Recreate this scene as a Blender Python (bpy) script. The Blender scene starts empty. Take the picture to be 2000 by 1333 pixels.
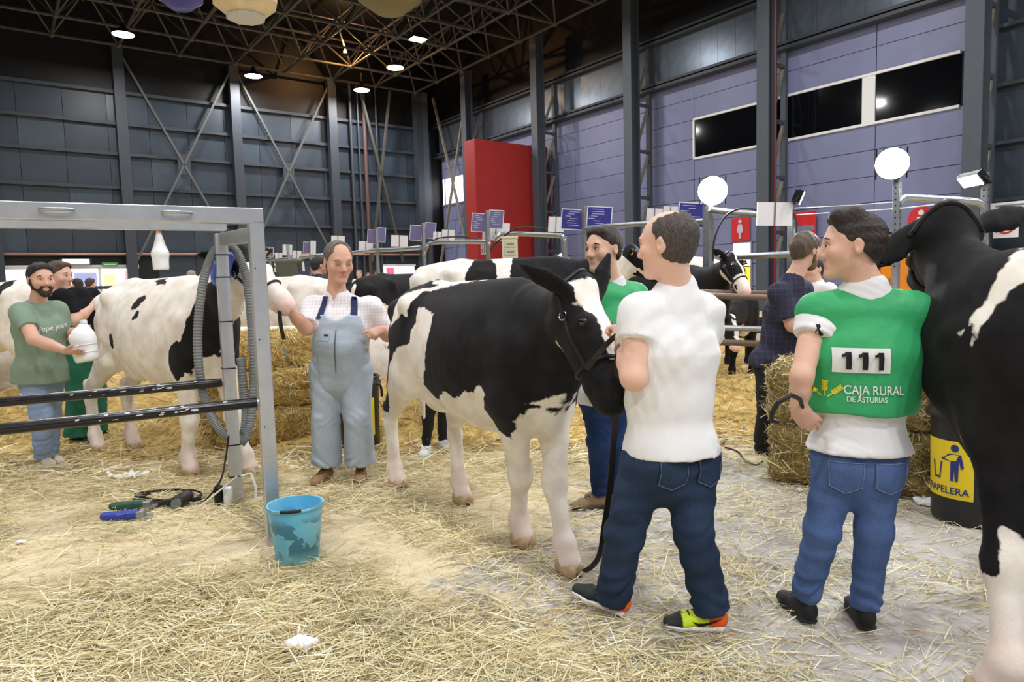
import bpy, bmesh, math, random
import numpy as np
from mathutils import Vector, Matrix
from mathutils.bvhtree import BVHTree

# ------------------------------------------------------------------ camera
FPX = 1350.0
_p, _r = math.radians(4.83), math.radians(1.58)
CAM = np.array([0, 0, 1.48])
_F = np.array([0, math.cos(_p), -math.sin(_p)])
_u0 = np.array([0, math.sin(_p), math.cos(_p)])
_r0 = np.array([1.0, 0, 0])
_R = math.cos(_r) * _r0 - math.sin(_r) * _u0
_U = math.sin(_r) * _r0 + math.cos(_r) * _u0
scene = bpy.context.scene
col = scene.collection
cd = bpy.data.cameras.new('camera')
cd.sensor_width = 36.0
cd.lens = 36.0 * FPX / 2000.0
cd.clip_end = 300
cam = bpy.data.objects.new('camera', cd)
m = Matrix.Identity(4)
for i in range(3):
    m[i][0], m[i][1], m[i][2], m[i][3] = _R[i], _U[i], -_F[i], CAM[i]
cam.matrix_world = m
col.objects.link(cam)
scene.camera = cam

# ------------------------------------------------------------------ world and exposure
wd = bpy.data.worlds.new('world')
scene.world = wd
wd.use_nodes = True
wd.node_tree.nodes['Background'].inputs[0].default_value = (0.55, 0.6, 0.7, 1)
wd.node_tree.nodes['Background'].inputs[1].default_value = 0.25
vs = scene.view_settings
vs.view_transform = 'Standard'
vs.look = 'None'
vs.gamma = 1.0
vs.use_curve_mapping = False
vs.exposure = 0.5

# hall frame: local x runs along the far wall (t), local y away along the right wall (s)
HA = math.radians(36.5)
E2 = np.array([math.cos(HA), math.sin(HA), 0])
E1 = np.array([-math.sin(HA), math.cos(HA), 0])
def hall(t, s, z=0.0):
    return t * E2 + s * E1 + np.array([0, 0, z])
def V3(*a):
    return np.array(a, dtype=float)
def at(u, v, Y):
    """the point that stands Y metres ahead of the photographer on the sight line of a picture point"""
    d = _F + (u - 1000) / FPX * _R - (v - 666.5) / FPX * _U
    return CAM + d * (Y / d[1])
def gnd(u, v, z=0.0):
    d = _F + (u - 1000) / FPX * _R - (v - 666.5) / FPX * _U
    return CAM + d * ((z - CAM[2]) / d[2])
def nrm(a):
    a = np.asarray(a, float)
    return a / max(np.linalg.norm(a), 1e-9)

def area_light(name, loc, target, power, size, color=(1, 1, 1), parent=None):
    l = bpy.data.lights.new(name, 'AREA')
    l.shape = 'DISK'
    l.size = size
    l.energy = power
    l.color = color
    o = bpy.data.objects.new(name, l)
    d = Vector(target) - Vector(loc)
    o.rotation_euler = d.to_track_quat('-Z', 'Y').to_euler()
    o.location = loc
    col.objects.link(o)
    return o

# lamps of the hall: (t, s) of each pendant high-bay; the builder further down adds the housings
LAMP_Z = 14.4
HIGHBAYS = [(5.9, 39.4), (13.2, 43.0), (19.9, 42.5), (19.6, 37.2)]
UNSEEN = [(t, s) for t in (-9.0, 1.0, 11.0, 20.0) for s in (-16.0, -7.0, 3.0, 14.0, 26.0)]
for (t, s) in HIGHBAYS + UNSEEN:
    pw = 430 if s > -5 else 620
    area_light('highbay_light', hall(t, s, LAMP_Z - .28), hall(t, s, 0), pw, 0.75, (1.0, 0.985, 0.975))

# ------------------------------------------------------------------ materials
def new_mat(name):
    mt = bpy.data.materials.new(name)
    mt.use_nodes = True
    nt = mt.node_tree
    b = nt.nodes['Principled BSDF']
    return mt, nt, b
def N(nt, typ, **kw):
    n = nt.nodes.new(typ)
    for k, v in kw.items():
        setattr(n, k, v)
    return n
def ramp(nt, stops):
    r = nt.nodes.new('ShaderNodeValToRGB')
    e = r.color_ramp.elements
    while len(e) < len(stops):
        e.new(0.5)
    for i, (p, c) in enumerate(stops):
        e[i].position = p
        e[i].color = (*c, 1) if len(c) == 3 else c
    return r
def srgb(r, g, b):
    def f(c):
        c /= 255.0
        return c / 12.92 if c <= 0.04045 else ((c + 0.055) / 1.055) ** 2.4
    return (f(r), f(g), f(b))
_MC = {}
def mat(name, c, rough=0.7, metal=0.0, var=0.0, vscale=6.0, bump=0.0, bscale=40.0, emit=0.0, spec=0.4, coat=0.0, trans=0.0, sheen=0.0):
    """plain procedural material: sRGB colour, noise variation of the colour, noise bump"""
    if name in _MC:
        return _MC[name]
    mt, nt, b = new_mat(name)
    c = srgb(*c)
    L = nt.links.new
    b.inputs['Roughness'].default_value = rough
    b.inputs['Metallic'].default_value = metal
    b.inputs['Specular IOR Level'].default_value = spec
    b.inputs['Coat Weight'].default_value = coat
    b.inputs['Sheen Weight'].default_value = sheen
    b.inputs['Base Color'].default_value = (*c, 1)
    b.inputs['Transmission Weight'].default_value = trans
    tc = N(nt, 'ShaderNodeTexCoord')
    if var:
        n = N(nt, 'ShaderNodeTexNoise')
        n.inputs['Scale'].default_value = vscale
        n.inputs['Detail'].default_value = 6
        L(tc.outputs['Object'], n.inputs['Vector'])
        r = ramp(nt, [(0.3, tuple(x * (1 - var) for x in c)), (0.7, tuple(min(1, x * (1 + var)) for x in c))])
        L(n.outputs['Fac'], r.inputs[0])
        L(r.outputs[0], b.inputs['Base Color'])
    if bump:
        n2 = N(nt, 'ShaderNodeTexNoise')
        n2.inputs['Scale'].default_value = bscale
        n2.inputs['Detail'].default_value = 4
        L(tc.outputs['Object'], n2.inputs['Vector'])
        bp = N(nt, 'ShaderNodeBump')
        bp.inputs['Strength'].default_value = bump
        bp.inputs['Distance'].default_value = 0.02
        L(n2.outputs['Fac'], bp.inputs['Height'])
        L(bp.outputs[0], b.inputs['Normal'])
    if emit:
        b.inputs['Emission Color'].default_value = (*c, 1)
        b.inputs['Emission Strength'].default_value = emit
    _MC[name] = mt
    return mt
def mat_attr(name, rough=0.8, bump=0.0, bscale=60, spec=0.3, sheen=0.0):
    """material whose own colour is stored per vertex (skin tints, straw shades, shoe panels)"""
    if name in _MC:
        return _MC[name]
    mt, nt, b = new_mat(name)
    a = N(nt, 'ShaderNodeAttribute', attribute_name='col')
    nt.links.new(a.outputs['Color'], b.inputs['Base Color'])
    b.inputs['Roughness'].default_value = rough
    b.inputs['Specular IOR Level'].default_value = spec
    b.inputs['Sheen Weight'].default_value = sheen
    if bump:
        tc = N(nt, 'ShaderNodeTexCoord')
        n2 = N(nt, 'ShaderNodeTexNoise')
        n2.inputs['Scale'].default_value = bscale
        n2.inputs['Detail'].default_value = 4
        nt.links.new(tc.outputs['Object'], n2.inputs['Vector'])
        bp = N(nt, 'ShaderNodeBump')
        bp.inputs['Strength'].default_value = bump
        bp.inputs['Distance'].default_value = 0.01
        nt.links.new(n2.outputs['Fac'], bp.inputs['Height'])
        nt.links.new(bp.outputs[0], b.inputs['Normal'])
    _MC[name] = mt
    return mt

# ------------------------------------------------------------------ object helpers
def tag(o, label=None, cat=None, group=None, kind=None):
    if label: o['label'] = label
    if cat: o['category'] = cat
    if group: o['group'] = group
    if kind: o['kind'] = kind
    return o
def link(o, parent=None):
    col.objects.link(o)
    if parent is not None:
        o.parent = parent
    return o
def empty(name, loc=(0, 0, 0), rz=0.0, parent=None):
    o = bpy.data.objects.new(name, None)
    o.location = loc
    o.rotation_euler = (0, 0, rz)
    o.empty_display_size = 0.1
    return link(o, parent)
def mesh_np(name, V, Fc, material, parent=None, loc=None, smooth=True, attrs=None):
    """mesh object from numpy vertices and quads/tris (or a list of faces); loc: origin, vertices given in world"""
    me = bpy.data.meshes.new(name)
    V = np.asarray(V, dtype=np.float32)
    if loc is not None:
        V = V - np.asarray(loc, dtype=np.float32)
    if isinstance(Fc, np.ndarray) and Fc.ndim == 2:
        nf, k = Fc.shape
        me.vertices.add(len(V))
        me.vertices.foreach_set('co', V.astype(np.float32).ravel())
        me.loops.add(nf * k)
        me.loops.foreach_set('vertex_index', Fc.astype(np.int32).ravel())
        me.polygons.add(nf)
        me.polygons.foreach_set('loop_start', np.arange(0, nf * k, k, dtype=np.int32))
        me.update(calc_edges=True)
    else:
        me.from_pydata([tuple(map(float, v)) for v in V], [], [tuple(int(i) for i in f_) for f_ in Fc])
    if attrs:
        for an, av in attrs.items():
            if av.ndim == 2:
                a = me.attributes.new(an, 'FLOAT_COLOR', 'POINT')
                c4 = np.ones((len(V), 4), np.float32)
                c4[:, :3] = av
                a.data.foreach_set('color', c4.ravel())
            else:
                a = me.attributes.new(an, 'FLOAT', 'POINT')
                a.data.foreach_set('value', av.astype(np.float32))
    if smooth:
        me.polygons.foreach_set('use_smooth', np.ones(len(me.polygons), dtype=bool))
    if material:
        me.materials.append(material)
    o = bpy.data.objects.new(name, me)
    if loc is not None and parent is None:
        o.location = loc
    return link(o, parent)

class MB:
    """collects boxes, tubes and lathes for one mesh"""
    def __init__(s):
        s.v, s.f = [], []
    def add(s, V, Fc):
        n = len(s.v)
        s.v += [tuple(map(float, a)) for a in V]
        s.f += [tuple(i + n for i in q) for q in Fc]
        return s
    def box(s, x0, x1, y0, y1, z0, z1):
        V = [(x, y, z) for x in (x0, x1) for y in (y0, y1) for z in (z0, z1)]
        return s.add(V, [(0, 1, 3, 2), (4, 6, 7, 5), (0, 4, 5, 1), (2, 3, 7, 6), (0, 2, 6, 4), (1, 5, 7, 3)])
    def beam(s, a, b, w, h, up=(0, 0, 1)):
        """rectangular bar from a to b, width w across, height h along up"""
        a, b = np.asarray(a, float), np.asarray(b, float)
        t = nrm(b - a)
        upv = np.asarray(up, float)
        if abs(t @ upv) > 0.98:
            upv = V3(0, 1, 0) if abs(t[1]) < .9 else V3(1, 0, 0)
        x = nrm(np.cross(t, upv)); y = np.cross(x, t)
        V = []
        for c in (a, b):
            for sx, sy in ((-1, -1), (1, -1), (1, 1), (-1, 1)):
                V.append(c + x * sx * w / 2 + y * sy * h / 2)
        return s.add(V, [(3, 2, 1, 0), (4, 5, 6, 7), (0, 1, 5, 4), (1, 2, 6, 5), (2, 3, 7, 6), (3, 0, 4, 7)])
    def tube(s, pts, r, n=10, cap=True, closed=False):
        pts = [np.asarray(p_, float) for p_ in pts]
        rs = r if hasattr(r, '__len__') else [r] * len(pts)
        k = len(pts)
        rings = []
        prev = None
        for i, p_ in enumerate(pts):
            if closed:
                t = nrm(pts[(i + 1) % k] - pts[i - 1])
            else:
                t = nrm(pts[min(i + 1, k - 1)] - pts[max(i - 1, 0)])
            if prev is None:
                ref = V3(0, 0, 1) if abs(t[2]) < .9 else V3(1, 0, 0)
                x = nrm(np.cross(t, ref))
            else:
                x = nrm(prev - t * (prev @ t))
            prev = x
            y = np.cross(t, x)
            rings.append([p_ + rs[i] * (math.cos(2 * math.pi * j / n) * x + math.sin(2 * math.pi * j / n) * y) for j in range(n)])
        V = [q for rg in rings for q in rg]
        Fc = []
        for i in range(k if closed else k - 1):
            i2 = (i + 1) % k
            for j in range(n):
                j2 = (j + 1) % n
                Fc.append((i * n + j, i * n + j2, i2 * n + j2, i2 * n + j))
        if cap and not closed:
            Fc.append(tuple(range(n))[::-1])
            Fc.append(tuple((k - 1) * n + j for j in range(n)))
        return s.add(V, Fc)
    def lathe(s, prof, c=(0, 0, 0), n=24, closed=False):
        """profile of (radius, z) turned about the vertical through c"""
        V = [(c[0] + r_ * math.cos(2 * math.pi * j / n), c[1] + r_ * math.sin(2 * math.pi * j / n), c[2] + z_) for (r_, z_) in prof for j in range(n)]
        Fc = []
        for i in range(len(prof) - 1):
            for j in range(n):
                j2 = (j + 1) % n
                Fc.append((i * n + j, i * n + j2, (i + 1) * n + j2, (i + 1) * n + j))
        if not closed:
            Fc.append(tuple(range(n))[::-1])
            Fc.append(tuple((len(prof) - 1) * n + j for j in range(n)))
        return s.add(V, Fc)
    def ell(s, c, r, nu=16, nv=10):
        c = np.asarray(c, float)
        r = np.ones(3) * r if not hasattr(r, '__len__') else np.asarray(r, float)
        V = [c + r * V3(0, 0, 1)]
        for i in range(1, nv):
            a = math.pi * i / nv
            for j in range(nu):
                b_ = 2 * math.pi * j / nu
                V.append(c + r * V3(math.sin(a) * math.cos(b_), math.sin(a) * math.sin(b_), math.cos(a)))
        V.append(c - r * V3(0, 0, 1))
        Fc = [(0, 1 + j, 1 + (j + 1) % nu) for j in range(nu)]
        for i in range(nv - 2):
            for j in range(nu):
                a_, b_ = 1 + i * nu + j, 1 + i * nu + (j + 1) % nu
                Fc.append((a_, a_ + nu, b_ + nu, b_))
        o_ = 1 + (nv - 2) * nu
        Fc += [(len(V) - 1, o_ + (j + 1) % nu, o_ + j) for j in range(nu)]
        return s.add(V, Fc)
    def prism(s, poly, axis_a, axis_b, thick, o=(0, 0, 0)):
        """flat polygon in the axes a, b through o, thickened along a x b"""
        A, B, O = np.asarray(axis_a, float), np.asarray(axis_b, float), np.asarray(o, float)
        n_ = nrm(np.cross(A, B)) * thick
        k = len(poly)
        V = [O + A * x + B * y for x, y in poly] + [O + A * x + B * y + n_ for x, y in poly]
        Fc = [tuple(range(k))[::-1], tuple(k + i for i in range(k))] + [(i, (i + 1) % k, k + (i + 1) % k, k + i) for i in range(k)]
        return s.add(V, Fc)
    def build(s, name, material, parent=None, loc=None, smooth=False, bevel=0.0, rz=None):
        me = bpy.data.meshes.new(name)
        V = s.v if loc is None else [tuple(np.asarray(q) - np.asarray(loc)) for q in s.v]
        me.from_pydata(V, [], s.f)
        if smooth:
            me.polygons.foreach_set('use_smooth', np.ones(len(me.polygons), dtype=bool))
            me.set_sharp_from_angle(angle=math.radians(42))
        me.materials.append(material)
        o = bpy.data.objects.new(name, me)
        if loc is not None and parent is None:
            o.location = loc
        if rz is not None:
            o.rotation_euler = (0, 0, rz)
        if bevel:
            bm_ = o.modifiers.new('bevel', 'BEVEL')
            bm_.width = bevel
            bm_.segments = 2
            bm_.limit_method = 'ANGLE'
        return link(o, parent)

def text_mesh(body, size=1.0, bold=False, align='CENTER'):
    """outline of a piece of lettering as (vertices 2D, faces)"""
    cu = bpy.data.curves.new('lettering', 'FONT')
    cu.body = body
    cu.size = size
    cu.align_x = align
    cu.align_y = 'CENTER'
    if bold:
        cu.offset = size * 0.012
    ob = bpy.data.objects.new('lettering', cu)
    col.objects.link(ob)
    dg = bpy.context.evaluated_depsgraph_get()
    me = bpy.data.meshes.new_from_object(ob.evaluated_get(dg))
    V = [tuple(v.co)[:2] for v in me.vertices]
    Fc = [tuple(p_.vertices) for p_ in me.polygons]
    bpy.data.objects.remove(ob)
    bpy.data.curves.remove(cu)
    bpy.data.meshes.remove(me)
    return V, Fc
def flat_text(name, body, size, o, ax, ay, material, parent, out=0.002, bold=False, align='CENTER', base=None, sx=1.0):
    V, Fc = text_mesh(body, size, bold, align)
    ax, ay, o = np.asarray(ax, float), np.asarray(ay, float), np.asarray(o, float)
    n_ = nrm(np.cross(ax, ay)) * out
    W = [o + ax * x * sx + ay * y + n_ for x, y in V]
    mb = MB().add(W, Fc)
    return mb.build(name, material, parent, loc=base)

# ------------------------------------------------------------------ distance-field modelling
def seg(a, b, ra, rb, ax=None, k=0.02, capa=False, capb=False, op='u', sw=0.0):
    """tapered limb from a to b; ra/rb radius or (radius along ax, radius across)"""
    ra = ra if hasattr(ra, '__len__') else (ra, ra)
    rb = rb if hasattr(rb, '__len__') else (rb, rb)
    return dict(a=np.asarray(a, np.float32), b=np.asarray(b, np.float32), ra=ra, rb=rb, ax=ax, k=k, capa=capa, capb=capb, op=op)
def ball(c, r, ax=None, up=None, k=0.02, op='u'):
    """ellipsoid: r = (along ax, across, along up)"""
    if not hasattr(r, '__len__'):
        r = (r, r, r)
    return dict(ball=True, c=np.asarray(c, np.float32), r=r, ax=nrm(ax) if ax is not None else V3(1, 0, 0), up=nrm(up) if up is not None else V3(0, 0, 1), k=k, op=op)
def clip(pt, n):
    return dict(clip=True, pt=np.asarray(pt, float), n=nrm(n), op='c')
def chain(pts, rs, ax=None, k=0.02, capa=False, capb=False):
    out = []
    for i in range(len(pts) - 1):
        out.append(seg(pts[i], pts[i + 1], rs[i], rs[i + 1], ax, k if i == 0 else 0.004, capa and i == 0, capb and i == len(pts) - 2))
    return out
def _frame(t, ax):
    if ax is None:
        ax = V3(1, 0, 0) if abs(t[0]) < .8 else V3(0, 1, 0)
    s_ = np.asarray(ax, float) - t * (np.asarray(ax, float) @ t)
    s_ = nrm(s_)
    return s_, np.cross(t, s_)
def prim_dist(pr, X, Y, Z):
    if 'ball' in pr:
        c = pr['c']
        s_ = pr['ax']; u_ = nrm(pr['up'] - s_ * (pr['up'] @ s_)); f_ = np.cross(u_, s_)
        x, y, z = X - c[0], Y - c[1], Z - c[2]
        qs = x * s_[0] + y * s_[1] + z * s_[2]
        qf = x * f_[0] + y * f_[1] + z * f_[2]
        qu = x * u_[0] + y * u_[1] + z * u_[2]
        r = pr['r']
        k0 = np.sqrt((qs / r[0]) ** 2 + (qf / r[1]) ** 2 + (qu / r[2]) ** 2) + 1e-6
        k1 = np.sqrt((qs / r[0] ** 2) ** 2 + (qf / r[1] ** 2) ** 2 + (qu / r[2] ** 2) ** 2) + 1e-6
        return k0 * (k0 - 1) / k1
    a, b = pr['a'], pr['b']
    ba = (b - a).astype(float)
    L = max(np.linalg.norm(ba), 1e-5)
    t = ba / L
    s_, f_ = _frame(t, pr['ax'])
    x, y, z = X - a[0], Y - a[1], Z - a[2]
    al = x * t[0] + y * t[1] + z * t[2]
    h = np.clip(al / L, 0, 1)
    qt = al - h * L
    qs = x * s_[0] + y * s_[1] + z * s_[2]
    qf = x * f_[0] + y * f_[1] + z * f_[2]
    (rxa, rya), (rxb, ryb) = pr['ra'], pr['rb']
    rx = rxa + (rxb - rxa) * h
    if rxa == rya and rxb == ryb:
        d = np.sqrt(qs * qs + qf * qf + qt * qt) - rx
    else:
        ry = rya + (ryb - rya) * h
        rt = np.minimum(rx, ry)
        k0 = np.sqrt((qs / rx) ** 2 + (qf / ry) ** 2 + (qt / rt) ** 2) + 1e-6
        k1 = np.sqrt((qs / rx ** 2) ** 2 + (qf / ry ** 2) ** 2 + (qt / rt ** 2) ** 2) + 1e-6
        d = k0 * (k0 - 1) / k1
    if pr['capb']:
        d = np.maximum(d, al - L)
    if pr['capa']:
        d = np.maximum(d, -al)
    return d
def prim_bbox(pr):
    if 'ball' in pr:
        r = max(pr['r'])
        return pr['c'] - r, pr['c'] + r
    r = max(*pr['ra'], *pr['rb'])
    return np.minimum(pr['a'], pr['b']) - r, np.maximum(pr['a'], pr['b']) + r
def field_at(prims, P):
    """distance of the union of prims at the points P"""
    X, Y, Z = P[:, 0], P[:, 1], P[:, 2]
    d = np.full(len(P), 9.0)
    for pr in prims:
        if pr['op'] == 'u':
            d = np.minimum(d, prim_dist(pr, X, Y, Z))
    return d
def sdf_mesh(prims, h=0.01, wob=None):
    """surface nets over the smooth union of prims; wob(X,Y,Z) is added to the field"""
    un = [p_ for p_ in prims if p_['op'] == 'u']
    lo = np.min([prim_bbox(p_)[0] for p_ in un], axis=0) - 3 * h - .02
    hi = np.max([prim_bbox(p_)[1] for p_ in un], axis=0) + 3 * h + .02
    n = np.ceil((hi - lo) / h).astype(int) + 1
    xs = [(lo[i] + h * np.arange(n[i])).astype(np.float32) for i in range(3)]
    G = np.full(n, 1.0, np.float32)
    for pr in prims:
        k = pr.get('k', 0.0)
        if pr['op'] == 'c':
            X, Y, Z = xs[0][:, None, None], xs[1][None, :, None], xs[2][None, None, :]
            pl = (X - pr['pt'][0]) * pr['n'][0] + (Y - pr['pt'][1]) * pr['n'][1] + (Z - pr['pt'][2]) * pr['n'][2]
            G = np.maximum(G, pl.astype(np.float32))
            continue
        mg = max(k * 1.6, 3 * h)
        b0, b1 = prim_bbox(pr)
        i0 = np.clip(np.floor((b0 - mg - lo) / h).astype(int), 0, n - 1)
        i1 = np.clip(np.ceil((b1 + mg - lo) / h).astype(int) + 1, 1, n)
        if np.any(i1 <= i0):
            continue
        sl = tuple(slice(i0[i], i1[i]) for i in range(3))
        d = prim_dist(pr, xs[0][sl[0]][:, None, None], xs[1][sl[1]][None, :, None], xs[2][sl[2]][None, None, :]).astype(np.float32)
        g = G[sl]
        if pr['op'] == 'u':
            if k > 0:
                hh = np.maximum(k - np.abs(g - d), 0) / k
                G[sl] = np.minimum(g, d) - hh * hh * (k * .25)
            else:
                G[sl] = np.minimum(g, d)
        else:
            d = -d
            kk = max(k, 1e-4)
            hh = np.maximum(kk - np.abs(g - d), 0) / kk
            G[sl] = np.maximum(g, d) + hh * hh * (kk * .25)
    if wob is not None:
        G = G + wob(xs[0][:, None, None], xs[1][None, :, None], xs[2][None, None, :]).astype(np.float32)
    S = G < 0
    c = [S[i:n[0] - 1 + i, j:n[1] - 1 + j, k_:n[2] - 1 + k_] for i in (0, 1) for j in (0, 1) for k_ in (0, 1)]
    anyb = c[0].copy(); allb = c[0].copy()
    for q in c[1:]:
        anyb |= q; allb &= q
    act = np.argwhere(anyb & ~allb)
    idx = np.full(n - 1, -1, np.int32)
    idx[act[:, 0], act[:, 1], act[:, 2]] = np.arange(len(act))
    corner = [(i, j, k_) for i in (0, 1) for j in (0, 1) for k_ in (0, 1)]
    val = [G[act[:, 0] + i, act[:, 1] + j, act[:, 2] + k_] for (i, j, k_) in corner]
    acc = np.zeros((len(act), 3), np.float32); cnt = np.zeros(len(act), np.float32)
    for e0 in range(8):
        for e1 in range(e0 + 1, 8):
            if sum(abs(corner[e0][q] - corner[e1][q]) for q in range(3)) != 1:
                continue
            v0, v1 = val[e0], val[e1]
            mk = (v0 < 0) != (v1 < 0)
            t = np.where(mk, v0 / np.where(mk, v0 - v1, 1), 0)
            p0 = np.array(corner[e0], np.float32); p1 = np.array(corner[e1], np.float32)
            acc += (p0 + (p1 - p0) * t[:, None]) * mk[:, None]
            cnt += mk
    P = lo + h * (act + acc / cnt[:, None])
    quads = []
    for axn in range(3):
        o1, o2 = [(1, 2), (2, 0), (0, 1)][axn]
        a_sl = [slice(None)] * 3; b_sl = [slice(None)] * 3
        a_sl[axn] = slice(0, -1); b_sl[axn] = slice(1, None)
        A, B = S[tuple(a_sl)], S[tuple(b_sl)]
        for flip in (False, True):
            ed = np.argwhere((A & ~B) if not flip else (~A & B))
            ed = ed[(ed[:, o1] > 0) & (ed[:, o2] > 0) & (ed[:, o1] < n[o1] - 1) & (ed[:, o2] < n[o2] - 1)]
            if not len(ed):
                continue
            q = []
            for d1, d2 in ((0, 0), (-1, 0), (-1, -1), (0, -1)):
                e = ed.copy()
                e[:, o1] += d1
                e[:, o2] += d2
                q.append(idx[e[:, 0], e[:, 1], e[:, 2]])
            q = np.stack(q, 1)
            quads.append(q[:, ::-1] if not flip else q)
    Q = np.concatenate(quads)
    if not _flip_ok(P, Q):
        Q = Q[:, ::-1]
    return P, Q
def _flip_ok(P, Q):
    a, b, c = P[Q[:, 0]], P[Q[:, 1]], P[Q[:, 2]]
    d = P[Q[:, 3]]
    cr = np.cross(b - a, c - a) + np.cross(c - a, d - a)
    return float(np.sum(cr * (a - P.mean(0)))) > 0
def bvh_of(P, Q):
    return BVHTree.FromPolygons([tuple(map(float, v)) for v in P], [tuple(map(int, q)) for q in Q])
def project(bv, W, direction, out=0.003, dist=3.0):
    """lay points W on a surface along a direction (print on cloth, labels on a drum)"""
    d = Vector(nrm(direction))
    R_ = []
    for w in W:
        hit = bv.ray_cast(Vector(w) - d * dist * .5, d, dist)
        R_.append(np.array(hit[0] - d * out) if hit[0] is not None else np.asarray(w, float))
    return R_
def grid_quad(o, ax, ay, w, h_, nx=8, ny=6):
    """(vertices, faces) of a w x h sheet centred on o"""
    V = [np.asarray(o) + np.asarray(ax) * (i / nx - .5) * w + np.asarray(ay) * (j / ny - .5) * h_ for j in range(ny + 1) for i in range(nx + 1)]
    Fc = [(j * (nx + 1) + i, j * (nx + 1) + i + 1, (j + 1) * (nx + 1) + i + 1, (j + 1) * (nx + 1) + i) for j in range(ny) for i in range(nx)]
    return V, Fc
# depth of the straw bedding along the stalls
def bed_height(X, Y):
    base_ = .16 / (1 + np.exp(-(Y - 7.0 + .25 * np.sin(X * 1.7)) * 4))
    m1 = .52 * np.exp(-(((X + 1.15) / .75) ** 2 + ((Y - 6.95) / .45) ** 2))
    m2 = .75 * np.exp(-(((X + 2.7) / .7) ** 2 + ((Y - 7.4) / .5) ** 2))
    m3 = .30 * np.exp(-(((X - 2.6) / .9) ** 2 + ((Y - 7.4) / .5) ** 2))
    m4 = .35 * np.exp(-(((X + 5.2) / 1.0) ** 2 + ((Y - 8.0) / .8) ** 2))
    rough = .03 * np.sin(X * 9 + 2 * np.sin(Y * 7)) * np.sin(Y * 11 + X * 3)
    e_ = base_ + m1 + m2 + m3 + m4 + rough * np.clip(Y - 6.2, 0, 1)
    return np.maximum(e_ * np.clip((Y - 6.0) / .5, 0, 1), -.02)
# ------------------------------------------------------------------ the hall (hall frame: x = t, y = s)
M_navy = mat('navy_cladding', (50, 60, 72), 0.42, 0.0, var=.1, vscale=1.5)
M_navy2 = mat('navy_steel', (56, 62, 71), 0.5, 0.0, var=.08)
M_col = mat('grey_blue_steel', (72, 78, 88), 0.55, var=.08)
M_lav = mat('lavender_panel', (122, 127, 163), 0.45, var=.06, vscale=.7)
M_lav2 = mat('grey_blue_panel', (118, 126, 150), 0.5, var=.06)
M_gap = mat('dark_joint_gap', (40, 42, 54), 0.8)  # dark backing colour that shows in the joints between cladding panels
M_glassd = mat('dark_window_glass', (10, 12, 16), 0.06, spec=.6)
M_white = mat('white_paint', (225, 226, 228), 0.5)
M_red = mat('red_paint', (150, 38, 36), 0.55, var=.05, vscale=1)
M_redsign = mat('red_sign', (205, 40, 44), 0.5)
M_orange = mat('orange_door', (232, 140, 30), 0.4, var=.08)
M_truss = mat('truss_tube', (74, 71, 66), 0.55)
M_black = mat('black_paint', (16, 16, 18), 0.5)
M_lampglow = mat('lamp_glow', (255, 252, 245), 0.5, emit=22.0)
M_housing = mat('lamp_housing', (40, 42, 44), 0.4, 0.6)
M_galv = mat('galvanised_steel', (168, 174, 180), 0.38, 0.85, var=.12, vscale=20)

def hbox(name, t0, t1, s0, s1, z0, z1, material, parent=None, bevel=0.0):
    c = V3((t0 + t1) / 2, (s0 + s1) / 2, (z0 + z1) / 2)
    o = MB().box(t0 - c[0], t1 - c[0], s0 - c[1], s1 - c[1], z0 - c[2], z1 - c[2]).build(name, material, None, bevel=bevel)
    return place_h(o, c, parent)
def place_h(o, c, parent=None):
    """stand a piece made in hall axes at hall point c, under parent (whose own frame is the hall frame)"""
    if parent is None:
        o.location = hall(*c)
        o.rotation_euler = (0, 0, HA)
    else:
        o.parent = parent
        o.location = c
    return o
def hall_root(name, kind='structure', mesh=None):
    o = empty(name, (0, 0, 0), HA)
    if kind: o['kind'] = kind
    return o

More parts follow.
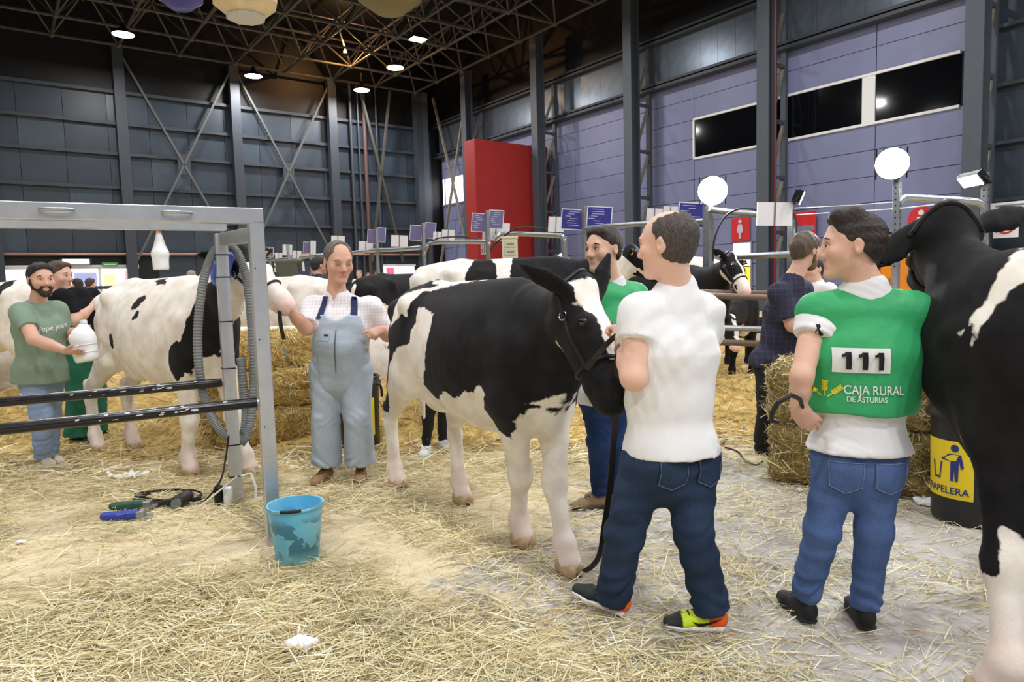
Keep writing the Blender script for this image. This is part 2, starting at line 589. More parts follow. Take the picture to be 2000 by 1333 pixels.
# floor: grey concrete with tan sawdust trodden over it
def floor_material():
    mt, nt, b = new_mat('concrete_with_sawdust')
    L = nt.links.new
    tc = N(nt, 'ShaderNodeTexCoord')
    def noise(sc, det=6, rough=.6, dist=0.0):
        n = N(nt, 'ShaderNodeTexNoise')
        n.inputs['Scale'].default_value = sc
        n.inputs['Detail'].default_value = det
        n.inputs['Roughness'].default_value = rough
        n.inputs['Distortion'].default_value = dist
        L(tc.outputs['Object'], n.inputs['Vector'])
        return n
    big = noise(0.55, 5, .6, .6)
    mid = noise(5.0, 8, .7)
    fine = noise(90.0, 4, .7)
    conc = ramp(nt, [(.3, srgb(158, 154, 150)), (.7, srgb(200, 197, 193))])
    L(mid.outputs['Fac'], conc.inputs[0])
    saw = ramp(nt, [(.25, srgb(196, 176, 134)), (.5, srgb(222, 206, 172)), (.75, srgb(236, 226, 202))])
    L(fine.outputs['Fac'], saw.inputs[0])
    # sawdust covers the left and the middle; towards the right front the concrete shows
    att = N(nt, 'ShaderNodeAttribute', attribute_name='litter')
    ad = N(nt, 'ShaderNodeMath', operation='ADD')
    L(att.outputs['Fac'], ad.inputs[0])
    sc_ = N(nt, 'ShaderNodeMath', operation='MULTIPLY_ADD')
    L(mid.outputs['Fac'], sc_.inputs[0]); sc_.inputs[1].default_value = 1.5; sc_.inputs[2].default_value = -.75
    L(sc_.outputs[0], ad.inputs[1])
    ad2 = N(nt, 'ShaderNodeMath', operation='MULTIPLY_ADD')
    L(big.outputs['Fac'], ad2.inputs[0]); ad2.inputs[1].default_value = 1.3
    L(ad.outputs[0], ad2.inputs[2])
    rr = ramp(nt, [(.85, (0, 0, 0)), (1.0, (1, 1, 1))])
    sub = N(nt, 'ShaderNodeMath', operation='MULTIPLY')
    L(ad2.outputs[0], sub.inputs[0]); sub.inputs[1].default_value = .78
    L(sub.outputs[0], rr.inputs[0])
    mx = N(nt, 'ShaderNodeMix', data_type='RGBA')
    L(rr.outputs[0], mx.inputs[0]); L(conc.outputs[0], mx.inputs[6]); L(saw.outputs[0], mx.inputs[7])
    # damp dark stains
    st = noise(1.1, 5, .65, 1.2)
    sr = ramp(nt, [(.60, (1, 1, 1)), (.72, (.62, .58, .52))])
    L(st.outputs['Fac'], sr.inputs[0])
    mul = N(nt, 'ShaderNodeMix', data_type='RGBA', blend_type='MULTIPLY')
    mul.inputs[0].default_value = 1.0
    L(mx.outputs[2], mul.inputs[6]); L(sr.outputs[0], mul.inputs[7])
    L(mul.outputs[2], b.inputs['Base Color'])
    b.inputs['Roughness'].default_value = .75
    b.inputs['Specular IOR Level'].default_value = .25
    bp = N(nt, 'ShaderNodeBump')
    bp.inputs['Strength'].default_value = .5
    bp.inputs['Distance'].default_value = .01
    L(fine.outputs['Fac'], bp.inputs['Height'])
    L(bp.outputs[0], b.inputs['Normal'])
    return mt
def litter_amount(x, y):
    """how deep straw and sawdust lie at a floor point: 0 bare concrete, 1 covered"""
    a = .95 - 1.0 / (1 + np.exp(-(x - .55 + .12 * (y - 3)) * 3.0)) * .75
    a = a + .55 / (1 + np.exp(-(y - 5.6) * 2.2))
    # worn patch in the ring under the cow
    a -= .45 * np.exp(-(((x + .05) / .75) ** 2 + ((y - 3.25) / .75) ** 2))
    a -= .25 * np.exp(-(((x - 1.2) / 1.0) ** 2 + ((y - 2.6) / .6) ** 2))
    a += .35 * np.exp(-(((x + .2) / .9) ** 2 + ((y - 2.2) / .45) ** 2))
    return np.clip(a, 0.02, 1.3)
xs_ = np.concatenate([np.linspace(-60, -9, 8), np.linspace(-8, 8, 65), np.linspace(9, 60, 8)])
ys_ = np.concatenate([np.linspace(-50, 0, 8), np.linspace(.25, 12, 48), np.linspace(14, 70, 10)])
gx, gy = np.meshgrid(xs_, ys_)
nxg = len(xs_)
Vf = np.stack([gx.ravel(), gy.ravel(), np.zeros(gx.size)], 1)
ii, jj = np.meshgrid(np.arange(nxg - 1), np.arange(len(ys_) - 1))
ii, jj = ii.ravel(), jj.ravel()
Qf = np.stack([jj * nxg + ii, jj * nxg + ii + 1, (jj + 1) * nxg + ii + 1, (jj + 1) * nxg + ii], 1)
floor = mesh_np('floor', Vf, Qf, floor_material(), attrs={'litter': litter_amount(gx.ravel(), gy.ravel())})
tag(floor, 'concrete hall floor strewn with straw and sawdust', kind='structure')

# --- right wall: lavender cladding panels, strip window, doors, signs, upper corrugated band
TW = 27.5
wr = hall_root('wall_right')
wr['label'] = 'lavender panelled side wall of the exhibition hall'
hbox('backing', TW + .06, TW + .3, -30, 46.5, 0, 15.5, M_gap, wr)
WIN = (10.45, 21.95, 7.2, 9.05)
cuts = [10.2, 13.35, 21.95, 30.5, 39.1, 45.4]
rows = [0, 1.02, 2.05, 3.0, 4.2, 5.2, 6.2, 7.2, 8.15, 9.05, 10.05, 10.9]
DOORS = [(18.8, 19.75, 3.03), (11.75, 13.35, 2.95)]
for i in range(len(cuts) - 1):
    for j in range(len(rows) - 1):
        s0, s1, z0, z1 = cuts[i] + .015, cuts[i + 1] - .015, rows[j] + .012, rows[j + 1] - .012
        if z0 >= WIN[2] - .05 and z1 <= WIN[3] + .05 and s0 < 21.9:
            continue
        spans = [(s0, s1)]
        if j < 3:
            for (d0, d1, dz) in DOORS:
                ns = []
                for (a_, b_) in spans:
                    if d1 <= a_ or d0 >= b_:
                        ns.append((a_, b_))
                    else:
                        if d0 - a_ > .2: ns.append((a_, d0))
                        if b_ - d1 > .2: ns.append((d1, b_))
                spans = ns
        for (a_, b_) in spans:
            hbox('panel', TW, TW + .07, a_, b_, z0, z1, M_lav, wr)
# near end: dark panels beyond the cladding
for k_ in range(7):
    hbox('dark_panel', TW - .02, TW + .07, -8, 9.9, k_ * 1.9 + .02, (k_ + 1) * 1.9 - .05, M_navy, wr)
    hbox('girt', TW - .22, TW - .02, -8, 9.9, k_ * 1.9 - .06, k_ * 1.9 + .06, M_navy2, wr)
# upper band of ribbed metal sheets between two edge beams
for k_ in range(37):
    s0 = 9.9 + k_ * .96
    hbox('ribbed_sheet', TW - .18, TW - .1 + .03 * (k_ % 2), s0, s0 + .95, 11.25, 13.1, mat('ribbed_grey_sheet', (90, 100, 112), 0.3, .4, var=.12, vscale=2.5), wr)
for (z0, z1, d) in ((10.85, 10.98, .55), (11.08, 11.2, .45), (13.05, 13.17, .55), (13.3, 13.42, .45)):
    hbox('edge_beam', TW - d, TW, -8, 46, z0, z1, M_navy2, wr)
hbox('attic_wall', TW - .1, TW + .06, -30, 46.5, 13.45, 18.5, M_black, wr)
# strip window
w1 = hall_root('window_1')
w1['label'] = 'dark strip window high in the lavender wall'
for (a_, b_) in ((WIN[0], 13.35), (13.85, 17.4), (17.46, 21.9)):
    hbox('pane', TW - .02, TW + .04, a_, b_, WIN[2] + .05, WIN[3] - .05, M_glassd, w1)
hbox('mullion', TW - .07, TW + .05, 13.35, 13.85, WIN[2], WIN[3], M_white, w1)
for z_ in (WIN[2], WIN[3]):
    hbox('frame', TW - .09, TW + .05, WIN[0], WIN[1], z_ - .05, z_ + .05, M_white, w1)
hbox('frame', TW - .09, TW + .05, WIN[1] - .06, WIN[1] + .03, WIN[2], WIN[3], M_white, w1)
# bright outside window at the far end
w2 = hall_root('window_2')
w2['label'] = 'bright daylit window beside the red wall block'
hbox('pane', TW - .03, TW - .01, 41.2, 45.3, 7.45, 9.3, mat('daylight_pane', (245, 250, 255), .4, emit=2.5), w2)
hbox('frame', TW - .08, TW - .02, 41.1, 45.4, 7.33, 7.45, M_lav, w2)
hbox('frame', TW - .08, TW - .02, 44.9, 45.0, 7.45, 9.3, M_lav, w2)
# lit doorway under the toilet sign, orange doors under the info sign
d1 = hall_root('door_1')
d1['label'] = 'lit doorway with a yellow door leaf below the toilet sign'
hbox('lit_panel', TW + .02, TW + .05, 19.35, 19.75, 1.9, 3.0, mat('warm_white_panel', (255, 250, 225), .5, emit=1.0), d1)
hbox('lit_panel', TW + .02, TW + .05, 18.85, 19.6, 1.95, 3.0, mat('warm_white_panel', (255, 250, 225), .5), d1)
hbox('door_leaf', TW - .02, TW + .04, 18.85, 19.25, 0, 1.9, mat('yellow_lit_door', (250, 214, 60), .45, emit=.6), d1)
hbox('door_leaf', TW - .02, TW + .04, 19.27, 19.72, 0, 1.9, M_orange, d1)
hbox('door_frame', TW - .05, TW + .02, 18.72, 18.8, 0, 3.05, M_lav2, d1)
d2 = hall_root('door_2')
d2['label'] = 'orange double doors below the round information sign'
hbox('lintel', TW - .02, TW + .05, 11.75, 13.35, 2.25, 2.93, mat('brown_lintel', (150, 84, 40), .6), d2)
for a_ in (11.8, 12.58):
    dl = hbox('door_leaf', TW - .03, TW + .05, a_, a_ + .74, 0, 2.22, M_orange, d2)
    hbox('handle', TW - .1, TW - .03, a_ + .1, a_ + .16, 1.0, 1.25, M_galv, d2)
hbox('red_stripe', TW - .04, TW, 13.05, 13.35, 0, 2.22, M_red, d2)
# signs on the right wall
def wall_sign(name, label, cat, t, s0, s1, z0, z1, material, root=None):
    e = empty(name, hall(t, (s0 + s1) / 2, z0), HA)
    tag(e, label, cat)
    MB().box(-.03, .02, -(s1 - s0) / 2, (s1 - s0) / 2, 0, z1 - z0).build('board', material, e)
    return e
sg = wall_sign('toilet_sign', 'red square toilet sign with a pale woman figure above lit doorway', 'sign', TW - .04, 18.83, 19.8, 3.1, 4.15, M_redsign)
mb = MB()
hd = [(.0 + .09 * math.cos(a_), .87 + .09 * math.sin(a_)) for a_ in np.linspace(0, 2 * math.pi, 16, endpoint=False)]
mb.prism(hd, (0, -1, 0), (0, 0, 1), .012, (-.05, 0, 0))
mb.prism([(-.09, .75), (.09, .75), (.17, .5), (.13, .36), (.07, .36), (.06, .1), (-.06, .1), (-.07, .36), (-.13, .36), (-.17, .5)], (0, -1, 0), (0, 0, 1), .012, (-.05, 0, 0))
mb.build('woman_figure', mat('pictogram_grey', (190, 192, 206), .6), sg)
sg = empty('information_sign', hall(TW - .04, 11.6, 3.4), HA)
tag(sg, 'round red information sign with a white letter i', 'sign')
MB().prism([(.46 * math.cos(a_), .46 * math.sin(a_)) for a_ in np.linspace(0, 2 * math.pi, 40, endpoint=False)], (0, -1, 0), (0, 0, 1), .04, (.01, 0, 0)).build('disc', M_redsign, sg)
mb = MB().prism([(.1 * math.cos(a_), .23 + .1 * math.sin(a_)) for a_ in np.linspace(0, 2 * math.pi, 20, endpoint=False)], (0, -1, 0), (0, 0, 1), .012, (-.045, 0, 0))
mb.prism([(-.14, .08), (.1, .08), (.1, -.27), (.16, -.27), (.16, -.34), (-.16, -.34), (-.16, -.27), (-.1, -.27), (-.1, .02), (-.14, .02)], (0, -1, 0), (0, 0, 1), .012, (-.045, 0, 0))
mb.build('letter_i', mat('sign_white', (222, 218, 226), .6), sg)
sg = wall_sign('fire_alarm_sign', 'small red and white fire alarm sign on grey column', 'sign', TW - .1, 18.0, 18.38, 2.45, 3.0, M_white)
MB().box(-.045, -.03, -.14, .14, .22, .5).build('red_field', M_redsign, sg)
MB().prism([(.1 * math.cos(a_), .32 + .12 * math.sin(a_)) for a_ in np.linspace(0, math.pi, 14)], (0, -1, 0), (0, 0, 1), .01, (-.052, 0, 0)).build('bell', M_white, sg)
MB().box(-.045, -.03, -.14, .14, .06, .17).build('caption_bar', M_orange, sg)
def arrow_sign(label, t, s, z, w, h_, wc):
    e = empty('direction_sign', hall(t, s, z), HA)
    tag(e, label, 'sign', 'blue direction signs')
    MB().box(-.03, .02, -w / 2, w / 2, 0, h_).build('board', mat('blue_sign', (58, 136, 205), .5), e)
    M_ = mat('sign_print_white', (235, 240, 245), .6)
    y0 = .12
    mb_ = MB().prism([(-.16, .38), (-.1, .44), (.08, .25), (.08, .36), (.16, .36), (.16, .1), (-.1, .1), (-.1, .18), (.02, .18)], (0, -1, 0), (0, 0, 1), .01, (-.042, 0, 0))
    mb_.build('arrow', M_, e)
    flat_text('lettering', 'Aseos', .16, (-.034, 0, .56), (0, -1, 0), (0, 0, 1), M_, e, out=.004)
    if wc:
        MB().prism([(-.14, .78), (.14, .78), (.14, 1.2), (-.14, 1.2)], (0, -1, 0), (0, 0, 1), .01, (-.042, 0, 0)).build('pictogram', M_, e)
    return e
arrow_sign('small blue arrow sign beside the red toilet sign', TW - .06, 18.3, 3.02, .42, .75, False)
arrow_sign('tall blue toilet arrow sign behind the young man in green vest', TW - 1.2, 25.1, 2.75, .46, 1.3, True)
sg = wall_sign('red_cabinet', 'red fire equipment cabinet on the lavender wall', 'cabinet', TW - .2, 15.5, 16.6, .3, 2.35, M_red)
MB().box(-.05, -.03, -.4, .4, 1.0, 1.9).build('door', mat('red_cabinet_door', (190, 50, 46), .4), sg)
MB().box(-.07, -.05, .3, .36, 1.2, 1.5).build('handle', M_white, sg)
sg = wall_sign('red_sign', 'red sign board above the red cabinet', 'sign', TW - .2, 15.6, 16.6, 2.9, 4.1, M_redsign)
MB().box(-.045, -.03, -.45, .45, .38, .62).build('grey_band', M_lav2, sg)
sg = wall_sign('prohibition_sign', 'white prohibition sign beyond the raised ear of right cow', 'sign', TW - .9, 8.3, 9.0, 2.5, 3.3, M_white)
ring = [(0, .25 * math.cos(a_), .4 + .25 * math.sin(a_)) for a_ in np.linspace(0, 2 * math.pi, 24, endpoint=False)]
MB().tube([V3(-.045, y_, z_) for _, y_, z_ in ring], .025, 6, closed=True).build('red_ring', M_redsign, sg)
MB().beam((-.045, .17, .57), (-.045, -.17, .23), .03, .04).build('red_bar', M_redsign, sg)
sg = wall_sign('notice_board', 'pale notice board beyond the right cow at frame edge', 'sign', TW - .9, 7.4, 9.1, 3.45, 3.65, M_white)
MB().box(-.04, -.03, -.7, .7, .06, .12).build('caption_bar', M_lav2, sg)

# red wall block
rb_ = hbox('red_wall_block', 22.0, 27.3, 32.75, 33.8, 0, 9.55, M_red, None, bevel=.02)
tag(rb_, 'tall free-standing red wall block behind the stalls', kind='structure')

# --- steel lattice columns along the right wall
def lattice_column(label, s, t=26.0, w=.55, deep=1.25):
    e = empty('steel_column', hall(t, s, 0), HA)
    tag(e, label, 'column', 'lattice columns along the lavender wall')
    MB().box(-.3, -.22, -w / 2, w / 2, 0, 15.6).build('flange', M_col, e)
    MB().box(.22, .3, -w / 2, w / 2, 0, 15.6).build('flange', M_col, e)
    MB().box(-.22, .22, -.03, .03, 0, 15.6).build('web', M_col, e)
    MB().box(deep - .09, deep + .09, -.12, .12, 0, 13.2).build('rear_post', M_col, e)
    z = 1.0
    k_ = 0
    while z < 12.5:
        MB().beam((.3, 0, z), (deep - .09, 0, z), .14, .14).build('strut', M_col, e)
        MB().beam((.3, 0, z + .1), (deep - .09, 0, z + 2.15), .12, .12).build('diagonal', mat('column_brace', (124, 118, 108), .55), e)
        z += 2.3
    return e
cl = ['steel lattice column at the right edge above the black cow', 'steel lattice column with red pipe right of the strip window end',
      'steel lattice column left of the strip window', 'steel lattice column in front of the red block', 'far steel lattice column left of the red block']
for lab, s in zip(cl, (9.4, 17.05, 24.6, 32.0, 39.5)):
    c_ = lattice_column(lab, s)
    if s == 17.05:
        MB().tube([(.1, -.33, 0), (.1, -.33, 15)], .04, 8).build('red_pipe', M_red, c_)
cc = empty('corner_column', hall(25.6, 45.2, 0), HA)
tag(cc, 'wide grey corner column where the two hall walls meet', 'column')
MB().box(-.42, .1, -.3, .3, 0, 15.4).build('flange', M_navy2, cc)
MB().box(.1, .55, -.3, .3, 0, 15.4).build('pale_side', M_col, cc)

# --- back wall
SB = 45.6
wb = hall_root('wall_back')
wb['label'] = 'dark navy metal end wall of the hall'
hbox('backing', -30, 27.6, SB + .05, SB + .3, 0, 18.5, M_black, wb)
zrow = [0, 1.85, 3.7, 5.6, 7.5, 9.4, 11.1, 12.85]
for i in range(27):
    t0 = -30 + i * 2.1
    for j in range(len(zrow) - 1):
        if t0 > 26.5 or (j < 2 and -.4 < t0 + 1.05 < 7.6):
            continue
        hbox('panel', t0 + .012, t0 + 2.088, SB - .02, SB + .06, zrow[j] + .01, zrow[j + 1] - .01, M_navy if (i * 7 + j) % 5 else mat('navy_cladding_light', (60, 73, 85), .35, var=.1), wb)
for z_ in zrow[1:]:
    hbox('girt', -30, 26.2, SB - .28, SB - .02, z_ - .1, z_ + .08, M_navy2, wb)
for t_ in (-12.4, -6.1, .15, 6.35, 12.6, 18.85):
    hbox('column', t_ - .28, t_ + .28, SB - .75, SB - .3, 0, 15.4, M_navy2, wb)
for (ta, tb) in ((6.35, 12.6), (12.6, 18.85)):
    for (a_, b_) in (((ta, 15.2), (tb, 2.8)), ((tb, 15.2), (ta, 2.8))):
        o = MB().beam((a_[0], SB - .55, a_[1]), (b_[0], SB - .55, b_[1]), .12, .16, up=(0, 1, 0)).build('cross_brace', mat('brace_steel', (86, 89, 88), .5), wb)
    hbox('gusset', (ta + tb) / 2 - .35, (ta + tb) / 2 + .35, SB - .6, SB - .5, 8.4, 9.6, M_navy2, wb)
for (a_, b_) in (((20.6, 15), (23.4, 3.2)), ((22.9, 15), (21.0, 3.2))):
    MB().beam((a_[0], SB - 1.2, a_[1]), (b_[0], SB - 1.2, b_[1]), .14, .16, up=(0, 1, 0)).build('cross_brace', M_truss, wb)
for t_, r_ in ((20.2, .1), (20.75, .07), (21.2, .13), (22.1, .06)):
    MB().tube([(t_, SB - .5, 0), (t_, SB - .5, 15.4)], r_, 8).build('pipe', mat('rust_pipe', (84, 62, 56), .6) if r_ == .13 else M_navy2, wb)
MB().tube([(-30, SB - .55, 3.72), (26, SB - .55, 3.72)], .05, 8).build('long_pipe', mat('copper_pipe', (168, 126, 112), .45, .3), wb)
bx = hall_root('cross_bracing', None)
tag(bx, 'crossed steel braces between far columns near the daylit window', 'bracing')
for (a_, b_) in (((39.9, 2.2), (44.6, 15)), ((44.6, 2.2), (39.9, 15))):
    MB().beam((26.45, a_[0], a_[1]), (26.45, b_[0], b_[1]), .14, .16, up=(1, 0, 0)).build('cross_brace', mat('column_brace', (124, 118, 108), .55), bx)
# lit glass doors in the back wall
d3 = hall_root('door_3')
d3['label'] = 'lit glass entrance doors in the dark end wall'
hbox('frame', .3, 6.75, SB - .16, SB + .04, 2.9, 3.12, M_white, d3)
for t_ in (.35, 1.9, 3.3, 4.75, 6.65):
    hbox('frame', t_ - .06, t_ + .06, SB - .16, SB + .04, 0, 2.95, M_white, d3)
M_day = mat('daylight_glass', (236, 240, 246), .3, emit=1.15)
for (a_, b_) in ((.42, 1.83), (1.97, 3.23), (3.37, 4.68), (4.82, 6.58)):
    hbox('pane', a_, b_, SB - .05, SB - .02, 0, 2.9, M_day, d3)
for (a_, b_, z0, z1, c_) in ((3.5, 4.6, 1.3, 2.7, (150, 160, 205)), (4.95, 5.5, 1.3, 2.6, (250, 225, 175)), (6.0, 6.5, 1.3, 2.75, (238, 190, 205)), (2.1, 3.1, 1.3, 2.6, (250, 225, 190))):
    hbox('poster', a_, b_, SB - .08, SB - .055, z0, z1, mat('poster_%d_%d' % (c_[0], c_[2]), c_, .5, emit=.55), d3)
lf = empty('wall_lamp', hall(3.6, SB - .8, 3.1), HA)
tag(lf, 'glowing rounded lamp above the glass doors of the end wall', 'lamp')
MB().box(-.75, .75, .1, .25, .0, .36).build('housing', M_housing, lf)
MB().tube([(-.62, .05, .18), (.62, .05, .18)], .13, 12).build('diffuser', mat('lamp_glow_soft', (255, 255, 250), .4, emit=6), lf)
ex = empty('exit_sign', hall(5.25, SB - .5, 3.02), HA)
tag(ex, 'green emergency exit sign above the glass doors', 'sign')
MB().box(-.4, .4, 0, .06, 0, .22).build('board', mat('exit_green', (70, 150, 90), .5), ex)
MB().box(-.3, .3, -.01, 0, .08, .14).build('print', mat('exit_print', (190, 225, 195), .5), ex)
d4 = hall_root('door_4')
d4['label'] = 'bright exit opening with pink poster at the hall corner'
hbox('pane', 22.4, 24.9, SB - .06, SB - .03, 0, 2.9, M_day, d4)
hbox('frame', 22.3, 25.0, SB - .12, SB - .02, 2.9, 3.05, M_white, d4)
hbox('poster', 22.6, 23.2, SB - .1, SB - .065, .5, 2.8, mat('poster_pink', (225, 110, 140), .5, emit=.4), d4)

# unseen enclosure
wf = hall_root('wall_front'); hbox('shell', -38, 28, -30.4, -30, 0, 18.5, M_lav2, wf)
wl = hall_root('wall_left'); hbox('shell', -38.4, -38, -30, 46, 0, 18.5, M_lav2, wl)
cg = hall_root('ceiling')
cg['label'] = 'black hall roof above the space frame'
hbox('deck', -38, 28, -30, 46, 18.5, 18.7, M_black, cg)

# --- space frame under the roof: bottom chords, top chords, web struts
sf = hall_root('roof_truss', None)
tag(sf, 'dark steel space frame truss of crossing tubes under the roof', 'truss', kind='structure')
PT = 3.12
ZB, ZT = 15.3, 17.4
tn = [.2 + PT * k_ for k_ in range(-5, 9)]
sn = [44.9 - PT * k_ for k_ in range(0, 8)]
def rod(name, a_, b_, r_=.07):
    L_ = np.linalg.norm(np.asarray(b_) - np.asarray(a_))
    if 'rod' not in _MC:
        me = MB().tube([(0, 0, 0), (0, 0, 1)], 1.0, 6, cap=False).build('strut', M_truss)
        _MC['rod'] = me.data
        bpy.data.objects.remove(me)
    o = bpy.data.objects.new(name, _MC['rod'])
    link(o, sf)
    o.location = a_
    d_ = Vector(b_) - Vector(a_)
    o.rotation_euler = d_.to_track_quat('Z', 'Y').to_euler()
    o.scale = (r_, r_, L_)
    return o
for s in sn:
    rod('bottom_chord', (tn[0], s, ZB), (tn[-1], s, ZB), .075)
for t_ in tn:
    rod('bottom_chord', (t_, sn[-1], ZB), (t_, sn[0], ZB), .075)
for s in sn[:-1]:
    rod('top_chord', (tn[0], s - PT / 2, ZT), (tn[-1], s - PT / 2, ZT), .075)
for t_ in tn[:-1]:
    rod('top_chord', (t_ + PT / 2, sn[-1], ZT), (t_ + PT / 2, sn[0], ZT), .075)
nst = 0
for s in sn[:7]:
    for t_ in tn[2:]:
        for dt, ds in ((-1, -1), (1, -1), (-1, 1), (1, 1)):
            t2, s2 = t_ + dt * PT / 2, s + ds * PT / 2
            if t2 < tn[0] or t2 > tn[-1] or s2 > sn[0] or nst >= 298:
                continue
            rod('web_strut', (t_, s, ZB), (t2, s2, ZT), .055)
            nst += 1
nb = MB().ell((0, 0, 0), .16, 10, 6).build('node', M_truss, sf)
for k_, (t_, s) in enumerate([(t_, s) for s in sn[:6] for t_ in tn]):
    o = nb if k_ == 0 else link(nb.copy(), sf)
    o.location = (t_, s, ZB)

# --- pendant high-bay lamps
def highbay(t_, s, label):
    e = empty('highbay_lamp', hall(t_, s, LAMP_Z - .25), HA)
    tag(e, label, 'lamp', 'round pendant hall lamps')
    MB().lathe([(.52, .02), (.5, .06), (.3, .24), (.14, .34), (.1, .55), (.02, .6)], n=28).build('reflector', M_housing, e, smooth=True)
    MB().lathe([(.0, .0), (.49, .005), (.49, .03), (0, .035)], n=28).build('lens', M_lampglow, e)
    MB().tube([(0, 0, .58), (0, 0, 1.1)], .02, 6).build('hanger', M_truss, e)
for (t_, s), lb in zip(HIGHBAYS, ('round hall lamp at the top left of the picture', 'round hall lamp glaring over the middle of the end wall',
                                  'round hall lamp hanging lowest under the orange-lit truss', 'round hall lamp beside the square floodlight')):
    highbay(t_, s, lb)
fl = empty('square_floodlight', hall(19.7, 34.6, 15.0), HA)
tag(fl, 'square white floodlight in the truss beside a round lamp', 'lamp')
MB().box(-.45, .45, -.35, .35, .05, .3).build('housing', M_housing, fl)
MB().box(-.4, .4, -.3, .3, 0, .05).build('lens', M_lampglow, fl)
# warm lamp that lights part of the truss from within
wl_ = empty('warm_truss_lamp', hall(18.2, 41.0, 15.6), HA)
tag(wl_, 'small warm orange lamp inside the roof truss', 'lamp')
MB().lathe([(.12, 0), (.2, .1), (.2, .16), (.06, .24)], n=16).build('housing', M_housing, wl_)
MB().ell((0, 0, .3), .09, 10, 6).build('bulb', mat('warm_bulb', (255, 190, 110), .4, emit=12), wl_)
pl = bpy.data.lights.new('warm_truss_light', 'POINT')
pl.energy = 520
pl.color = (1.0, .5, .18)
pl.shadow_soft_size = .12
po = bpy.data.objects.new('warm_truss_light', pl)
po.location = hall(18.2, 41.0, 16.15)
col.objects.link(po)
# hanging decorations at the very top
def hanging(name, label, c, r, material, panels=False):
    e = empty(name, c)
    tag(e, label, 'decoration')
    MB().lathe([(.05 * r[0], -r[2]), (.45 * r[0], -r[2] * .95), (r[0], -r[2] * .25), (r[0], r[2] * .35), (.5 * r[0], r[2])], n=8 if panels else 24).build('shell', material, e, smooth=not panels)
    MB().tube([(0, 0, r[2]), (0, 0, r[2] + 1.6)], .02, 6).build('cord', M_black, e)
    return e
hanging('hanging_ornament', 'blue round ornament hanging at the top edge', at(352, -8, 17), (.5, .5, .32), mat('ornament_blue', (52, 52, 140), .4))
oc = hanging('hanging_cow_ornament', 'cream and white faceted ornament hanging at the top edge', at(478, -4, 16), (.72, .72, .48), mat('ornament_cream', (214, 196, 160), .6, var=.15, vscale=3), True)
MB().lathe([(.03, -.49), (.40, -.46), (.44, -.42)], n=8).build('grey_base', mat('ornament_grey', (176, 178, 180), .5), oc)
hanging('hanging_ornament', 'olive yellow ornament hanging at the top edge', at(760, -14, 18), (.82, .82, .5), mat('ornament_olive', (104, 96, 62), .6))
# ------------------------------------------------------------------ cows
def coat_material():
    mt, nt, b = new_mat('holstein_coat')
    L = nt.links.new
    tc = N(nt, 'ShaderNodeTexCoord')
    a = N(nt, 'ShaderNodeAttribute', attribute_name='coat')
    pk = N(nt, 'ShaderNodeAttribute', attribute_name='pink')
    n1 = N(nt, 'ShaderNodeTexNoise'); n1.inputs['Scale'].default_value = 22; n1.inputs['Detail'].default_value = 5
    L(tc.outputs['Object'], n1.inputs['Vector'])
    ma = N(nt, 'ShaderNodeMath', operation='MULTIPLY_ADD'); ma.inputs[1].default_value = .045; ma.inputs[2].default_value = -.0225
    L(n1.outputs['Fac'], ma.inputs[0])
    ad = N(nt, 'ShaderNodeMath', operation='ADD'); L(a.outputs['Fac'], ad.inputs[0]); L(ma.outputs[0], ad.inputs[1])
    mr = N(nt, 'ShaderNodeMapRange'); mr.inputs[1].default_value = -.004; mr.inputs[2].default_value = .004
    L(ad.outputs[0], mr.inputs[0])
    hair = N(nt, 'ShaderNodeTexNoise'); hair.inputs['Scale'].default_value = 9; hair.inputs['Detail'].default_value = 8
    L(tc.outputs['Object'], hair.inputs['Vector'])
    wr_ = ramp(nt, [(.3, srgb(222, 212, 200)), (.6, srgb(240, 235, 228)), (.8, srgb(246, 242, 238))])
    L(hair.outputs['Fac'], wr_.inputs[0])
    mp = N(nt, 'ShaderNodeMix', data_type='RGBA'); L(pk.outputs['Fac'], mp.inputs[0]); L(wr_.outputs[0], mp.inputs[6]); mp.inputs[7].default_value = (*srgb(232, 190, 182), 1)
    bl = ramp(nt, [(.3, srgb(14, 14, 16)), (.7, srgb(31, 30, 33))])
    L(hair.outputs['Fac'], bl.inputs[0])
    mx = N(nt, 'ShaderNodeMix', data_type='RGBA'); L(mr.outputs[0], mx.inputs[0]); L(mp.outputs[2], mx.inputs[6]); L(bl.outputs[0], mx.inputs[7])
    L(mx.outputs[2], b.inputs['Base Color'])
    b.inputs['Roughness'].default_value = .7
    b.inputs['Specular IOR Level'].default_value = .16
    b.inputs['Sheen Weight'].default_value = .03
    # short hair lying down the flank
    mpg = N(nt, 'ShaderNodeMapping'); mpg.inputs['Scale'].default_value = (260, 260, 45)
    L(tc.outputs['Object'], mpg.inputs['Vector'])
    n3 = N(nt, 'ShaderNodeTexNoise'); n3.inputs['Scale'].default_value = 1; n3.inputs['Detail'].default_value = 3
    L(mpg.outputs[0], n3.inputs['Vector'])
    bp = N(nt, 'ShaderNodeBump'); bp.inputs['Strength'].default_value = .35; bp.inputs['Distance'].default_value = .006
    L(n3.outputs['Fac'], bp.inputs['Height']); L(bp.outputs[0], b.inputs['Normal'])
    return mt
M_coat = coat_material()
M_hoof = mat('hoof_horn', (186, 160, 128), .55, var=.25, vscale=18)
M_eye = mat('cow_eye', (14, 10, 10), .08, spec=.7)
M_strap = mat('black_leather', (26, 24, 24), .45)
M_ring = mat('chrome_ring', (205, 205, 208), .2, 1.0)
M_tagm = mat('ear_tag_yellow', (226, 176, 70), .5)

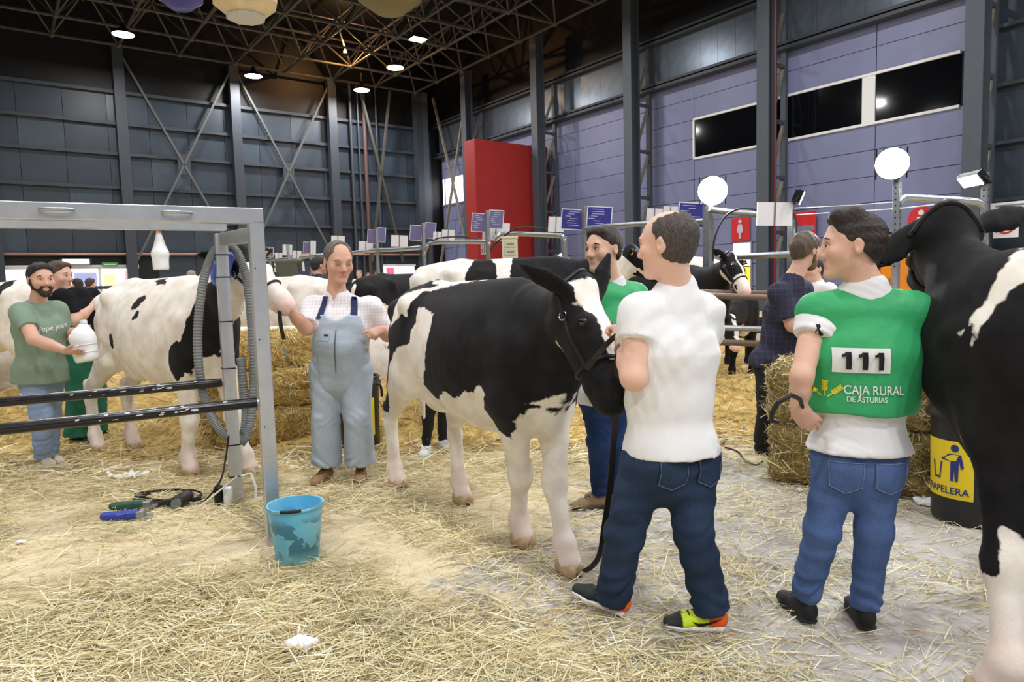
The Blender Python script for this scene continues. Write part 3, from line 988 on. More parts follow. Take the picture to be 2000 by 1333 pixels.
def smooth_path(pts, n):
    pts = np.array(pts, float)
    o_ = []
    k_ = len(pts)
    for q in np.linspace(0, k_ - 1.0001, n):
        i = int(q); f_ = q - i
        p0, p1, p2, p3 = pts[max(i - 1, 0)], pts[i], pts[min(i + 1, k_ - 1)], pts[min(i + 2, k_ - 1)]
        o_.append(.5 * ((2 * p1) + (-p0 + p2) * f_ + (2 * p0 - 5 * p1 + 4 * p2 - p3) * f_ ** 2 + (-p0 + 3 * p1 - 3 * p2 + p3) * f_ ** 3))
    return o_
def poly_sd(poly, x, z):
    """signed distance to a polygon, positive inside"""
    P_ = np.asarray(poly, float)
    d = np.full(x.shape, 1e9)
    ins = np.zeros(x.shape, bool)
    for i in range(len(P_)):
        ax, az = P_[i]; bx_, bz = P_[(i + 1) % len(P_)]
        ex, ez = bx_ - ax, bz - az
        t = np.clip(((x - ax) * ex + (z - az) * ez) / (ex * ex + ez * ez + 1e-12), 0, 1)
        d = np.minimum(d, (x - ax - t * ex) ** 2 + (z - az - t * ez) ** 2)
        c_ = ((az > z) != (bz > z)) & (x < (bx_ - ax) * (z - az) / (bz - az + 1e-12) + ax)
        ins ^= c_
    d = np.sqrt(d)
    return np.where(ins, d, -d)
def wave_noise(p, f, seed):
    rs = np.random.RandomState(seed)
    v = np.zeros(len(p))
    for i in range(7):
        k_ = rs.normal(size=3) * f * (1 + .35 * i)
        v += np.sin(p @ k_ + rs.uniform(0, 6.28)) / (1 + .3 * i)
    return v / 3.2

def cow(label, origin, yaw, coat, hooves, head, size=1.0, h=.016, tail=True, group='Holstein cows and heifers', lying=False, neck=None,
        halter=True, tags=True, width=1.0, belly=1.0, ears=(0.0, 0.0), hair_top=False, detail=True, base_z=0.0, earv=None, udder=.12):
    """hooves: RH, LH, RF, LF as local (x, y[, z lift]); head: dict poll, muzzle (local), top = forehead direction"""
    e = empty('cow', (origin[0], origin[1], base_z), yaw)
    tag(e, label, 'cow', group)
    A = V3(0, 1, 0)
    dz = -.62 if lying else 0.0
    def P3(x, y, z):
        return V3(x * size, y * size * width, (z + dz) * size)
    st = [(-.84, 1.24, .15, .15), (-.66, 1.18, .215, .27), (-.42, 1.12, .24, .335), (-.12, 1.05, .275 * belly, .395), (.18, 1.03, .285 * belly, .415), (.45, 1.05, .25, .405), (.66, 1.09, .205, .36), (.84, 1.08, .13, .23)]
    sa = np.array(st)
    xi = np.linspace(0, len(st) - 1, 29)
    def crom(v):
        o_ = []
        for q in xi:
            i_ = min(int(q), len(v) - 2); f_ = q - i_
            p0, p1, p2, p3 = v[max(i_ - 1, 0)], v[i_], v[i_ + 1], v[min(i_ + 2, len(v) - 1)]
            o_.append(.5 * ((2 * p1) + (-p0 + p2) * f_ + (2 * p0 - 5 * p1 + 4 * p2 - p3) * f_ ** 2 + (-p0 + 3 * p1 - 3 * p2 + p3) * f_ ** 3))
        return o_
    st = list(zip(*[crom(sa[:, q]) for q in range(4)]))
    body = []
    for i in range(len(st) - 1):
        a_, b_ = st[i], st[i + 1]
        body.append(seg(P3(a_[0], 0, a_[1]), P3(b_[0], 0, b_[1]), (a_[2] * size * width, a_[3] * size), (b_[2] * size * width, b_[3] * size), A, k=.006))
    body.append(seg(P3(-.86, 0, 1.37), P3(-.45, 0, 1.41), .05 * size, .06 * size, k=.10))
    body.append(seg(P3(-.45, 0, 1.41), P3(.5, 0, 1.42), .05 * size, .06 * size, k=.10))
    for sy in (-1, 1):
        body.append(ball(P3(-.50, sy * .20, 1.345), .055 * size, k=.12))
        body.append(ball(P3(-.86, sy * .12, 1.30), .05 * size, k=.08))
    legs = []
    for i, hv in enumerate(hooves):
        hx, hy = hv[0] / size, hv[1] / size / width
        lift = hv[2] if len(hv) > 2 else 0.0
        sy = -1 if i % 2 == 0 else 1
        if lying:
            legs.append([])
            continue
        g = lambda x, y, z: P3(x, y, z) + V3(0, 0, lift if z < .3 else lift * .4)
        if i < 2:
            hk = hx - .085
            c_ = [seg(P3(-.60, sy * .13, 1.14), P3(-.50 + .25 * (hx + .62), sy * .165, .80), (.21 * size, .105 * size), (.125 * size, .08 * size), V3(1, 0, 0), k=.08),
                  seg(P3(-.72, sy * .12, 1.10), P3(-.62 + .5 * (hx + .62), sy * .13, .78), (.11 * size, .08 * size), (.085 * size, .065 * size), V3(1, 0, 0), k=.08),
                  seg(P3(-.56 + .3 * (hx + .62), sy * .15, .86), g(hk + .03, hy * .9 + sy * .012, .56), (.15 * size, .085 * size), (.072 * size, .05 * size), V3(1, 0, 0), k=.08),
                  seg(g(hk - .02, hy, .60), g(hk, hy, .46), (.058 * size, .042 * size), (.052 * size, .042 * size), V3(1, 0, 0), k=.03),
                  seg(g(hk, hy, .47), g(hx - .055, hy, .16), (.056 * size, .046 * size), (.047 * size, .044 * size), V3(1, 0, 0), k=.03),
                  ball(g(hx - .055, hy, .145), (.062 * size, .058 * size, .062 * size), k=.03),
                  seg(g(hx - .05, hy, .14), g(hx - .005, hy, .062), (.052 * size, .052 * size), (.058 * size, .06 * size), V3(1, 0, 0), k=.02)]
        else:
            kx = .58 + .52 * (hx - .6)
            c_ = [seg(P3(.66, sy * .15, 1.16), P3(.60, sy * .15, .84), (.155 * size, .075 * size), (.12 * size, .075 * size), V3(1, 0, 0), k=.08),
                  seg(P3(.60, sy * .145, .86), g(kx, hy * .6 + sy * .04, .45), (.12 * size, .08 * size), (.062 * size, .055 * size), V3(1, 0, 0), k=.08),
                  ball(g(kx + .004, hy * .65 + sy * .035, .425), (.07 * size, .064 * size, .085 * size), k=.04),
                  seg(g(kx, hy * .65 + sy * .035, .42), g(hx - .04, hy, .155), (.053 * size, .05 * size), (.045 * size, .045 * size), V3(1, 0, 0), k=.04),
                  ball(g(hx - .04, hy, .145), (.062 * size, .058 * size, .062 * size), k=.03),
                  seg(g(hx - .035, hy, .14), g(hx - .0, hy, .062), (.052 * size, .052 * size), (.058 * size, .06 * size), V3(1, 0, 0), k=.02)]
        legs.append(c_)
        body += c_
    if lying:
        for sy in (-1, 1):
            body.append(seg(P3(-.55, sy * .24, .98), P3(-.2, sy * .42, .72), (.17 * size, .12 * size), (.11 * size, .09 * size), V3(1, 0, 0), k=.08))
            body.append(seg(P3(-.2, sy * .42, .72), P3(-.45, sy * .46, .68), .06 * size, .05 * size, k=.05))
            body.append(seg(P3(.6, sy * .18, .88), P3(.95, sy * .2, .68), .09 * size, .055 * size, k=.06))
            body.append(seg(P3(.95, sy * .2, .68), P3(.72, sy * .24, .67), .045 * size, .04 * size, k=.04))
    if udder and not lying:
        body.append(ball(P3(-.42, 0, .74), (udder * 1.25 * size, udder * size, udder * .9 * size), k=.08))
    # neck and head
    Pp = np.asarray(head['poll'], float); Mz = np.asarray(head['muzzle'], float)
    hs = head.get('size', 1.0) * size
    t = nrm(Mz - Pp)
    topd = np.asarray(head.get('top', (0, 0, 1)), float)
    s_ = nrm(np.cross(topd, t)); n_ = np.cross(t, s_)
    sh = P3(.62, 0, 1.16)
    nk0 = P3(.74, 0, 1.17)
    poll_in = Pp + t * .07 * hs - n_ * .05 * hs
    mid = (nk0 + poll_in) / 2 + V3(0, 0, -.0) + np.asarray(head.get('bend', (0, 0, 0)), float)
    nkw = head.get('neck', 1.0)
    body += [seg(sh, mid, (.155 * size, .27 * size * nkw), (.098 * size, .185 * size * nkw), nrm(np.cross(V3(0, 0, 1), mid - sh)), k=.09),
             seg(mid, poll_in, (.098 * size, .185 * size * nkw), (.078 * hs, .115 * hs), nrm(np.cross(V3(0, 0, 1), poll_in - mid)), k=.06)]
    body.append(seg(P3(.80, 0, .98), P3(.72, 0, .74), .10 * size, .06 * size, k=.08))
    H = lambda a_, l_, u_: Pp + hs * (a_ * t + l_ * s_ + u_ * n_)
    hd = [seg(H(.03, 0, -.02), H(.22, 0, -.012), (.098 * hs, .085 * hs), (.094 * hs, .085 * hs), s_, k=.04),
          seg(H(.2, 0, -.015), H(.42, 0, -.02), (.082 * hs, .082 * hs), (.058 * hs, .060 * hs), s_, k=.04),
          seg(H(.42, 0, -.02), H(.485, 0, -.03), (.066 * hs, .060 * hs), (.070 * hs, .058 * hs), s_, k=.04),
          seg(H(.10, 0, -.10), H(.40, 0, -.07), (.060 * hs, .065 * hs), (.042 * hs, .036 * hs), s_, k=.05),
          seg(H(.40, 0, -.075), H(.47, 0, -.07), (.045 * hs, .03 * hs), (.045 * hs, .026 * hs), s_, k=.03),
          ball(H(.0, 0, .035), (.05 * hs, .06 * hs, .05 * hs), s_, n_, k=.05)]
    for sy in (-1, 1):
        hd.append(ball(H(.185, sy * .082, .028), .032 * hs, k=.03))
        hd.append(ball(H(.535, sy * .040, .004), (.016 * hs, .02 * hs, .02 * hs), s_, n_, k=.012, op='s'))
        # ears: outwards, a little back and down or up
        ev = earv[0 if sy < 0 else 1] if earv else (sy * 1.0, -.25, .05)
        if isinstance(ev, tuple):
            ed = nrm(s_ * ev[0] + t * ev[1] + n_ * ev[2])
        else:
            ed = nrm(ev)
        e0 = H(.045, sy * .085, .012)
        across = nrm(np.cross(ed, t if abs(ed @ t) < .8 else n_))
        hd += [seg(e0, e0 + ed * .07 * hs, .026 * hs, (.045 * hs, .018 * hs), across, k=.03),
               seg(e0 + ed * .07 * hs, e0 + ed * .13 * hs, (.045 * hs, .018 * hs), (.05 * hs, .014 * hs), across, k=.01),
               seg(e0 + ed * .13 * hs, e0 + ed * .22 * hs, (.05 * hs, .014 * hs), (.012 * hs, .009 * hs), across, k=.01)]
    hd.append(seg(H(.54, -.07, -.058), H(.54, .07, -.058), .007 * hs, .007 * hs, k=.006, op='s'))
    for sy in (-1, 1):
        hd.append(seg(H(.54, sy * .06, -.058), H(.44, sy * .075, -.062), .006 * hs, .004 * hs, k=.006, op='s'))
    allp = body + hd
    if hair_top:
        rs = np.random.RandomState(4)
    P, Q = sdf_mesh(allp, h * size)
    # coat: positive where the hair is black
    hp = (P - Pp) / hs
    hc = np.stack([hp @ t, hp @ s_, hp @ n_], 1)
    dh = field_at(hd, P)
    ctx = dict(P=P / size, hc=hc, dh=dh)
    cv = coat(ctx)
    pink = np.zeros(len(P))
    z_ = P[:, 2] / size
    if not lying:
        pink = np.clip((.34 - z_) / .3, 0, 1) * .45
    mzl = np.clip((hc[:, 0] - .43) / .08, 0, 1) * (dh < .02)
    pink = np.maximum(pink, mzl * .9)
    mesh_np('body', P, Q, M_coat, e, attrs={'coat': cv, 'pink': pink})
    if detail:
        for i, hv in enumerate(hooves):
            if lying: break
            hx, hy = hv[0], hv[1]
            lift = hv[2] if len(hv) > 2 else 0.0
            pr = []
            for q in (-1, 1):
                pr.append(seg(V3(hx - .03 * size, hy + q * .03 * size, .05 * size + lift), V3(hx + .045 * size, hy + q * .027 * size, .034 * size + lift), (.052 * size, .034 * size), (.036 * size, .027 * size), V3(0, 0, 1), k=.004))
            pr.append(clip(V3(0, 0, max(lift, 0) + .001), V3(0, 0, -1)))
            pr.append(clip(V3(0, 0, .082 * size + lift), V3(0, 0, 1)))
            hp_, hq_ = sdf_mesh(pr, .007 if h < .016 else .014)
            mesh_np('hoof', hp_, hq_, M_hoof, e)
        for sy in (-1, 1):
            eo = MB().ell((0, 0, 0), .021 * hs, 12, 8).build('eye', M_eye, e, smooth=True)
            eo.location = H(.19, sy * .098, .026)
    if tail:
        tx = P3(-.90, 0, 1.36)
        tl = chain([tx, tx + V3(-.07, .0, -.06) * size, tx + V3(-.09, .05, -.35) * size, tx + V3(-.05, .09, -.65) * size, tx + V3(-.04, .1, -.86) * size] if not lying else
                   [tx, tx + V3(-.07, .1, -.1) * size, tx + V3(-.02, .2, -.4) * size, tx + V3(.1, .26, -.5) * size], [.036 * size, .03 * size, .02 * size, .03 * size, .012] if not lying else [.034 * size, .028 * size, .02 * size, .03 * size])
        tp, tq = sdf_mesh(tl, .012 if h < .016 else .016)
        mesh_np('tail', tp, tq, M_coat, e, attrs={'coat': np.full(len(tp), head.get('tail', -.1)), 'pink': np.zeros(len(tp))})
    if halter:
        def ringpts(a_, w_, u0, u1, n=20):
            return [H(a_, w_ * math.cos(q), (u0 + u1) / 2 + (u1 - u0) / 2 * math.sin(q)) for q in np.linspace(0, 2 * math.pi, n, endpoint=False)]
        bv = bvh_of(P, Q)
        def snap(pts, out=.004):
            o_ = []
            for p_ in smooth_path(pts, 26):
                hit = bv.find_nearest(Vector(p_))
                o_.append(np.array(hit[0] + hit[1] * out))
            return o_
        rp = ringpts(.335, .079, -.115, .062)
        hl = MB().tube(snap(rp + rp[:1])[:-1], .0085 * hs, 6, closed=True).build('halter', M_strap, e, smooth=True)
        for sy in (-1, 1):
            MB().tube(snap([H(.335, sy * .078, -.05), H(.22, sy * .098, -.055), H(.1, sy * .108, -.05), H(.0, sy * .10, -.02)]), .009 * hs, 6).build('cheek_strap', M_strap, hl, smooth=True)
            rc = snap([H(.12, sy * .107, -.05)] * 4, .008)[3]
            MB().tube([rc + n_ * .017 * math.cos(q) * hs + t * .017 * math.sin(q) * hs for q in np.linspace(0, 2 * math.pi, 12, endpoint=False)], .004, 5, closed=True).build('ring', M_ring, hl, smooth=True)
        MB().tube(snap([H(.0, -.10, -.02), H(-.04, -.07, .04), H(-.06, 0, .06), H(-.04, .07, .04), H(.0, .10, -.02)]), .009 * hs, 6).build('poll_strap', M_strap, hl, smooth=True)
    if tags:
        for sy in (-1, 1):
            ev = earv[0 if sy < 0 else 1] if earv else (sy * 1.0, -.25, .05)
            ed = nrm(s_ * ev[0] + t * ev[1] + n_ * ev[2]) if isinstance(ev, tuple) else nrm(ev)
            c_ = H(.045, sy * .085, .012) + ed * .11 * hs
            tb = MB().prism([(-.012, -.003), (.012, -.003), (.016, -.038), (-.016, -.038)], nrm(ed), nrm(np.cross(ed, t)) if abs(np.cross(ed, t)[2]) > .5 else V3(0, 0, 1), .004, (0, 0, 0)).build('ear_tag', M_tagm, e)
            tb.location = c_ + t * .022 * hs
    e['_pts'] = 0
    del e['_pts']
    return e, dict(P=P, Q=Q, H=H, t=t, s=s_, n=n_)
def to_local(P, origin, yaw, base_z=0.0):
    d = np.asarray(P, float) - V3(origin[0], origin[1], base_z)
    c_, s2 = math.cos(yaw), math.sin(yaw)
    return V3(d[0] * c_ + d[1] * s2, -d[0] * s2 + d[1] * c_, d[2])
def to_world(P, origin, yaw, base_z=0.0):
    c_, s2 = math.cos(yaw), math.sin(yaw)
    return V3(origin[0] + P[0] * c_ - P[1] * s2, origin[1] + P[0] * s2 + P[1] * c_, P[2] + base_z)

def rot_in(v, yaw):
    return to_local(v, (0, 0), yaw)
def polys_coat(blacks, whites=(), headfn=None, base=-.3, neck_black=None, side=None):
    """coat from outlines in the side view (x forward, z up): later lists win"""
    def fn(c):
        x, z = c['P'][:, 0], c['P'][:, 2]
        v = np.full(len(x), base)
        for b_ in blacks:
            v = np.maximum(v, poly_sd(b_, x, z))
        for w_ in whites:
            v = np.minimum(v, -poly_sd(w_, x, z))
        if headfn is not None:
            hv, msk = headfn(c)
            v = np.where(msk, hv, v)
        return v
    return fn
def noise_coat(f, thr, seed, headblack=True, blaze=.03):
    def fn(c):
        P_ = c['P'] * V3(1, .55, .9)
        v = (wave_noise(P_, f, seed) - thr) * .25
        v = np.minimum(v, (c['P'][:, 2] - .56) * .8)
        hc = c['hc']
        hm = (c['dh'] < .03) & (hc[:, 0] > .03)
        hv = np.minimum(np.abs(hc[:, 1]) - blaze, .46 - hc[:, 0]) if headblack else np.full(len(hc), -.2)
        return np.where(hm, hv, v)
    return fn
# coat outlines in each cow's own side view (x forward, z up), as fractions of its size
C1_WHITE_POLYS = [[(-0.714, 1.19), (-0.773, 1.323), (-0.775, 1.407), (-0.316, 1.458), (-0.45, 1.494), (0.095, 1.502), (0.26, 1.513), (0.276, 1.493), (-0.134, 1.464), (-0.199, 1.444), (-0.428, 1.424), (-0.416, 1.377), (-0.417, 1.33), (-0.436, 1.26), (-0.475, 1.289), (-0.616, 1.244)], [(-0.347, 1.33), (-0.231, 1.32), (-0.093, 1.299), (-0.064, 1.217), (-0.08, 1.113), (-0.119, 0.973), (-0.241, 0.856), (-0.081, 0.781), (0.094, 0.859), (0.22, 0.829), (0.311, 0.878), (0.405, 0.891), (0.458, 0.938), (0.524, 0.889), (0.452, 0.799), (0.528, 0.755), (0.526, 0.696), (0.622, 0.66), (0.621, 0.671), (0.726, 0.794), (0.754, 0.827), (0.829, 0.855), (0.828, 0.8), (0.857, 0.832), (0.926, 0.917), (0.759, 0.863), (1.273, 0.756), (1.297, 0.544), (1.322, 0.333), (1.346, 0.122), (0.941, -0.029), (0.428, -0.221), (-0.244, -0.473), (-1.162, -0.816), (-1.039, -0.319), (-0.922, 0.152), (-0.975, 0.564), (-0.651, 1.024), (-0.529, 1.077), (-0.373, 1.102), (-0.359, 1.189), (-0.305, 1.232)]]
C2_BLACK_POLYS = [[(-0.004, 1.257), (0.034, 1.326), (0.133, 1.352), (0.178, 1.329), (0.135, 1.272), (0.043, 1.238)], [(0.066, 1.169), (0.115, 1.227), (0.175, 1.246), (0.161, 1.189), (0.108, 1.159)], [(-0.427, 1.038), (-0.365, 1.061), (-0.345, 0.999), (-0.433, 0.919), (-0.456, 0.953)], [(0.054, 1.46), (0.13, 1.474), (0.213, 1.475), (0.282, 1.432), (0.145, 1.431)], [(0.964, 1.426), (0.896, 1.402), (0.819, 1.332), (0.791, 1.226), (0.773, 1.12), (0.718, 1.03), (0.642, 1.011), (0.58, 0.954), (0.568, 0.843), (0.58, 0.786), (0.589, 0.728), (0.643, 0.742), (0.704, 0.789), (0.714, 0.768), (0.804, 0.897), (0.897, 0.917), (0.907, 0.889), (0.958, 1.002), (1.007, 1.112), (1.104, 1.211), (1.142, 1.305), (1.176, 1.397), (1.285, 1.496), (1.318, 1.596), (1.574, 1.677), (1.329, 1.659), (1.312, 1.58), (1.216, 1.503)]]
C3_WHITE_POLYS = [[(0.523, 1.453), (0.632, 1.443), (0.637, 1.401), (0.651, 1.352), (0.666, 1.285), (0.687, 1.243), (0.707, 1.192), (0.719, 1.166), (0.702, 1.192), (0.679, 1.198), (0.677, 1.16), (0.692, 1.116), (0.659, 1.177), (0.643, 1.215), (0.631, 1.252), (0.599, 1.31), (0.55, 1.35), (0.568, 1.403)], [(0.745, 0.836), (0.731, 0.824), (0.71, 0.757), (0.705, 0.714), (0.7, 0.671), (0.689, 0.629), (0.677, 0.588), (0.667, 0.547), (0.656, 0.506), (0.645, 0.456), (0.615, 0.424), (0.581, 0.372), (0.557, 0.378), (0.544, 0.422), (0.55, 0.468), (0.553, 0.513), (0.57, 0.556), (0.554, 0.568), (0.521, 0.545), (0.494, 0.517), (0.473, 0.384), (0.559, 0.116), (0.43, 0.119), (0.409, -0.012), (0.47, -0.044), (0.533, -0.079), (0.6, -0.115), (0.671, -0.154), (0.676, 0.029), (0.68, 0.21), (0.685, 0.389), (0.689, 0.567), (0.698, 0.609), (0.708, 0.651), (0.717, 0.694), (0.726, 0.736), (0.735, 0.786)]]
# --- the heifer in the ring
C1_O = (-.23, 4.16)
C1_YAW = math.atan2(-.838, .544)
def loc1(u, v, Y): return to_local(at(u, v, Y), C1_O, C1_YAW)
def g1(u, v): return to_local(gnd(u, v), C1_O, C1_YAW)[:2]
c1_h = [g1(778, 955), g1(905, 985), g1(1022, 1068), g1(1113, 1122)]
c1_head = dict(poll=loc1(1127, 567, 3.22), muzzle=loc1(1192, 742, 2.98), top=rot_in(V3(.70, -.42, .48), C1_YAW), size=1.15, neck=.95)
C1_BLACK = []
C1_WHITE = []
try:
    C1_WHITE = C1_WHITE_POLYS
except NameError:
    pass
def c1_headfn(c):
    hc = c['hc']
    m_ = (c['dh'] < .015)
    bl = .074 - .17 * np.clip(hc[:, 0], -.02, .36)
    blaze = np.minimum(np.minimum(bl - np.abs(hc[:, 1] + .034 - .08 * hc[:, 0]), hc[:, 0] + .0), np.minimum(.345 - hc[:, 0], hc[:, 2] + .005))
    chin = np.minimum(np.minimum(hc[:, 0] - .16, .38 - hc[:, 0]), -.142 - hc[:, 2])
    w_ = np.maximum(blaze, chin)
    return -w_, m_
cow1, C1 = cow('black and white heifer standing in the ring before man in white polo', C1_O, C1_YAW, polys_coat([], list(C1_WHITE) + [[(-2, -.2), (-2, .57), (1.2, .57), (1.2, -.2)]], c1_headfn, base=.3), c1_h, c1_head, size=1.01, h=.0137,
               earv=(rot_in(V3(-.85, -.1, .5), C1_YAW), rot_in(V3(.3, .25, .85), C1_YAW)), group='Holstein cows and heifers', tags=False)
# --- white cow in the grooming frame
C2_O = (-2.98, 5.92)
C2_YAW = math.atan2(-.62, .78)
def g2(u, v): return to_local(gnd(u, v), C2_O, C2_YAW)[:2]
def loc2(u, v, Y): return to_local(at(u, v, Y), C2_O, C2_YAW)
c2_h = [g2(193, 884), g2(264, 880), g2(374, 930), g2(488, 928)]
c2_head = dict(poll=loc2(462, 500, 5.05), muzzle=loc2(548, 578, 4.9), top=rot_in(V3(.5, -.3, .8), C2_YAW), size=1.08, neck=1.0)
def c2_headfn(c):
    hc = c['hc']
    m_ = c['dh'] < .012
    return np.where(hc[:, 0] < .14, .05, -.05) , m_
C2_BLACK = C2_BLACK_POLYS if 'C2_BLACK_POLYS' in globals() else []
C2_WHITE = C2_WHITE_POLYS if 'C2_WHITE_POLYS' in globals() else []
cow2, C2 = cow('mostly white cow with black shoulder held in the aluminium grooming frame', C2_O, C2_YAW, polys_coat(C2_BLACK, C2_WHITE, c2_headfn, base=-.3), c2_h, c2_head, size=1.08, h=.0165)
# --- big black cow at the right edge
C3_O = (2.22, 1.95)
C3_YAW = math.radians(122)
def loc3(u, v, Y): return to_local(at(u, v, Y), C3_O, C3_YAW)
c3_h = [(-.62, -.12), (-.5, .14), (.62, -.13), to_local(gnd(1938, 1368), C3_O, C3_YAW)[:2]]
c3_head = dict(poll=loc3(1850, 440, 2.9), muzzle=loc3(1815, 520, 3.34), top=rot_in(V3(.1, .1, 1.0), C3_YAW), size=1.15, neck=.86, tail=.1)
def c3_headfn(c):
    return np.full(len(c['dh']), .1), c['dh'] < .012
C3_BLACK = []
C3_WHITE = C3_WHITE_POLYS if 'C3_WHITE_POLYS' in globals() else []
cow3, C3 = cow('large black cow with white shoulder band seen from behind at the right edge', C3_O, C3_YAW, polys_coat(C3_BLACK, list(C3_WHITE) + [[(-2, -.2), (-2, .40), (1.2, .40), (1.2, -.2)]], c3_headfn, base=.3), c3_h, c3_head, size=1.07, h=.0155, width=.95,
               earv=(rot_in(V3(.95, .05, .22), C3_YAW), rot_in(V3(-.72, -.15, -.62), C3_YAW)))
# ------------------------------------------------------------------ people
M_skin = mat_attr('skin', .55, bump=.12, bscale=120, spec=.35)
M_eyew = mat('eye_white', (228, 222, 214), .25)
M_lid = mat('eyelid_skin', (176, 122, 102), .6)
M_iris = mat('iris_dark', (44, 30, 24), .2)
def hair_mat(c):
    k_ = 'hair_%d_%d_%d' % c
    if k_ in _MC: return _MC[k_]
    mt, nt, b = new_mat(k_)
    L = nt.links.new
    tc = N(nt, 'ShaderNodeTexCoord')
    mp = N(nt, 'ShaderNodeMapping'); mp.inputs['Scale'].default_value = (150, 150, 60)
    L(tc.outputs['Object'], mp.inputs['Vector'])
    n = N(nt, 'ShaderNodeTexNoise'); n.inputs['Scale'].default_value = 1; n.inputs['Detail'].default_value = 4
    L(mp.outputs[0], n.inputs['Vector'])
    cc_ = srgb(*c)
    r = ramp(nt, [(.3, tuple(x * .6 for x in cc_)), (.7, tuple(min(1, x * 1.5) for x in cc_))])
    L(n.outputs['Fac'], r.inputs[0]); L(r.outputs[0], b.inputs['Base Color'])
    bp = N(nt, 'ShaderNodeBump'); bp.inputs['Strength'].default_value = .8; bp.inputs['Distance'].default_value = .01
    L(n.outputs['Fac'], bp.inputs['Height']); L(bp.outputs[0], b.inputs['Normal'])
    b.inputs['Roughness'].default_value = .6
    _MC[k_] = mt
    return mt
def denim(name, c, fade=.25):
    if name in _MC: return _MC[name]
    mt, nt, b = new_mat(name)
    L = nt.links.new
    tc = N(nt, 'ShaderNodeTexCoord')
    n = N(nt, 'ShaderNodeTexNoise'); n.inputs['Scale'].default_value = 5; n.inputs['Detail'].default_value = 5
    L(tc.outputs['Object'], n.inputs['Vector'])
    f_ = N(nt, 'ShaderNodeTexNoise'); f_.inputs['Scale'].default_value = 260; f_.inputs['Detail'].default_value = 2
    L(tc.outputs['Object'], f_.inputs['Vector'])
    c = srgb(*c)
    r = ramp(nt, [(.3, tuple(x * (1 - fade) for x in c)), (.7, tuple(min(1, x * (1 + fade)) for x in c))])
    L(n.outputs['Fac'], r.inputs[0])
    r2 = ramp(nt, [(.35, (.72, .72, .72)), (.65, (1, 1, 1))])
    L(f_.outputs['Fac'], r2.inputs[0])
    mx = N(nt, 'ShaderNodeMix', data_type='RGBA', blend_type='MULTIPLY'); mx.inputs[0].default_value = 1
    L(r.outputs[0], mx.inputs[6]); L(r2.outputs[0], mx.inputs[7]); L(mx.outputs[2], b.inputs['Base Color'])
    b.inputs['Roughness'].default_value = .85
    b.inputs['Specular IOR Level'].default_value = .15
    bp = N(nt, 'ShaderNodeBump'); bp.inputs['Strength'].default_value = .25; bp.inputs['Distance'].default_value = .004
    L(f_.outputs['Fac'], bp.inputs['Height']); L(bp.outputs[0], b.inputs['Normal'])
    _MC[name] = mt
    return mt
def plaid(name, base, line, scale=26.0, width=.12, line2=None):
    """woven check cloth: thin lines both ways in the cloth's own axes"""
    if name in _MC: return _MC[name]
    mt, nt, b = new_mat(name)
    L = nt.links.new
    tc = N(nt, 'ShaderNodeTexCoord')
    sx = N(nt, 'ShaderNodeSeparateXYZ'); L(tc.outputs['Object'], sx.inputs[0])
    def lines(sock, sc):
        m_ = N(nt, 'ShaderNodeMath', operation='MULTIPLY'); L(sock, m_.inputs[0]); m_.inputs[1].default_value = sc
        fr = N(nt, 'ShaderNodeMath', operation='FRACT'); L(m_.outputs[0], fr.inputs[0])
        lt = N(nt, 'ShaderNodeMath', operation='LESS_THAN'); L(fr.outputs[0], lt.inputs[0]); lt.inputs[1].default_value = width
        return lt.outputs[0]
    a_ = lines(sx.outputs[0], scale); b_ = lines(sx.outputs[2], scale)
    mx = N(nt, 'ShaderNodeMath', operation='ADD'); L(a_, mx.inputs[0]); L(b_, mx.inputs[1])
    hf = N(nt, 'ShaderNodeMath', operation='MULTIPLY'); L(mx.outputs[0], hf.inputs[0]); hf.inputs[1].default_value = .5
    m2 = N(nt, 'ShaderNodeMix', data_type='RGBA'); L(hf.outputs[0], m2.inputs[0])
    m2.inputs[6].default_value = (*srgb(*base), 1); m2.inputs[7].default_value = (*srgb(*line), 1)
    L(m2.outputs[2], b.inputs['Base Color'])
    b.inputs['Roughness'].default_value = .85
    b.inputs['Specular IOR Level'].default_value = .2
    _MC[name] = mt
    return mt

def folds(seed, amp=.004, fx=22, fz=34):
    """creases in cloth, added to the field"""
    rs = np.random.RandomState(seed)
    pr = [(rs.normal(size=3) * V3(fx, fx, fz) * (1 + .5 * i), rs.uniform(0, 6.28), 1 / (1 + .6 * i)) for i in range(4)]
    pr2 = [(rs.normal(size=3) * 7, rs.uniform(0, 6.28)) for i in range(2)]
    def w(X, Y, Z):
        v = 0
        for k_, ph, a_ in pr:
            v = v + a_ * np.sin(X * k_[0] + Y * k_[1] + Z * k_[2] + ph)
        g = 0
        for k_, ph in pr2:
            g = g + np.sin(X * k_[0] + Y * k_[1] + Z * k_[2] + ph)
        return amp * v * (.6 + .35 * g)
    return w

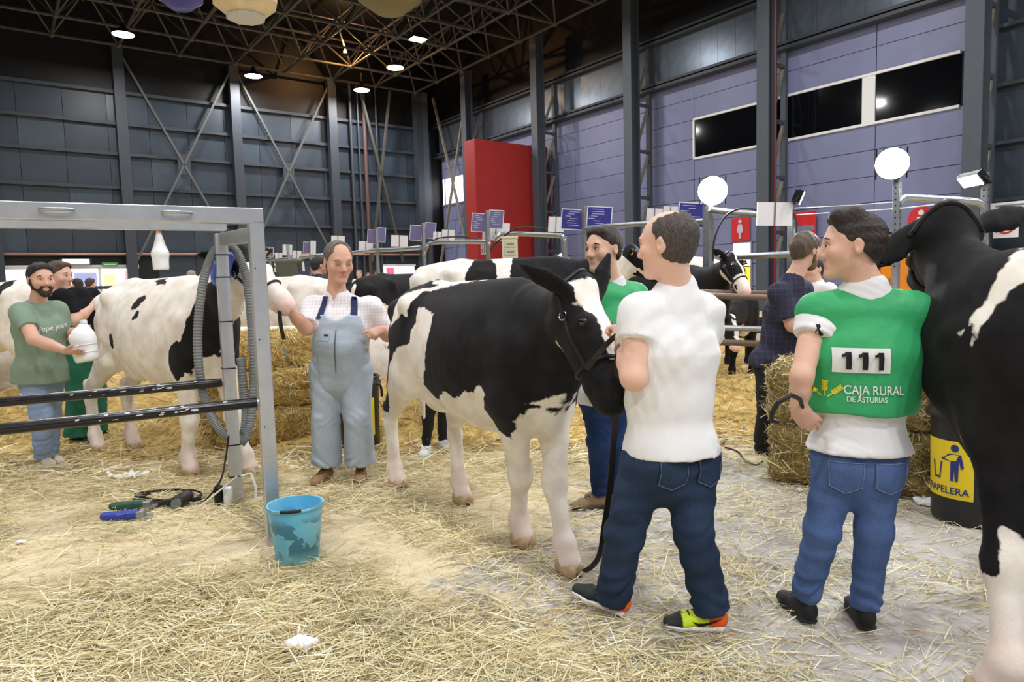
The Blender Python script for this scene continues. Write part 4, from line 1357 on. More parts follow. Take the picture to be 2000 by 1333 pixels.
def rotv(v, axis, ang):
    return np.array(Matrix.Rotation(ang, 3, Vector(nrm(axis))) @ Vector(v))
def hand_prims(wr, d, pn, curl=.35, thumb=.6, sc=1.0, side=1, spread=.05):
    """palm, four fingers of unequal length and a thumb; d fingers' direction, pn out of the palm, side +1/-1 which edge the thumb is on"""
    d = nrm(d)
    pn = nrm(np.asarray(pn, float) - d * (np.asarray(pn, float) @ d))
    sv = np.cross(d, pn) * side
    pr = [seg(wr - d * .02 * sc, wr + d * .025 * sc, (.026 * sc, .021 * sc), (.035 * sc, .017 * sc), sv, k=.02),
          seg(wr + d * .02 * sc, wr + d * .082 * sc, (.036 * sc, .0165 * sc), (.040 * sc, .014 * sc), sv, k=.015)]
    ln = (.074, .083, .077, .060)
    for i in range(4):
        off = (.029 - .0195 * i)
        p0 = wr + d * (.083 - .004 * abs(i - 1.2)) * sc + sv * off * sc
        dd = nrm(d + sv * spread * (1.5 - i))
        c_ = curl * (1 + .12 * i)
        p = p0
        r = (.0095, .0088, .0078, .0066)
        for j, fr in enumerate((.45, .31, .24)):
            dd = rotv(dd, np.cross(d, pn), c_ * (1.0 if j == 0 else 1.25)) if c_ else dd
            q = p + dd * ln[i] * fr * sc
            pr.append(seg(p, q, r[j] * sc, r[j + 1] * sc, k=.006))
            p = q
    tb = wr + d * .025 * sc + sv * .030 * sc + pn * .006 * sc
    td = nrm(d * (1 - .3 * thumb) + sv * thumb + pn * .35)
    t1 = tb + td * .04 * sc
    td2 = nrm(td + d * .45 + pn * .25 * (curl > .5))
    t2 = t1 + td2 * .032 * sc
    t3 = t2 + nrm(td2 + d * .3) * .024 * sc
    pr += [seg(tb - d * .005, t1, .0155 * sc, .012 * sc, k=.016), seg(t1, t2, .0115 * sc, .0105 * sc, k=.006), seg(t2, t3, .0105 * sc, .008 * sc, k=.006)]
    return pr
def head_frame(hd, face, up=(0, 0, 1)):
    f_ = nrm(face)
    u_ = nrm(np.asarray(up, float) - f_ * (np.asarray(up, float) @ f_))
    r_ = np.cross(f_, u_)
    return f_, u_, r_
def head_prims(c, f_, u_, r_, sc=1.0, smile=False, jaw=1.0):
    H = lambda a, b, d: c + sc * (a * f_ + b * r_ + d * u_)
    pr = [ball(H(-.012, 0, .038), (.077 * sc, .098 * sc, .084 * sc), r_, u_, k=.02),
          ball(H(.022, 0, -.005), (.066 * sc, .068 * sc, .09 * sc), r_, u_, k=.03),
          seg(H(.02, 0, -.045), H(.058, 0, -.088), (.058 * sc * jaw, .045 * sc), (.034 * sc * jaw, .026 * sc), r_, k=.03),
          ball(H(.074, 0, -.098), (.024 * sc * jaw, .017 * sc, .016 * sc), r_, u_, k=.02),
          seg(H(.079, -.036, .026), H(.079, .036, .026), .013 * sc, .013 * sc, k=.02),
          seg(H(.086, 0, .012), H(.106, 0, -.028), (.009 * sc, .012 * sc), (.0125 * sc, .012 * sc), r_, k=.014),
          ball(H(.092, .013, -.033), .0095 * sc, k=.01), ball(H(.092, -.013, -.033), .0095 * sc, k=.01),
          seg(H(.079, -.021, -.057), H(.079, .021, -.057), .0085 * sc, .0085 * sc, k=.008),
          seg(H(.078, -.018, -.071), H(.078, .018, -.071), .0095 * sc, .0095 * sc, k=.008),
          ball(H(.088, 0, -.056), (.013 * sc, .006 * sc, .006 * sc), r_, u_, k=.008)]
    for s2 in (-1, 1):
        pr.append(ball(H(.057, s2 * .043, -.022), (.026 * sc, .024 * sc, .026 * sc), r_, u_, k=.03))
        pr.append(ball(H(.092, s2 * .033, .007), (.017 * sc, .011 * sc, .011 * sc), r_, u_, k=.012, op='s'))
        pr.append(ball(H(.084, s2 * .0655, .01), (.008 * sc, .02 * sc, .012 * sc), r_, u_, k=.01, op='s'))
        # ear: rim, lobe and hollow
        pr.append(ball(H(-.012, s2 * .079, .0), (.008 * sc, .019 * sc, .031 * sc), nrm(r_ * s2 + f_ * -.35), u_, k=.01))
        pr.append(ball(H(-.004, s2 * .088, .004), (.007 * sc, .009 * sc, .016 * sc), nrm(r_ * s2 + f_ * -.35), u_, k=.006, op='s'))
    pr.append(seg(H(.1, -.02, -.0645), H(.1, .02, -.0645), .004 * sc, .004 * sc, k=.004, op='s'))
    return pr, H
def skin_colors(P, base, H, f_, u_, r_, c, sc):
    n = len(P)
    b3 = np.array(srgb(*base)); b3 = b3 * .78 + V3(.80, .66, .58) * .22 * b3.max() / .66
    colr = np.tile(b3, (n, 1))
    d = (P - c) / sc
    a, b, e = d @ f_, d @ r_, d @ u_
    near = (np.abs(b) < .1) & (np.abs(e) < .14) & (a > -.12)
    lips = near & (a > .07) & (np.abs(b) < .026) & (e < -.05) & (e > -.082)
    colr[lips] *= V3(.96, .78, .76)
    ch = np.exp(-(((np.abs(b) - .045) / .022) ** 2 + ((e + .025) / .025) ** 2)) * (a > .03) * near
    colr *= 1 - ch[:, None] * V3(.0, .10, .10)
    rd = np.exp(-((np.abs(b) / .016) ** 2 + ((e + .03) / .015) ** 2)) * (a > .08) * near
    colr *= 1 - rd[:, None] * V3(.0, .12, .12)
    return colr
def hair_mesh(name, c, f_, u_, r_, sc, hc, parent, loc, style='short', vol=.012, h=.006, seed=0):
    H = lambda a, b, d: c + sc * (a * f_ + b * r_ + d * u_)
    pr = [ball(H(-.012, 0, .038), ((.077 + vol * .7) * sc, (.098 + vol) * sc, (.084 + vol) * sc), r_, u_, k=.0),
          ball(H(-.03, 0, -.012), ((.066 + vol * .45) * sc, (.066 + vol * .35) * sc, (.07) * sc), r_, u_, k=.03)]
    if style in ('short', 'curly', 'quiff'):
        if style == 'quiff':
            pr.append(seg(H(.052, -.045, .108), H(.052, .045, .108), .028 * sc, .028 * sc, k=.03))
            pr.append(seg(H(.0, -.04, .115), H(.0, .04, .115), .028 * sc, .028 * sc, k=.03))
        elif style == 'short':
            pr.append(seg(H(.05, -.042, .094), H(.05, .042, .094), .022 * sc, .022 * sc, k=.03))
        pr.append(clip(H(.072, 0, .078), nrm(f_ * 1.0 - u_ * .62)))          # hairline over the brow
        pr.append(dict(clip=True, pt=H(.035, 0, .02), n=nrm(f_ * .85 - u_ * .52), op='c'))
        pr.append(clip(H(-.03, 0, -.052), nrm(-u_ + f_ * .1)))
        pr.append(clip(H(-.022, 0, -.012), nrm(f_ * .65 - u_ * .76)))
    elif style == 'receding':
        pr.append(ball(H(.078, 0, .108), (.066 * sc, .052 * sc, .06 * sc), r_, u_, k=.01, op='s'))
        pr.append(clip(H(.03, 0, .02), nrm(f_ * .9 - u_ * .35)))
        pr.append(clip(H(-.03, 0, -.07), nrm(-u_ - f_ * .25)))
        pr.append(clip(H(-.02, 0, -.02), nrm(f_ * .65 - u_ * .76)))
    elif style == 'bald':
        pr.append(ball(H(.035, 0, .115), (.062 * sc, .095 * sc, .072 * sc), r_, u_, k=.012, op='s'))
        pr.append(clip(H(.018, 0, .05), nrm(f_ * .95 - u_ * .25)))
        pr.append(clip(H(-.03, 0, -.075), nrm(-u_ - f_ * .25)))
    for s2 in (-1, 1):
        pr.append(ball(H(-.008, s2 * .088, -.008), (.02 * sc, .022 * sc, .036 * sc), r_, u_, k=.006, op='s'))
    rs = np.random.RandomState(seed)
    ks = [(rs.normal(size=3) * (110 if style != 'curly' else 75), rs.uniform(0, 6)) for _ in range(4)]
    am = .0009 if style != 'curly' else .003
    P, Q = sdf_mesh(pr, h, lambda X, Y, Z: am * sum(np.sin(X * k_[0] + Y * k_[1] + Z * k_[2] + ph) for k_, ph in ks))
    return mesh_np(name, P, Q, hair_mat(hc), parent, loc)
def beard_mesh(c, f_, u_, r_, sc, hc, parent, loc, h=.005, full=True):
    H = lambda a, b, d: c + sc * (a * f_ + b * r_ + d * u_)
    pr = [seg(H(.022, 0, -.048), H(.062, 0, -.092), (.065 * sc, .05 * sc), (.041 * sc, .033 * sc), r_, k=.02),
          ball(H(.077, 0, -.10), (.03 * sc, .021 * sc, .021 * sc), r_, u_, k=.02),
          seg(H(.087, -.026, -.05), H(.089, .026, -.05), .0085 * sc, .0085 * sc, k=.01)]
    for s2 in (-1, 1):
        pr.append(seg(H(.088, s2 * .028, -.05), H(.076, s2 * .034, -.085), .01 * sc, .012 * sc, k=.01))
        pr.append(seg(H(.008, s2 * .071, -.0), H(.02, s2 * .062, -.06), .012 * sc, .013 * sc, k=.02))
    pr.append(ball(H(.098, 0, -.066), (.024 * sc, .03 * sc, .014 * sc), r_, u_, k=.004, op='s'))
    pr.append(ball(H(.07, 0, -.005), (.058 * sc, .05 * sc, .042 * sc), r_, u_, k=.01, op='s'))
    P, Q = sdf_mesh(pr, h)
    return mesh_np('beard', P, Q, hair_mat(hc), parent, loc)
def shoe(parent, base, ank, d, kind, pitch=0.0, sc=1.0, h=.007, ground=0.0):
    """shoe with its own upper and sole; d: toe direction; pitch > 0 lifts the toe about the heel"""
    d = nrm(V3(d[0], d[1], 0)); up = V3(0, 0, 1); s_ = np.cross(d, up)
    hz = ground
    heel = V3(ank[0], ank[1], hz) - d * .065 * sc
    def T(a, b, z):
        ca, sa = math.cos(pitch), math.sin(pitch)
        return heel + d * (a * ca - z * sa) * sc + s_ * b * sc + up * (a * sa + z * ca) * sc
    hi = {'boot': .13, 'high': .11, 'sneaker': .085, 'trainer': .08}.get(kind[0], .085)
    pr = [seg(T(.035, 0, .05), T(.10, 0, .052), (.036 * sc, .04 * sc), (.038 * sc, .042 * sc), s_, k=.01),
          seg(T(.10, 0, .052), T(.185, .004, .035), (.040 * sc, .038 * sc), (.047 * sc, .03 * sc), s_, k=.02),
          seg(T(.185, .004, .035), T(.245, .0, .028), (.046 * sc, .03 * sc), (.034 * sc, .022 * sc), s_, k=.02),
          seg(T(.055, 0, .05), T(.06, 0, hi), (.036 * sc, .045 * sc), (.036 * sc, .044 * sc), s_, k=.02, capb=True)]
    pr.append(clip(T(0, 0, .012), T(0, 0, 0) - T(0, 0, 1)))
    P, Q = sdf_mesh(pr, h)
    root = empty('shoe', (0, 0, 0), parent=parent)
    a = (P - heel) @ d / sc
    lat = (P - heel) @ s_
    upz = P[:, 2] - hz - pitch * np.clip(a, 0, 1) * .26
    colr = np.tile(np.array(srgb(*kind[1])), (len(P), 1))
    if kind[0] == 'trainer':
        for (a0, a1, z0, z1, c_) in kind[3]:
            mk = (a >= a0) & (a < a1) & (upz >= z0) & (upz < z1)
            colr[mk] = srgb(*c_)
    mesh_np('upper', P, Q, mat_attr('shoe_upper', .7, bump=.25, bscale=180), root, base, attrs={'col': colr})
    pr = [seg(T(.03, 0, .016), T(.11, 0, .016), (.040 * sc, .02 * sc), (.040 * sc, .02 * sc), s_, k=.01),
          seg(T(.11, 0, .016), T(.19, .004, .016), (.040 * sc, .02 * sc), (.05 * sc, .02 * sc), s_, k=.01),
          seg(T(.19, .004, .016), T(.25, 0, .02), (.05 * sc, .02 * sc), (.036 * sc, .014 * sc), s_, k=.01),
          clip(T(0, 0, .001), T(0, 0, 0) - T(0, 0, 1)), clip(T(0, 0, .03), T(0, 0, 1) - T(0, 0, 0))]
    P, Q = sdf_mesh(pr, h)
    mesh_np('sole', P, Q, mat('sole_%d_%d_%d' % kind[2], kind[2], .7), root, base)
    lc = MB()
    for i in range(4):
        aa = .115 + .022 * i
        zz = .094 - .0075 * i if kind[0] != 'boot' else .1 - .008 * i
        lc.tube([T(aa, -.022, zz - .012), T(aa + .004, 0, zz - .002), T(aa + .008, .022, zz - .012)], .003, 5)
    lc.build('laces', mat('lace_%d' % (kind[4][0] if len(kind) > 4 else 40), kind[4] if len(kind) > 4 else (40, 38, 36), .8), root, base)
    return root, T
def person(label, J, skin=(214, 168, 140), hair=(48, 38, 32), style='short', top=None, bottom=None, shoes=None, h=.008, sc=1.0, belly=0.0, hands=None, beard=None,
           vol=.012, jaw=1.0, seed=1, group='people at the show', eyes=True, arm=1.0, chest=1.0, pitch=(0, 0), collar=None, ground=0.0, upv=(0, 0, 1), hsc=1.14):
    A = {k_: np.asarray(v, float) for k_, v in J.items()}
    base = np.round((A['anA'] + A['anB']) / 2, 3); base[2] = ground
    e = empty('person', base)
    tag(e, label, 'person', group)
    side = nrm(A['shB'] - A['shA'])
    pel = (A['hpA'] + A['hpB']) / 2
    shm = (A['shA'] + A['shB']) / 2
    ax_t = nrm(shm - pel)
    front = np.cross(side, ax_t)
    Ls = np.linalg.norm(shm - pel)
    waist = pel + (shm - pel) * .38
    chs = pel + (shm - pel) * .72
    f_, u_, r_ = head_frame(A['hd'], A['face'], upv)
    hw = np.linalg.norm(A['shB'] - A['shA']) / 2
    def torso(fl, k=.02, lower=True):
        o_ = []
        rr = [(.158 * sc, .112 * sc), (.150 * sc + belly * .55, .112 * sc + belly), (.165 * sc * chest + belly * .2, .122 * sc * chest + belly * .3), (.10 * sc * chest, .075 * sc)]
        pts = [pel + ax_t * .02, waist + front * belly * .55, chs, shm - ax_t * .005]
        if lower:
            o_ += [seg(pel - ax_t * .10 * sc, pts[0], (.165 * sc + fl, .118 * sc + fl), (rr[0][0] + fl, rr[0][1] + fl), side, k=k)]
        for i in range(3):
            o_.append(seg(pts[i], pts[i + 1], (rr[i][0] + fl, rr[i][1] + fl), (rr[i + 1][0] + fl, rr[i + 1][1] + fl), side, k=k))
        for s2 in ('A', 'B'):
            o_.append(seg(A['nk'] - ax_t * .055 * sc, A['sh' + s2] - ax_t * .006, .052 * sc + fl * .5, .05 * sc + fl * .4, k=.05))
            o_.append(seg(chs + (A['sh' + s2] - shm) * .55, A['sh' + s2] - ax_t * .01, .07 * sc + fl * .5, .05 * sc + fl * .4, k=.05))
        o_.append(seg(shm - ax_t * .02, A['nk'] + ax_t * .0, .075 * sc + fl, .062 * sc + fl * .6, k=.05))
        return o_
    body = torso(0.0)
    body.append(seg(A['nk'] - ax_t * .03, A['hd'] - u_ * .06 * sc - f_ * .022 * sc, .066 * sc, .062 * sc, k=.03))
    limbs = []
    for s2 in ('A', 'B'):
        limbs += [seg(A['sh' + s2], A['el' + s2], .054 * sc * arm, .043 * sc * arm, k=.03),
                  seg(A['el' + s2], A['el' + s2] * .55 + A['wr' + s2] * .45, .043 * sc * arm, .041 * sc * arm, k=.02),
                  seg(A['el' + s2] * .55 + A['wr' + s2] * .45, A['wr' + s2], .041 * sc * arm, .027 * sc, k=.01)]
        limbs += [seg(A['hp' + s2], A['kn' + s2], .082 * sc, .055 * sc, k=.04), seg(A['kn' + s2], A['an' + s2], .054 * sc, .036 * sc, k=.02)]
    body += limbs
    hands = hands or {}
    for s2 in ('A', 'B'):
        hp_ = hands.get(s2, {})
        d_ = hp_.get('d', A['wr' + s2] - A['el' + s2])
        pn = hp_.get('pn', -side * (1 if s2 == 'B' else -1))
        body += hand_prims(A['wr' + s2], d_, pn, hp_.get('curl', .35), hp_.get('thumb', .6), sc, hp_.get('side', -1 if s2 == 'B' else 1), hp_.get('spread', .05))
    hs = sc * hsc
    hpr, H = head_prims(A['hd'], f_, u_, r_, hs, jaw=jaw)
    body += hpr
    P, Q = sdf_mesh(body, h)
    mesh_np('body', P, Q, M_skin, e, base, attrs={'col': skin_colors(P, skin, H, f_, u_, r_, A['hd'], hs)})
    out = dict(e=e, base=base, H=H, f=f_, u=u_, r=r_, side=side, front=front, ax=ax_t, A=A, pel=pel, shm=shm)
    hh = max(.0055, h * .75)
    if hair is not None:
        hair_mesh('hair', A['hd'], f_, u_, r_, hs, hair, e, base, style, vol, hh, seed)
    if beard is not None:
        beard_mesh(A['hd'], f_, u_, r_, hs, beard, e, base, hh)
    if eyes:
        for s2 in (-1, 1):
            if eyes == 'closed':
                MB().tube([H(.087, s2 * .019, .004), H(.0905, s2 * .033, .0), H(.084, s2 * .047, .003)], .0022 * hs, 5).build('eyelashes', hair_mat(hair or (60, 48, 40)), e, base, smooth=True)
            else:
                eo = MB().ell(H(.0775, s2 * .033, .005), .0118 * hs, 12, 8).build('eye', M_eyew, e, base, smooth=True)
                MB().ell(H(.0855, s2 * .033, .005), .0062 * hs, 10, 6).build('iris', M_iris, eo, base, smooth=True)
                MB().tube([H(.083, s2 * .018, .010), H(.0895, s2 * .033, .0145), H(.081, s2 * .048, .010)], .0028 * hs, 6).build('eyelid', M_lid, eo, base, smooth=True)
            MB().tube([H(.088, s2 * .016, .027), H(.091, s2 * .034, .032), H(.08, s2 * .052, .027)], [.0035 * hs, .0045 * hs, .002 * hs], 6).build('eyebrow', hair_mat(hair or (60, 48, 40)), e, base, smooth=True)
    # clothes
    if top:
        fl = top.get('fl', .018)
        pr = torso(fl, .03)
        if top.get('drop', 0):
            pr.append(seg(pel, pel - ax_t * top['drop'], (.172 * sc + fl + .014, .135 * sc + fl + belly * .5 + .016), (.178 * sc + fl + .02, .155 * sc + fl + belly * .4 + .018), side, k=.04))
        sl = top.get('sleeve', .55)
        for s2 in ('A', 'B'):
            if sl > 0:
                q_ = min(sl, 1.0)
                pr.append(seg(A['sh' + s2], A['sh' + s2] * (1 - q_) + A['el' + s2] * q_, .056 * sc * arm + .010, .052 * sc * arm + .014 * top.get('sleeve_w', .8), k=.06, capb=(sl <= 1.0)))
            if sl > 1.0:
                q2 = sl - 1
                pr.append(seg(A['el' + s2], A['el' + s2] * (1 - q2) + A['wr' + s2] * q2, .06 * sc * arm + fl * .5, .05 * sc * arm + fl * .4, k=.02, capb=True))
        if top.get('hem', .08) > 0:
            for s2 in ('A', 'B'):
                pr.append(ball(A['hp' + s2] - front * .05 - V3(0, 0, .02), (.11 * sc + fl * .5, .10 * sc + fl * .5, .12 * sc), side, k=.05))
        pr.append(clip(pel - ax_t * top.get('hem', .08), -ax_t))
        pr.append(ball(A['nk'] + u_ * .045 + f_ * .01, (.066 * sc, .066 * sc, .055 * sc), k=.01, op='s'))
        if top.get('vneck'):
            pr.append(seg(A['nk'] + front * .10 + ax_t * .05, A['nk'] + front * .155 * (1 + belly) - ax_t * .10, (.05, .06), (.006, .05), side, k=.01, op='s'))
        Pt, Qt = sdf_mesh(pr, h, folds(seed, top.get('fold', .0032)))
        out['top'] = (Pt, Qt)
        mesh_np(top.get('name', 'shirt'), Pt, Qt, top['mat'], e, base)
        if collar:
            cp = [seg(A['nk'] - ax_t * .012 - front * .004, A['nk'] + ax_t * .034 - front * .006, (.074 * sc, .078 * sc), (.066 * sc, .07 * sc), side, k=.0, capa=True, capb=True),
                  seg(A['nk'] - ax_t * .05, A['nk'] + ax_t * .08, .0585 * sc, .0585 * sc, op='s', k=.002),
                  ]
            Pc, Qc = sdf_mesh(cp, .006)
            mesh_np('collar', Pc, Qc, collar, e, base)
    if bottom:
        fl = bottom.get('fl', .014)
        w = bottom.get('w', 1.0)
        rs_ = bottom.get('rise', .03)
        pr = [seg(pel + ax_t * rs_, pel - ax_t * .02, (.152 * sc + fl + belly * .3 * (rs_ > .05), .108 * sc + fl + belly * .5 * (rs_ > .05)), (.162 * sc + fl, .12 * sc + fl), side, k=.02, capa=True),
              seg(pel - ax_t * .02, pel - ax_t * .10, (.166 * sc + fl, .125 * sc + fl), (.155 * sc + fl, .115 * sc + fl), side, k=.03)]
        for s2, sg_ in (('A', -1), ('B', 1)):
            pr.append(ball(A['hp' + s2] - front * .055 - V3(0, 0, .03), (.085 * sc, .08 * sc, .095 * sc), side, k=.05))
            ln = bottom.get('len', 1.0)
            an_ = A['kn' + s2] * (1 - ln) + A['an' + s2] * ln
            pr += [seg(A['hp' + s2] * .9 + A['kn' + s2] * .1, A['kn' + s2], (.092 * sc * w + fl), (.064 * sc * w + fl), k=.03),
                   seg(A['kn' + s2], an_, (.064 * sc * w + fl), (.05 * sc * bottom.get('cuff', 1.0) * w + fl), k=.03, capb=True)]
        pr.append(clip(pel + ax_t * rs_, ax_t))
        def wob(X, Y, Z, f0=folds(seed + 7, bottom.get('fold', .0035), 16, 40)):
            v = f0(X, Y, Z)
            zz = Z - ground
            # stacked creases above the shoe and behind the knee
            am = bottom.get('stack', .006) * np.exp(-((zz - .15) / .07) ** 2) + .003 * np.exp(-((zz - .50) / .08) ** 2)
            return v + am * np.sin(zz * 85 + 5 * np.sin(X * 17 + Y * 13 + 2 * np.sin(zz * 9))) * (.55 + .45 * np.sin(X * 23 - Y * 19 + zz * 11))
        Pb, Qb = sdf_mesh(pr, h, wob)
        out['bottom'] = (Pb, Qb)
        mesh_np(bottom.get('name', 'trousers'), Pb, Qb, bottom['mat'], e, base)
    out['shoeT'] = []
    if shoes:
        for s2, pt in (('A', pitch[0]), ('B', pitch[1])):
            out['shoeT'].append(shoe(e, base, A['an' + s2], A['to' + s2], shoes[s2] if isinstance(shoes, dict) else shoes, pt, sc, max(.0065, h * .8), ground))
    return out
def standing(X, Y, height, yaw, lean=0.0, ground=0.0, arms='down'):
    """joints of a person standing at (X, Y), facing the direction yaw (0 = +X)"""
    k_ = height / 1.75
    f_ = V3(math.cos(yaw), math.sin(yaw), 0); l_ = V3(-f_[1], f_[0], 0)
    B = V3(X, Y, ground)
    def p(a, b, z): return B + k_ * (f_ * (a + lean * max(0, z - .9)) + l_ * b + V3(0, 0, z))
    J = dict(hd=p(.03, 0, 1.633), face=f_, nk=p(-.01, 0, 1.485), shB=p(0, .185, 1.42), shA=p(0, -.185, 1.42), hpB=p(0, .085, .90), hpA=p(0, -.085, .90), knB=p(.02, .10, .49), knA=p(.02, -.10, .49),
             anB=p(-.02, .11, .085), anA=p(-.02, -.11, .085), toB=f_ + l_ * .15, toA=f_ - l_ * .15)
    if arms == 'down':
        J.update(elB=p(-.03, .235, 1.12), wrB=p(.04, .24, .88), elA=p(-.03, -.235, 1.12), wrA=p(.04, -.24, .88))
    else:
        J.update(elB=p(.02, .23, 1.13), wrB=p(.25, .15, 1.12), elA=p(.02, -.23, 1.13), wrA=p(.25, -.15, 1.12))
    return J
# --- man in the white polo shirt (seen from behind)
M_polo = mat('white_polo_cotton', (236, 237, 240), .85, bump=.25, bscale=300, spec=.15)
M_green = mat('green_bib_nylon', (54, 164, 104), .55, var=.12, vscale=5, bump=.15, bscale=30, spec=.3)
M_wt = mat('white_tshirt_cotton', (228, 228, 232), .85, var=.03, bump=.2, bscale=250, spec=.15)
J = dict(hd=at(1303, 481, 2.84), face=V3(-.80, .58, -.02), nk=at(1322, 560, 2.88),
         shB=at(1250, 612, 2.80), shA=at(1372, 610, 2.93), elB=at(1238, 738, 2.72), wrB=at(1216, 672, 2.86), elA=at(1372, 725, 3.10), wrA=at(1290, 700, 3.22),
         hpB=at(1268, 885, 2.82), hpA=at(1352, 885, 2.90), knB=at(1222, 1035, 2.88), knA=at(1352, 1030, 2.80), anB=at(1196, 1172, 2.95), anA=at(1390, 1192, 2.80),
         toB=V3(-1, .35, 0), toA=V3(-1, .12, 0))
trA = ('trainer', (214, 236, 60), (236, 232, 232), [(-.1, .085, -1, 1, (238, 104, 44)), (.085, .19, -1, 1, (214, 240, 60)), (.19, .4, -1, 1, (46, 52, 50))], (30, 30, 30))
trB = ('trainer', (34, 40, 48), (236, 232, 232), [(-.1, .03, -1, 1, (238, 104, 44)), (.03, .1, -1, 1, (36, 42, 60)), (.1, .4, -1, 1, (34, 42, 40))], (20, 20, 20))
PM = person('man in white polo shirt and dark jeans leading the black and white heifer', J, skin=(222, 172, 150), hair=(70, 62, 58), style='bald', vol=.008, h=.0078, sc=1.0, belly=.022, chest=1.1, arm=1.22,
            top=dict(mat=M_polo, fl=.024, sleeve=.42, hem=-.005, drop=.03, fold=.0035, sleeve_w=1.3, name='polo_shirt'), collar=M_polo, bottom=dict(mat=denim('dark_denim', (46, 62, 88)), w=1.0, cuff=1.15, fl=.018, fold=.004, stack=.009, name='jeans'),
            shoes={'A': trA, 'B': trB}, pitch=(0.0, .3), seed=3, hands={'B': dict(d=at(1203, 632, 2.93) - at(1216, 672, 2.86), pn=V3(-.6, .75, -.1), curl=.75, thumb=.5)})
def on_cloth(name, target, base, parent, material, W, Fc, direction, out=.004, smooth=False):
    V = project(bvh_of(*target), W, direction, out)
    return MB().add(V, Fc).build(name, material, parent, base, smooth=smooth)
def pocket(target, D, c, ax, ay, w, h_, material, seam):
    """patch pocket sewn on the seat of trousers with a lighter seam"""
    poly = [(-.5, .5), (.5, .5), (.47, -.3), (0, -.5), (-.47, -.3)]
    V, Fc = grid_quad((0, 0, 0), (1, 0, 0), (0, 1, 0), 1, 1, 6, 6)
    W = []
    for v in V:
        x, y = v[0], v[1]
        lim = -.3 - .2 * (1 - abs(x) / .5)
        y = .5 + (y - .5) * (.5 - lim) / 1.0
        W.append(c + ax * x * w + ay * y * h_)
    pk = on_cloth('pocket', target, D['base'], D['e'], material, W, Fc, D['front'], .006, True)
    edge = [(x * w, y * h_) for x, y in poly]
    pts = []
    for i in range(len(edge)):
        a_, b_ = edge[i], edge[(i + 1) % len(edge)]
        for q in range(5):
            pts.append(c + ax * (a_[0] + (b_[0] - a_[0]) * q / 5) * .95 + ay * (a_[1] + (b_[1] - a_[1]) * q / 5) * .95)
    pts = project(bvh_of(*target), pts, D['front'], .008)
    MB().tube(pts, .0016, 5, closed=True).build('stitching', seam, pk, D['base'])
    return pk
M_seam = mat('denim_seam', (96, 112, 140), .8)
M_denpk = denim('dark_denim', (46, 62, 88))
up_ = V3(0, 0, 1)
for dx in (-.085, .09):
    pocket(PM['bottom'], PM, PM['pel'] + PM['side'] * dx - PM['front'] * .15 - up_ * .055, -PM['side'], up_, .125, .135, M_denpk, M_seam)
# wristband of the man in white
wb_c = J['wrB'] + nrm(J['elB'] - J['wrB']) * .03
ax_ = nrm(J['wrB'] - J['elB']); sx_, fx_ = _frame(ax_, None)
MB().tube([wb_c + (sx_ * math.cos(q) + fx_ * math.sin(q)) * .036 for q in np.linspace(0, 2 * math.pi, 18, endpoint=False)], .008, 6, closed=True).build('watch_strap', mat('grey_strap', (120, 122, 112), .6), PM['e'], PM['base'], smooth=True)
# check marks on the trainers
def swoosh(T, lat, material, parent, base, a0=.06, sgn=1):
    pts = [(.15, .035), (.11, .028), (.085, .032), (.03, .062), (.08, .046), (.105, .042), (.13, .043)]
    W = [T(a_, 0, z_) for a_, z_ in pts]
    return W
for (rt, T), c_, lat in ((PM['shoeT'][0], (24, 24, 26), 1), (PM['shoeT'][1], (230, 230, 232), 1)):
    pts = [(.150, .052), (.128, .030), (.108, .030), (.02, .066), (.105, .047), (.128, .045)]
    nrmv = nrm(T(0, 1, 0) - T(0, 0, 0))
    up_meshes = [ch for ch in rt.children if ch.name.startswith('upper')][0]
    vv = np.array([v.co[:] for v in up_meshes.data.vertices]) + PM['base']
    bv_ = bvh_of(vv, [p_.vertices[:] for p_ in up_meshes.data.polygons])
    near = -1 if (T(0, -1, 0)[1] < T(0, 1, 0)[1]) else 1
    dense = []
    for i in range(len(pts)):
        a_, b_ = pts[i], pts[(i + 1) % len(pts)]
        for q in range(3): dense.append((a_[0] + (b_[0] - a_[0]) * q / 3, a_[1] + (b_[1] - a_[1]) * q / 3))
    W = project(bv_, [T(a_, near * .04, z_) for a_, z_ in dense], nrmv * -near, .003, .4)
    MB().add(W, [tuple(range(len(W)))]).build('check_mark', mat('mark_%d' % c_[0], c_, .6), rt, PM['base'])

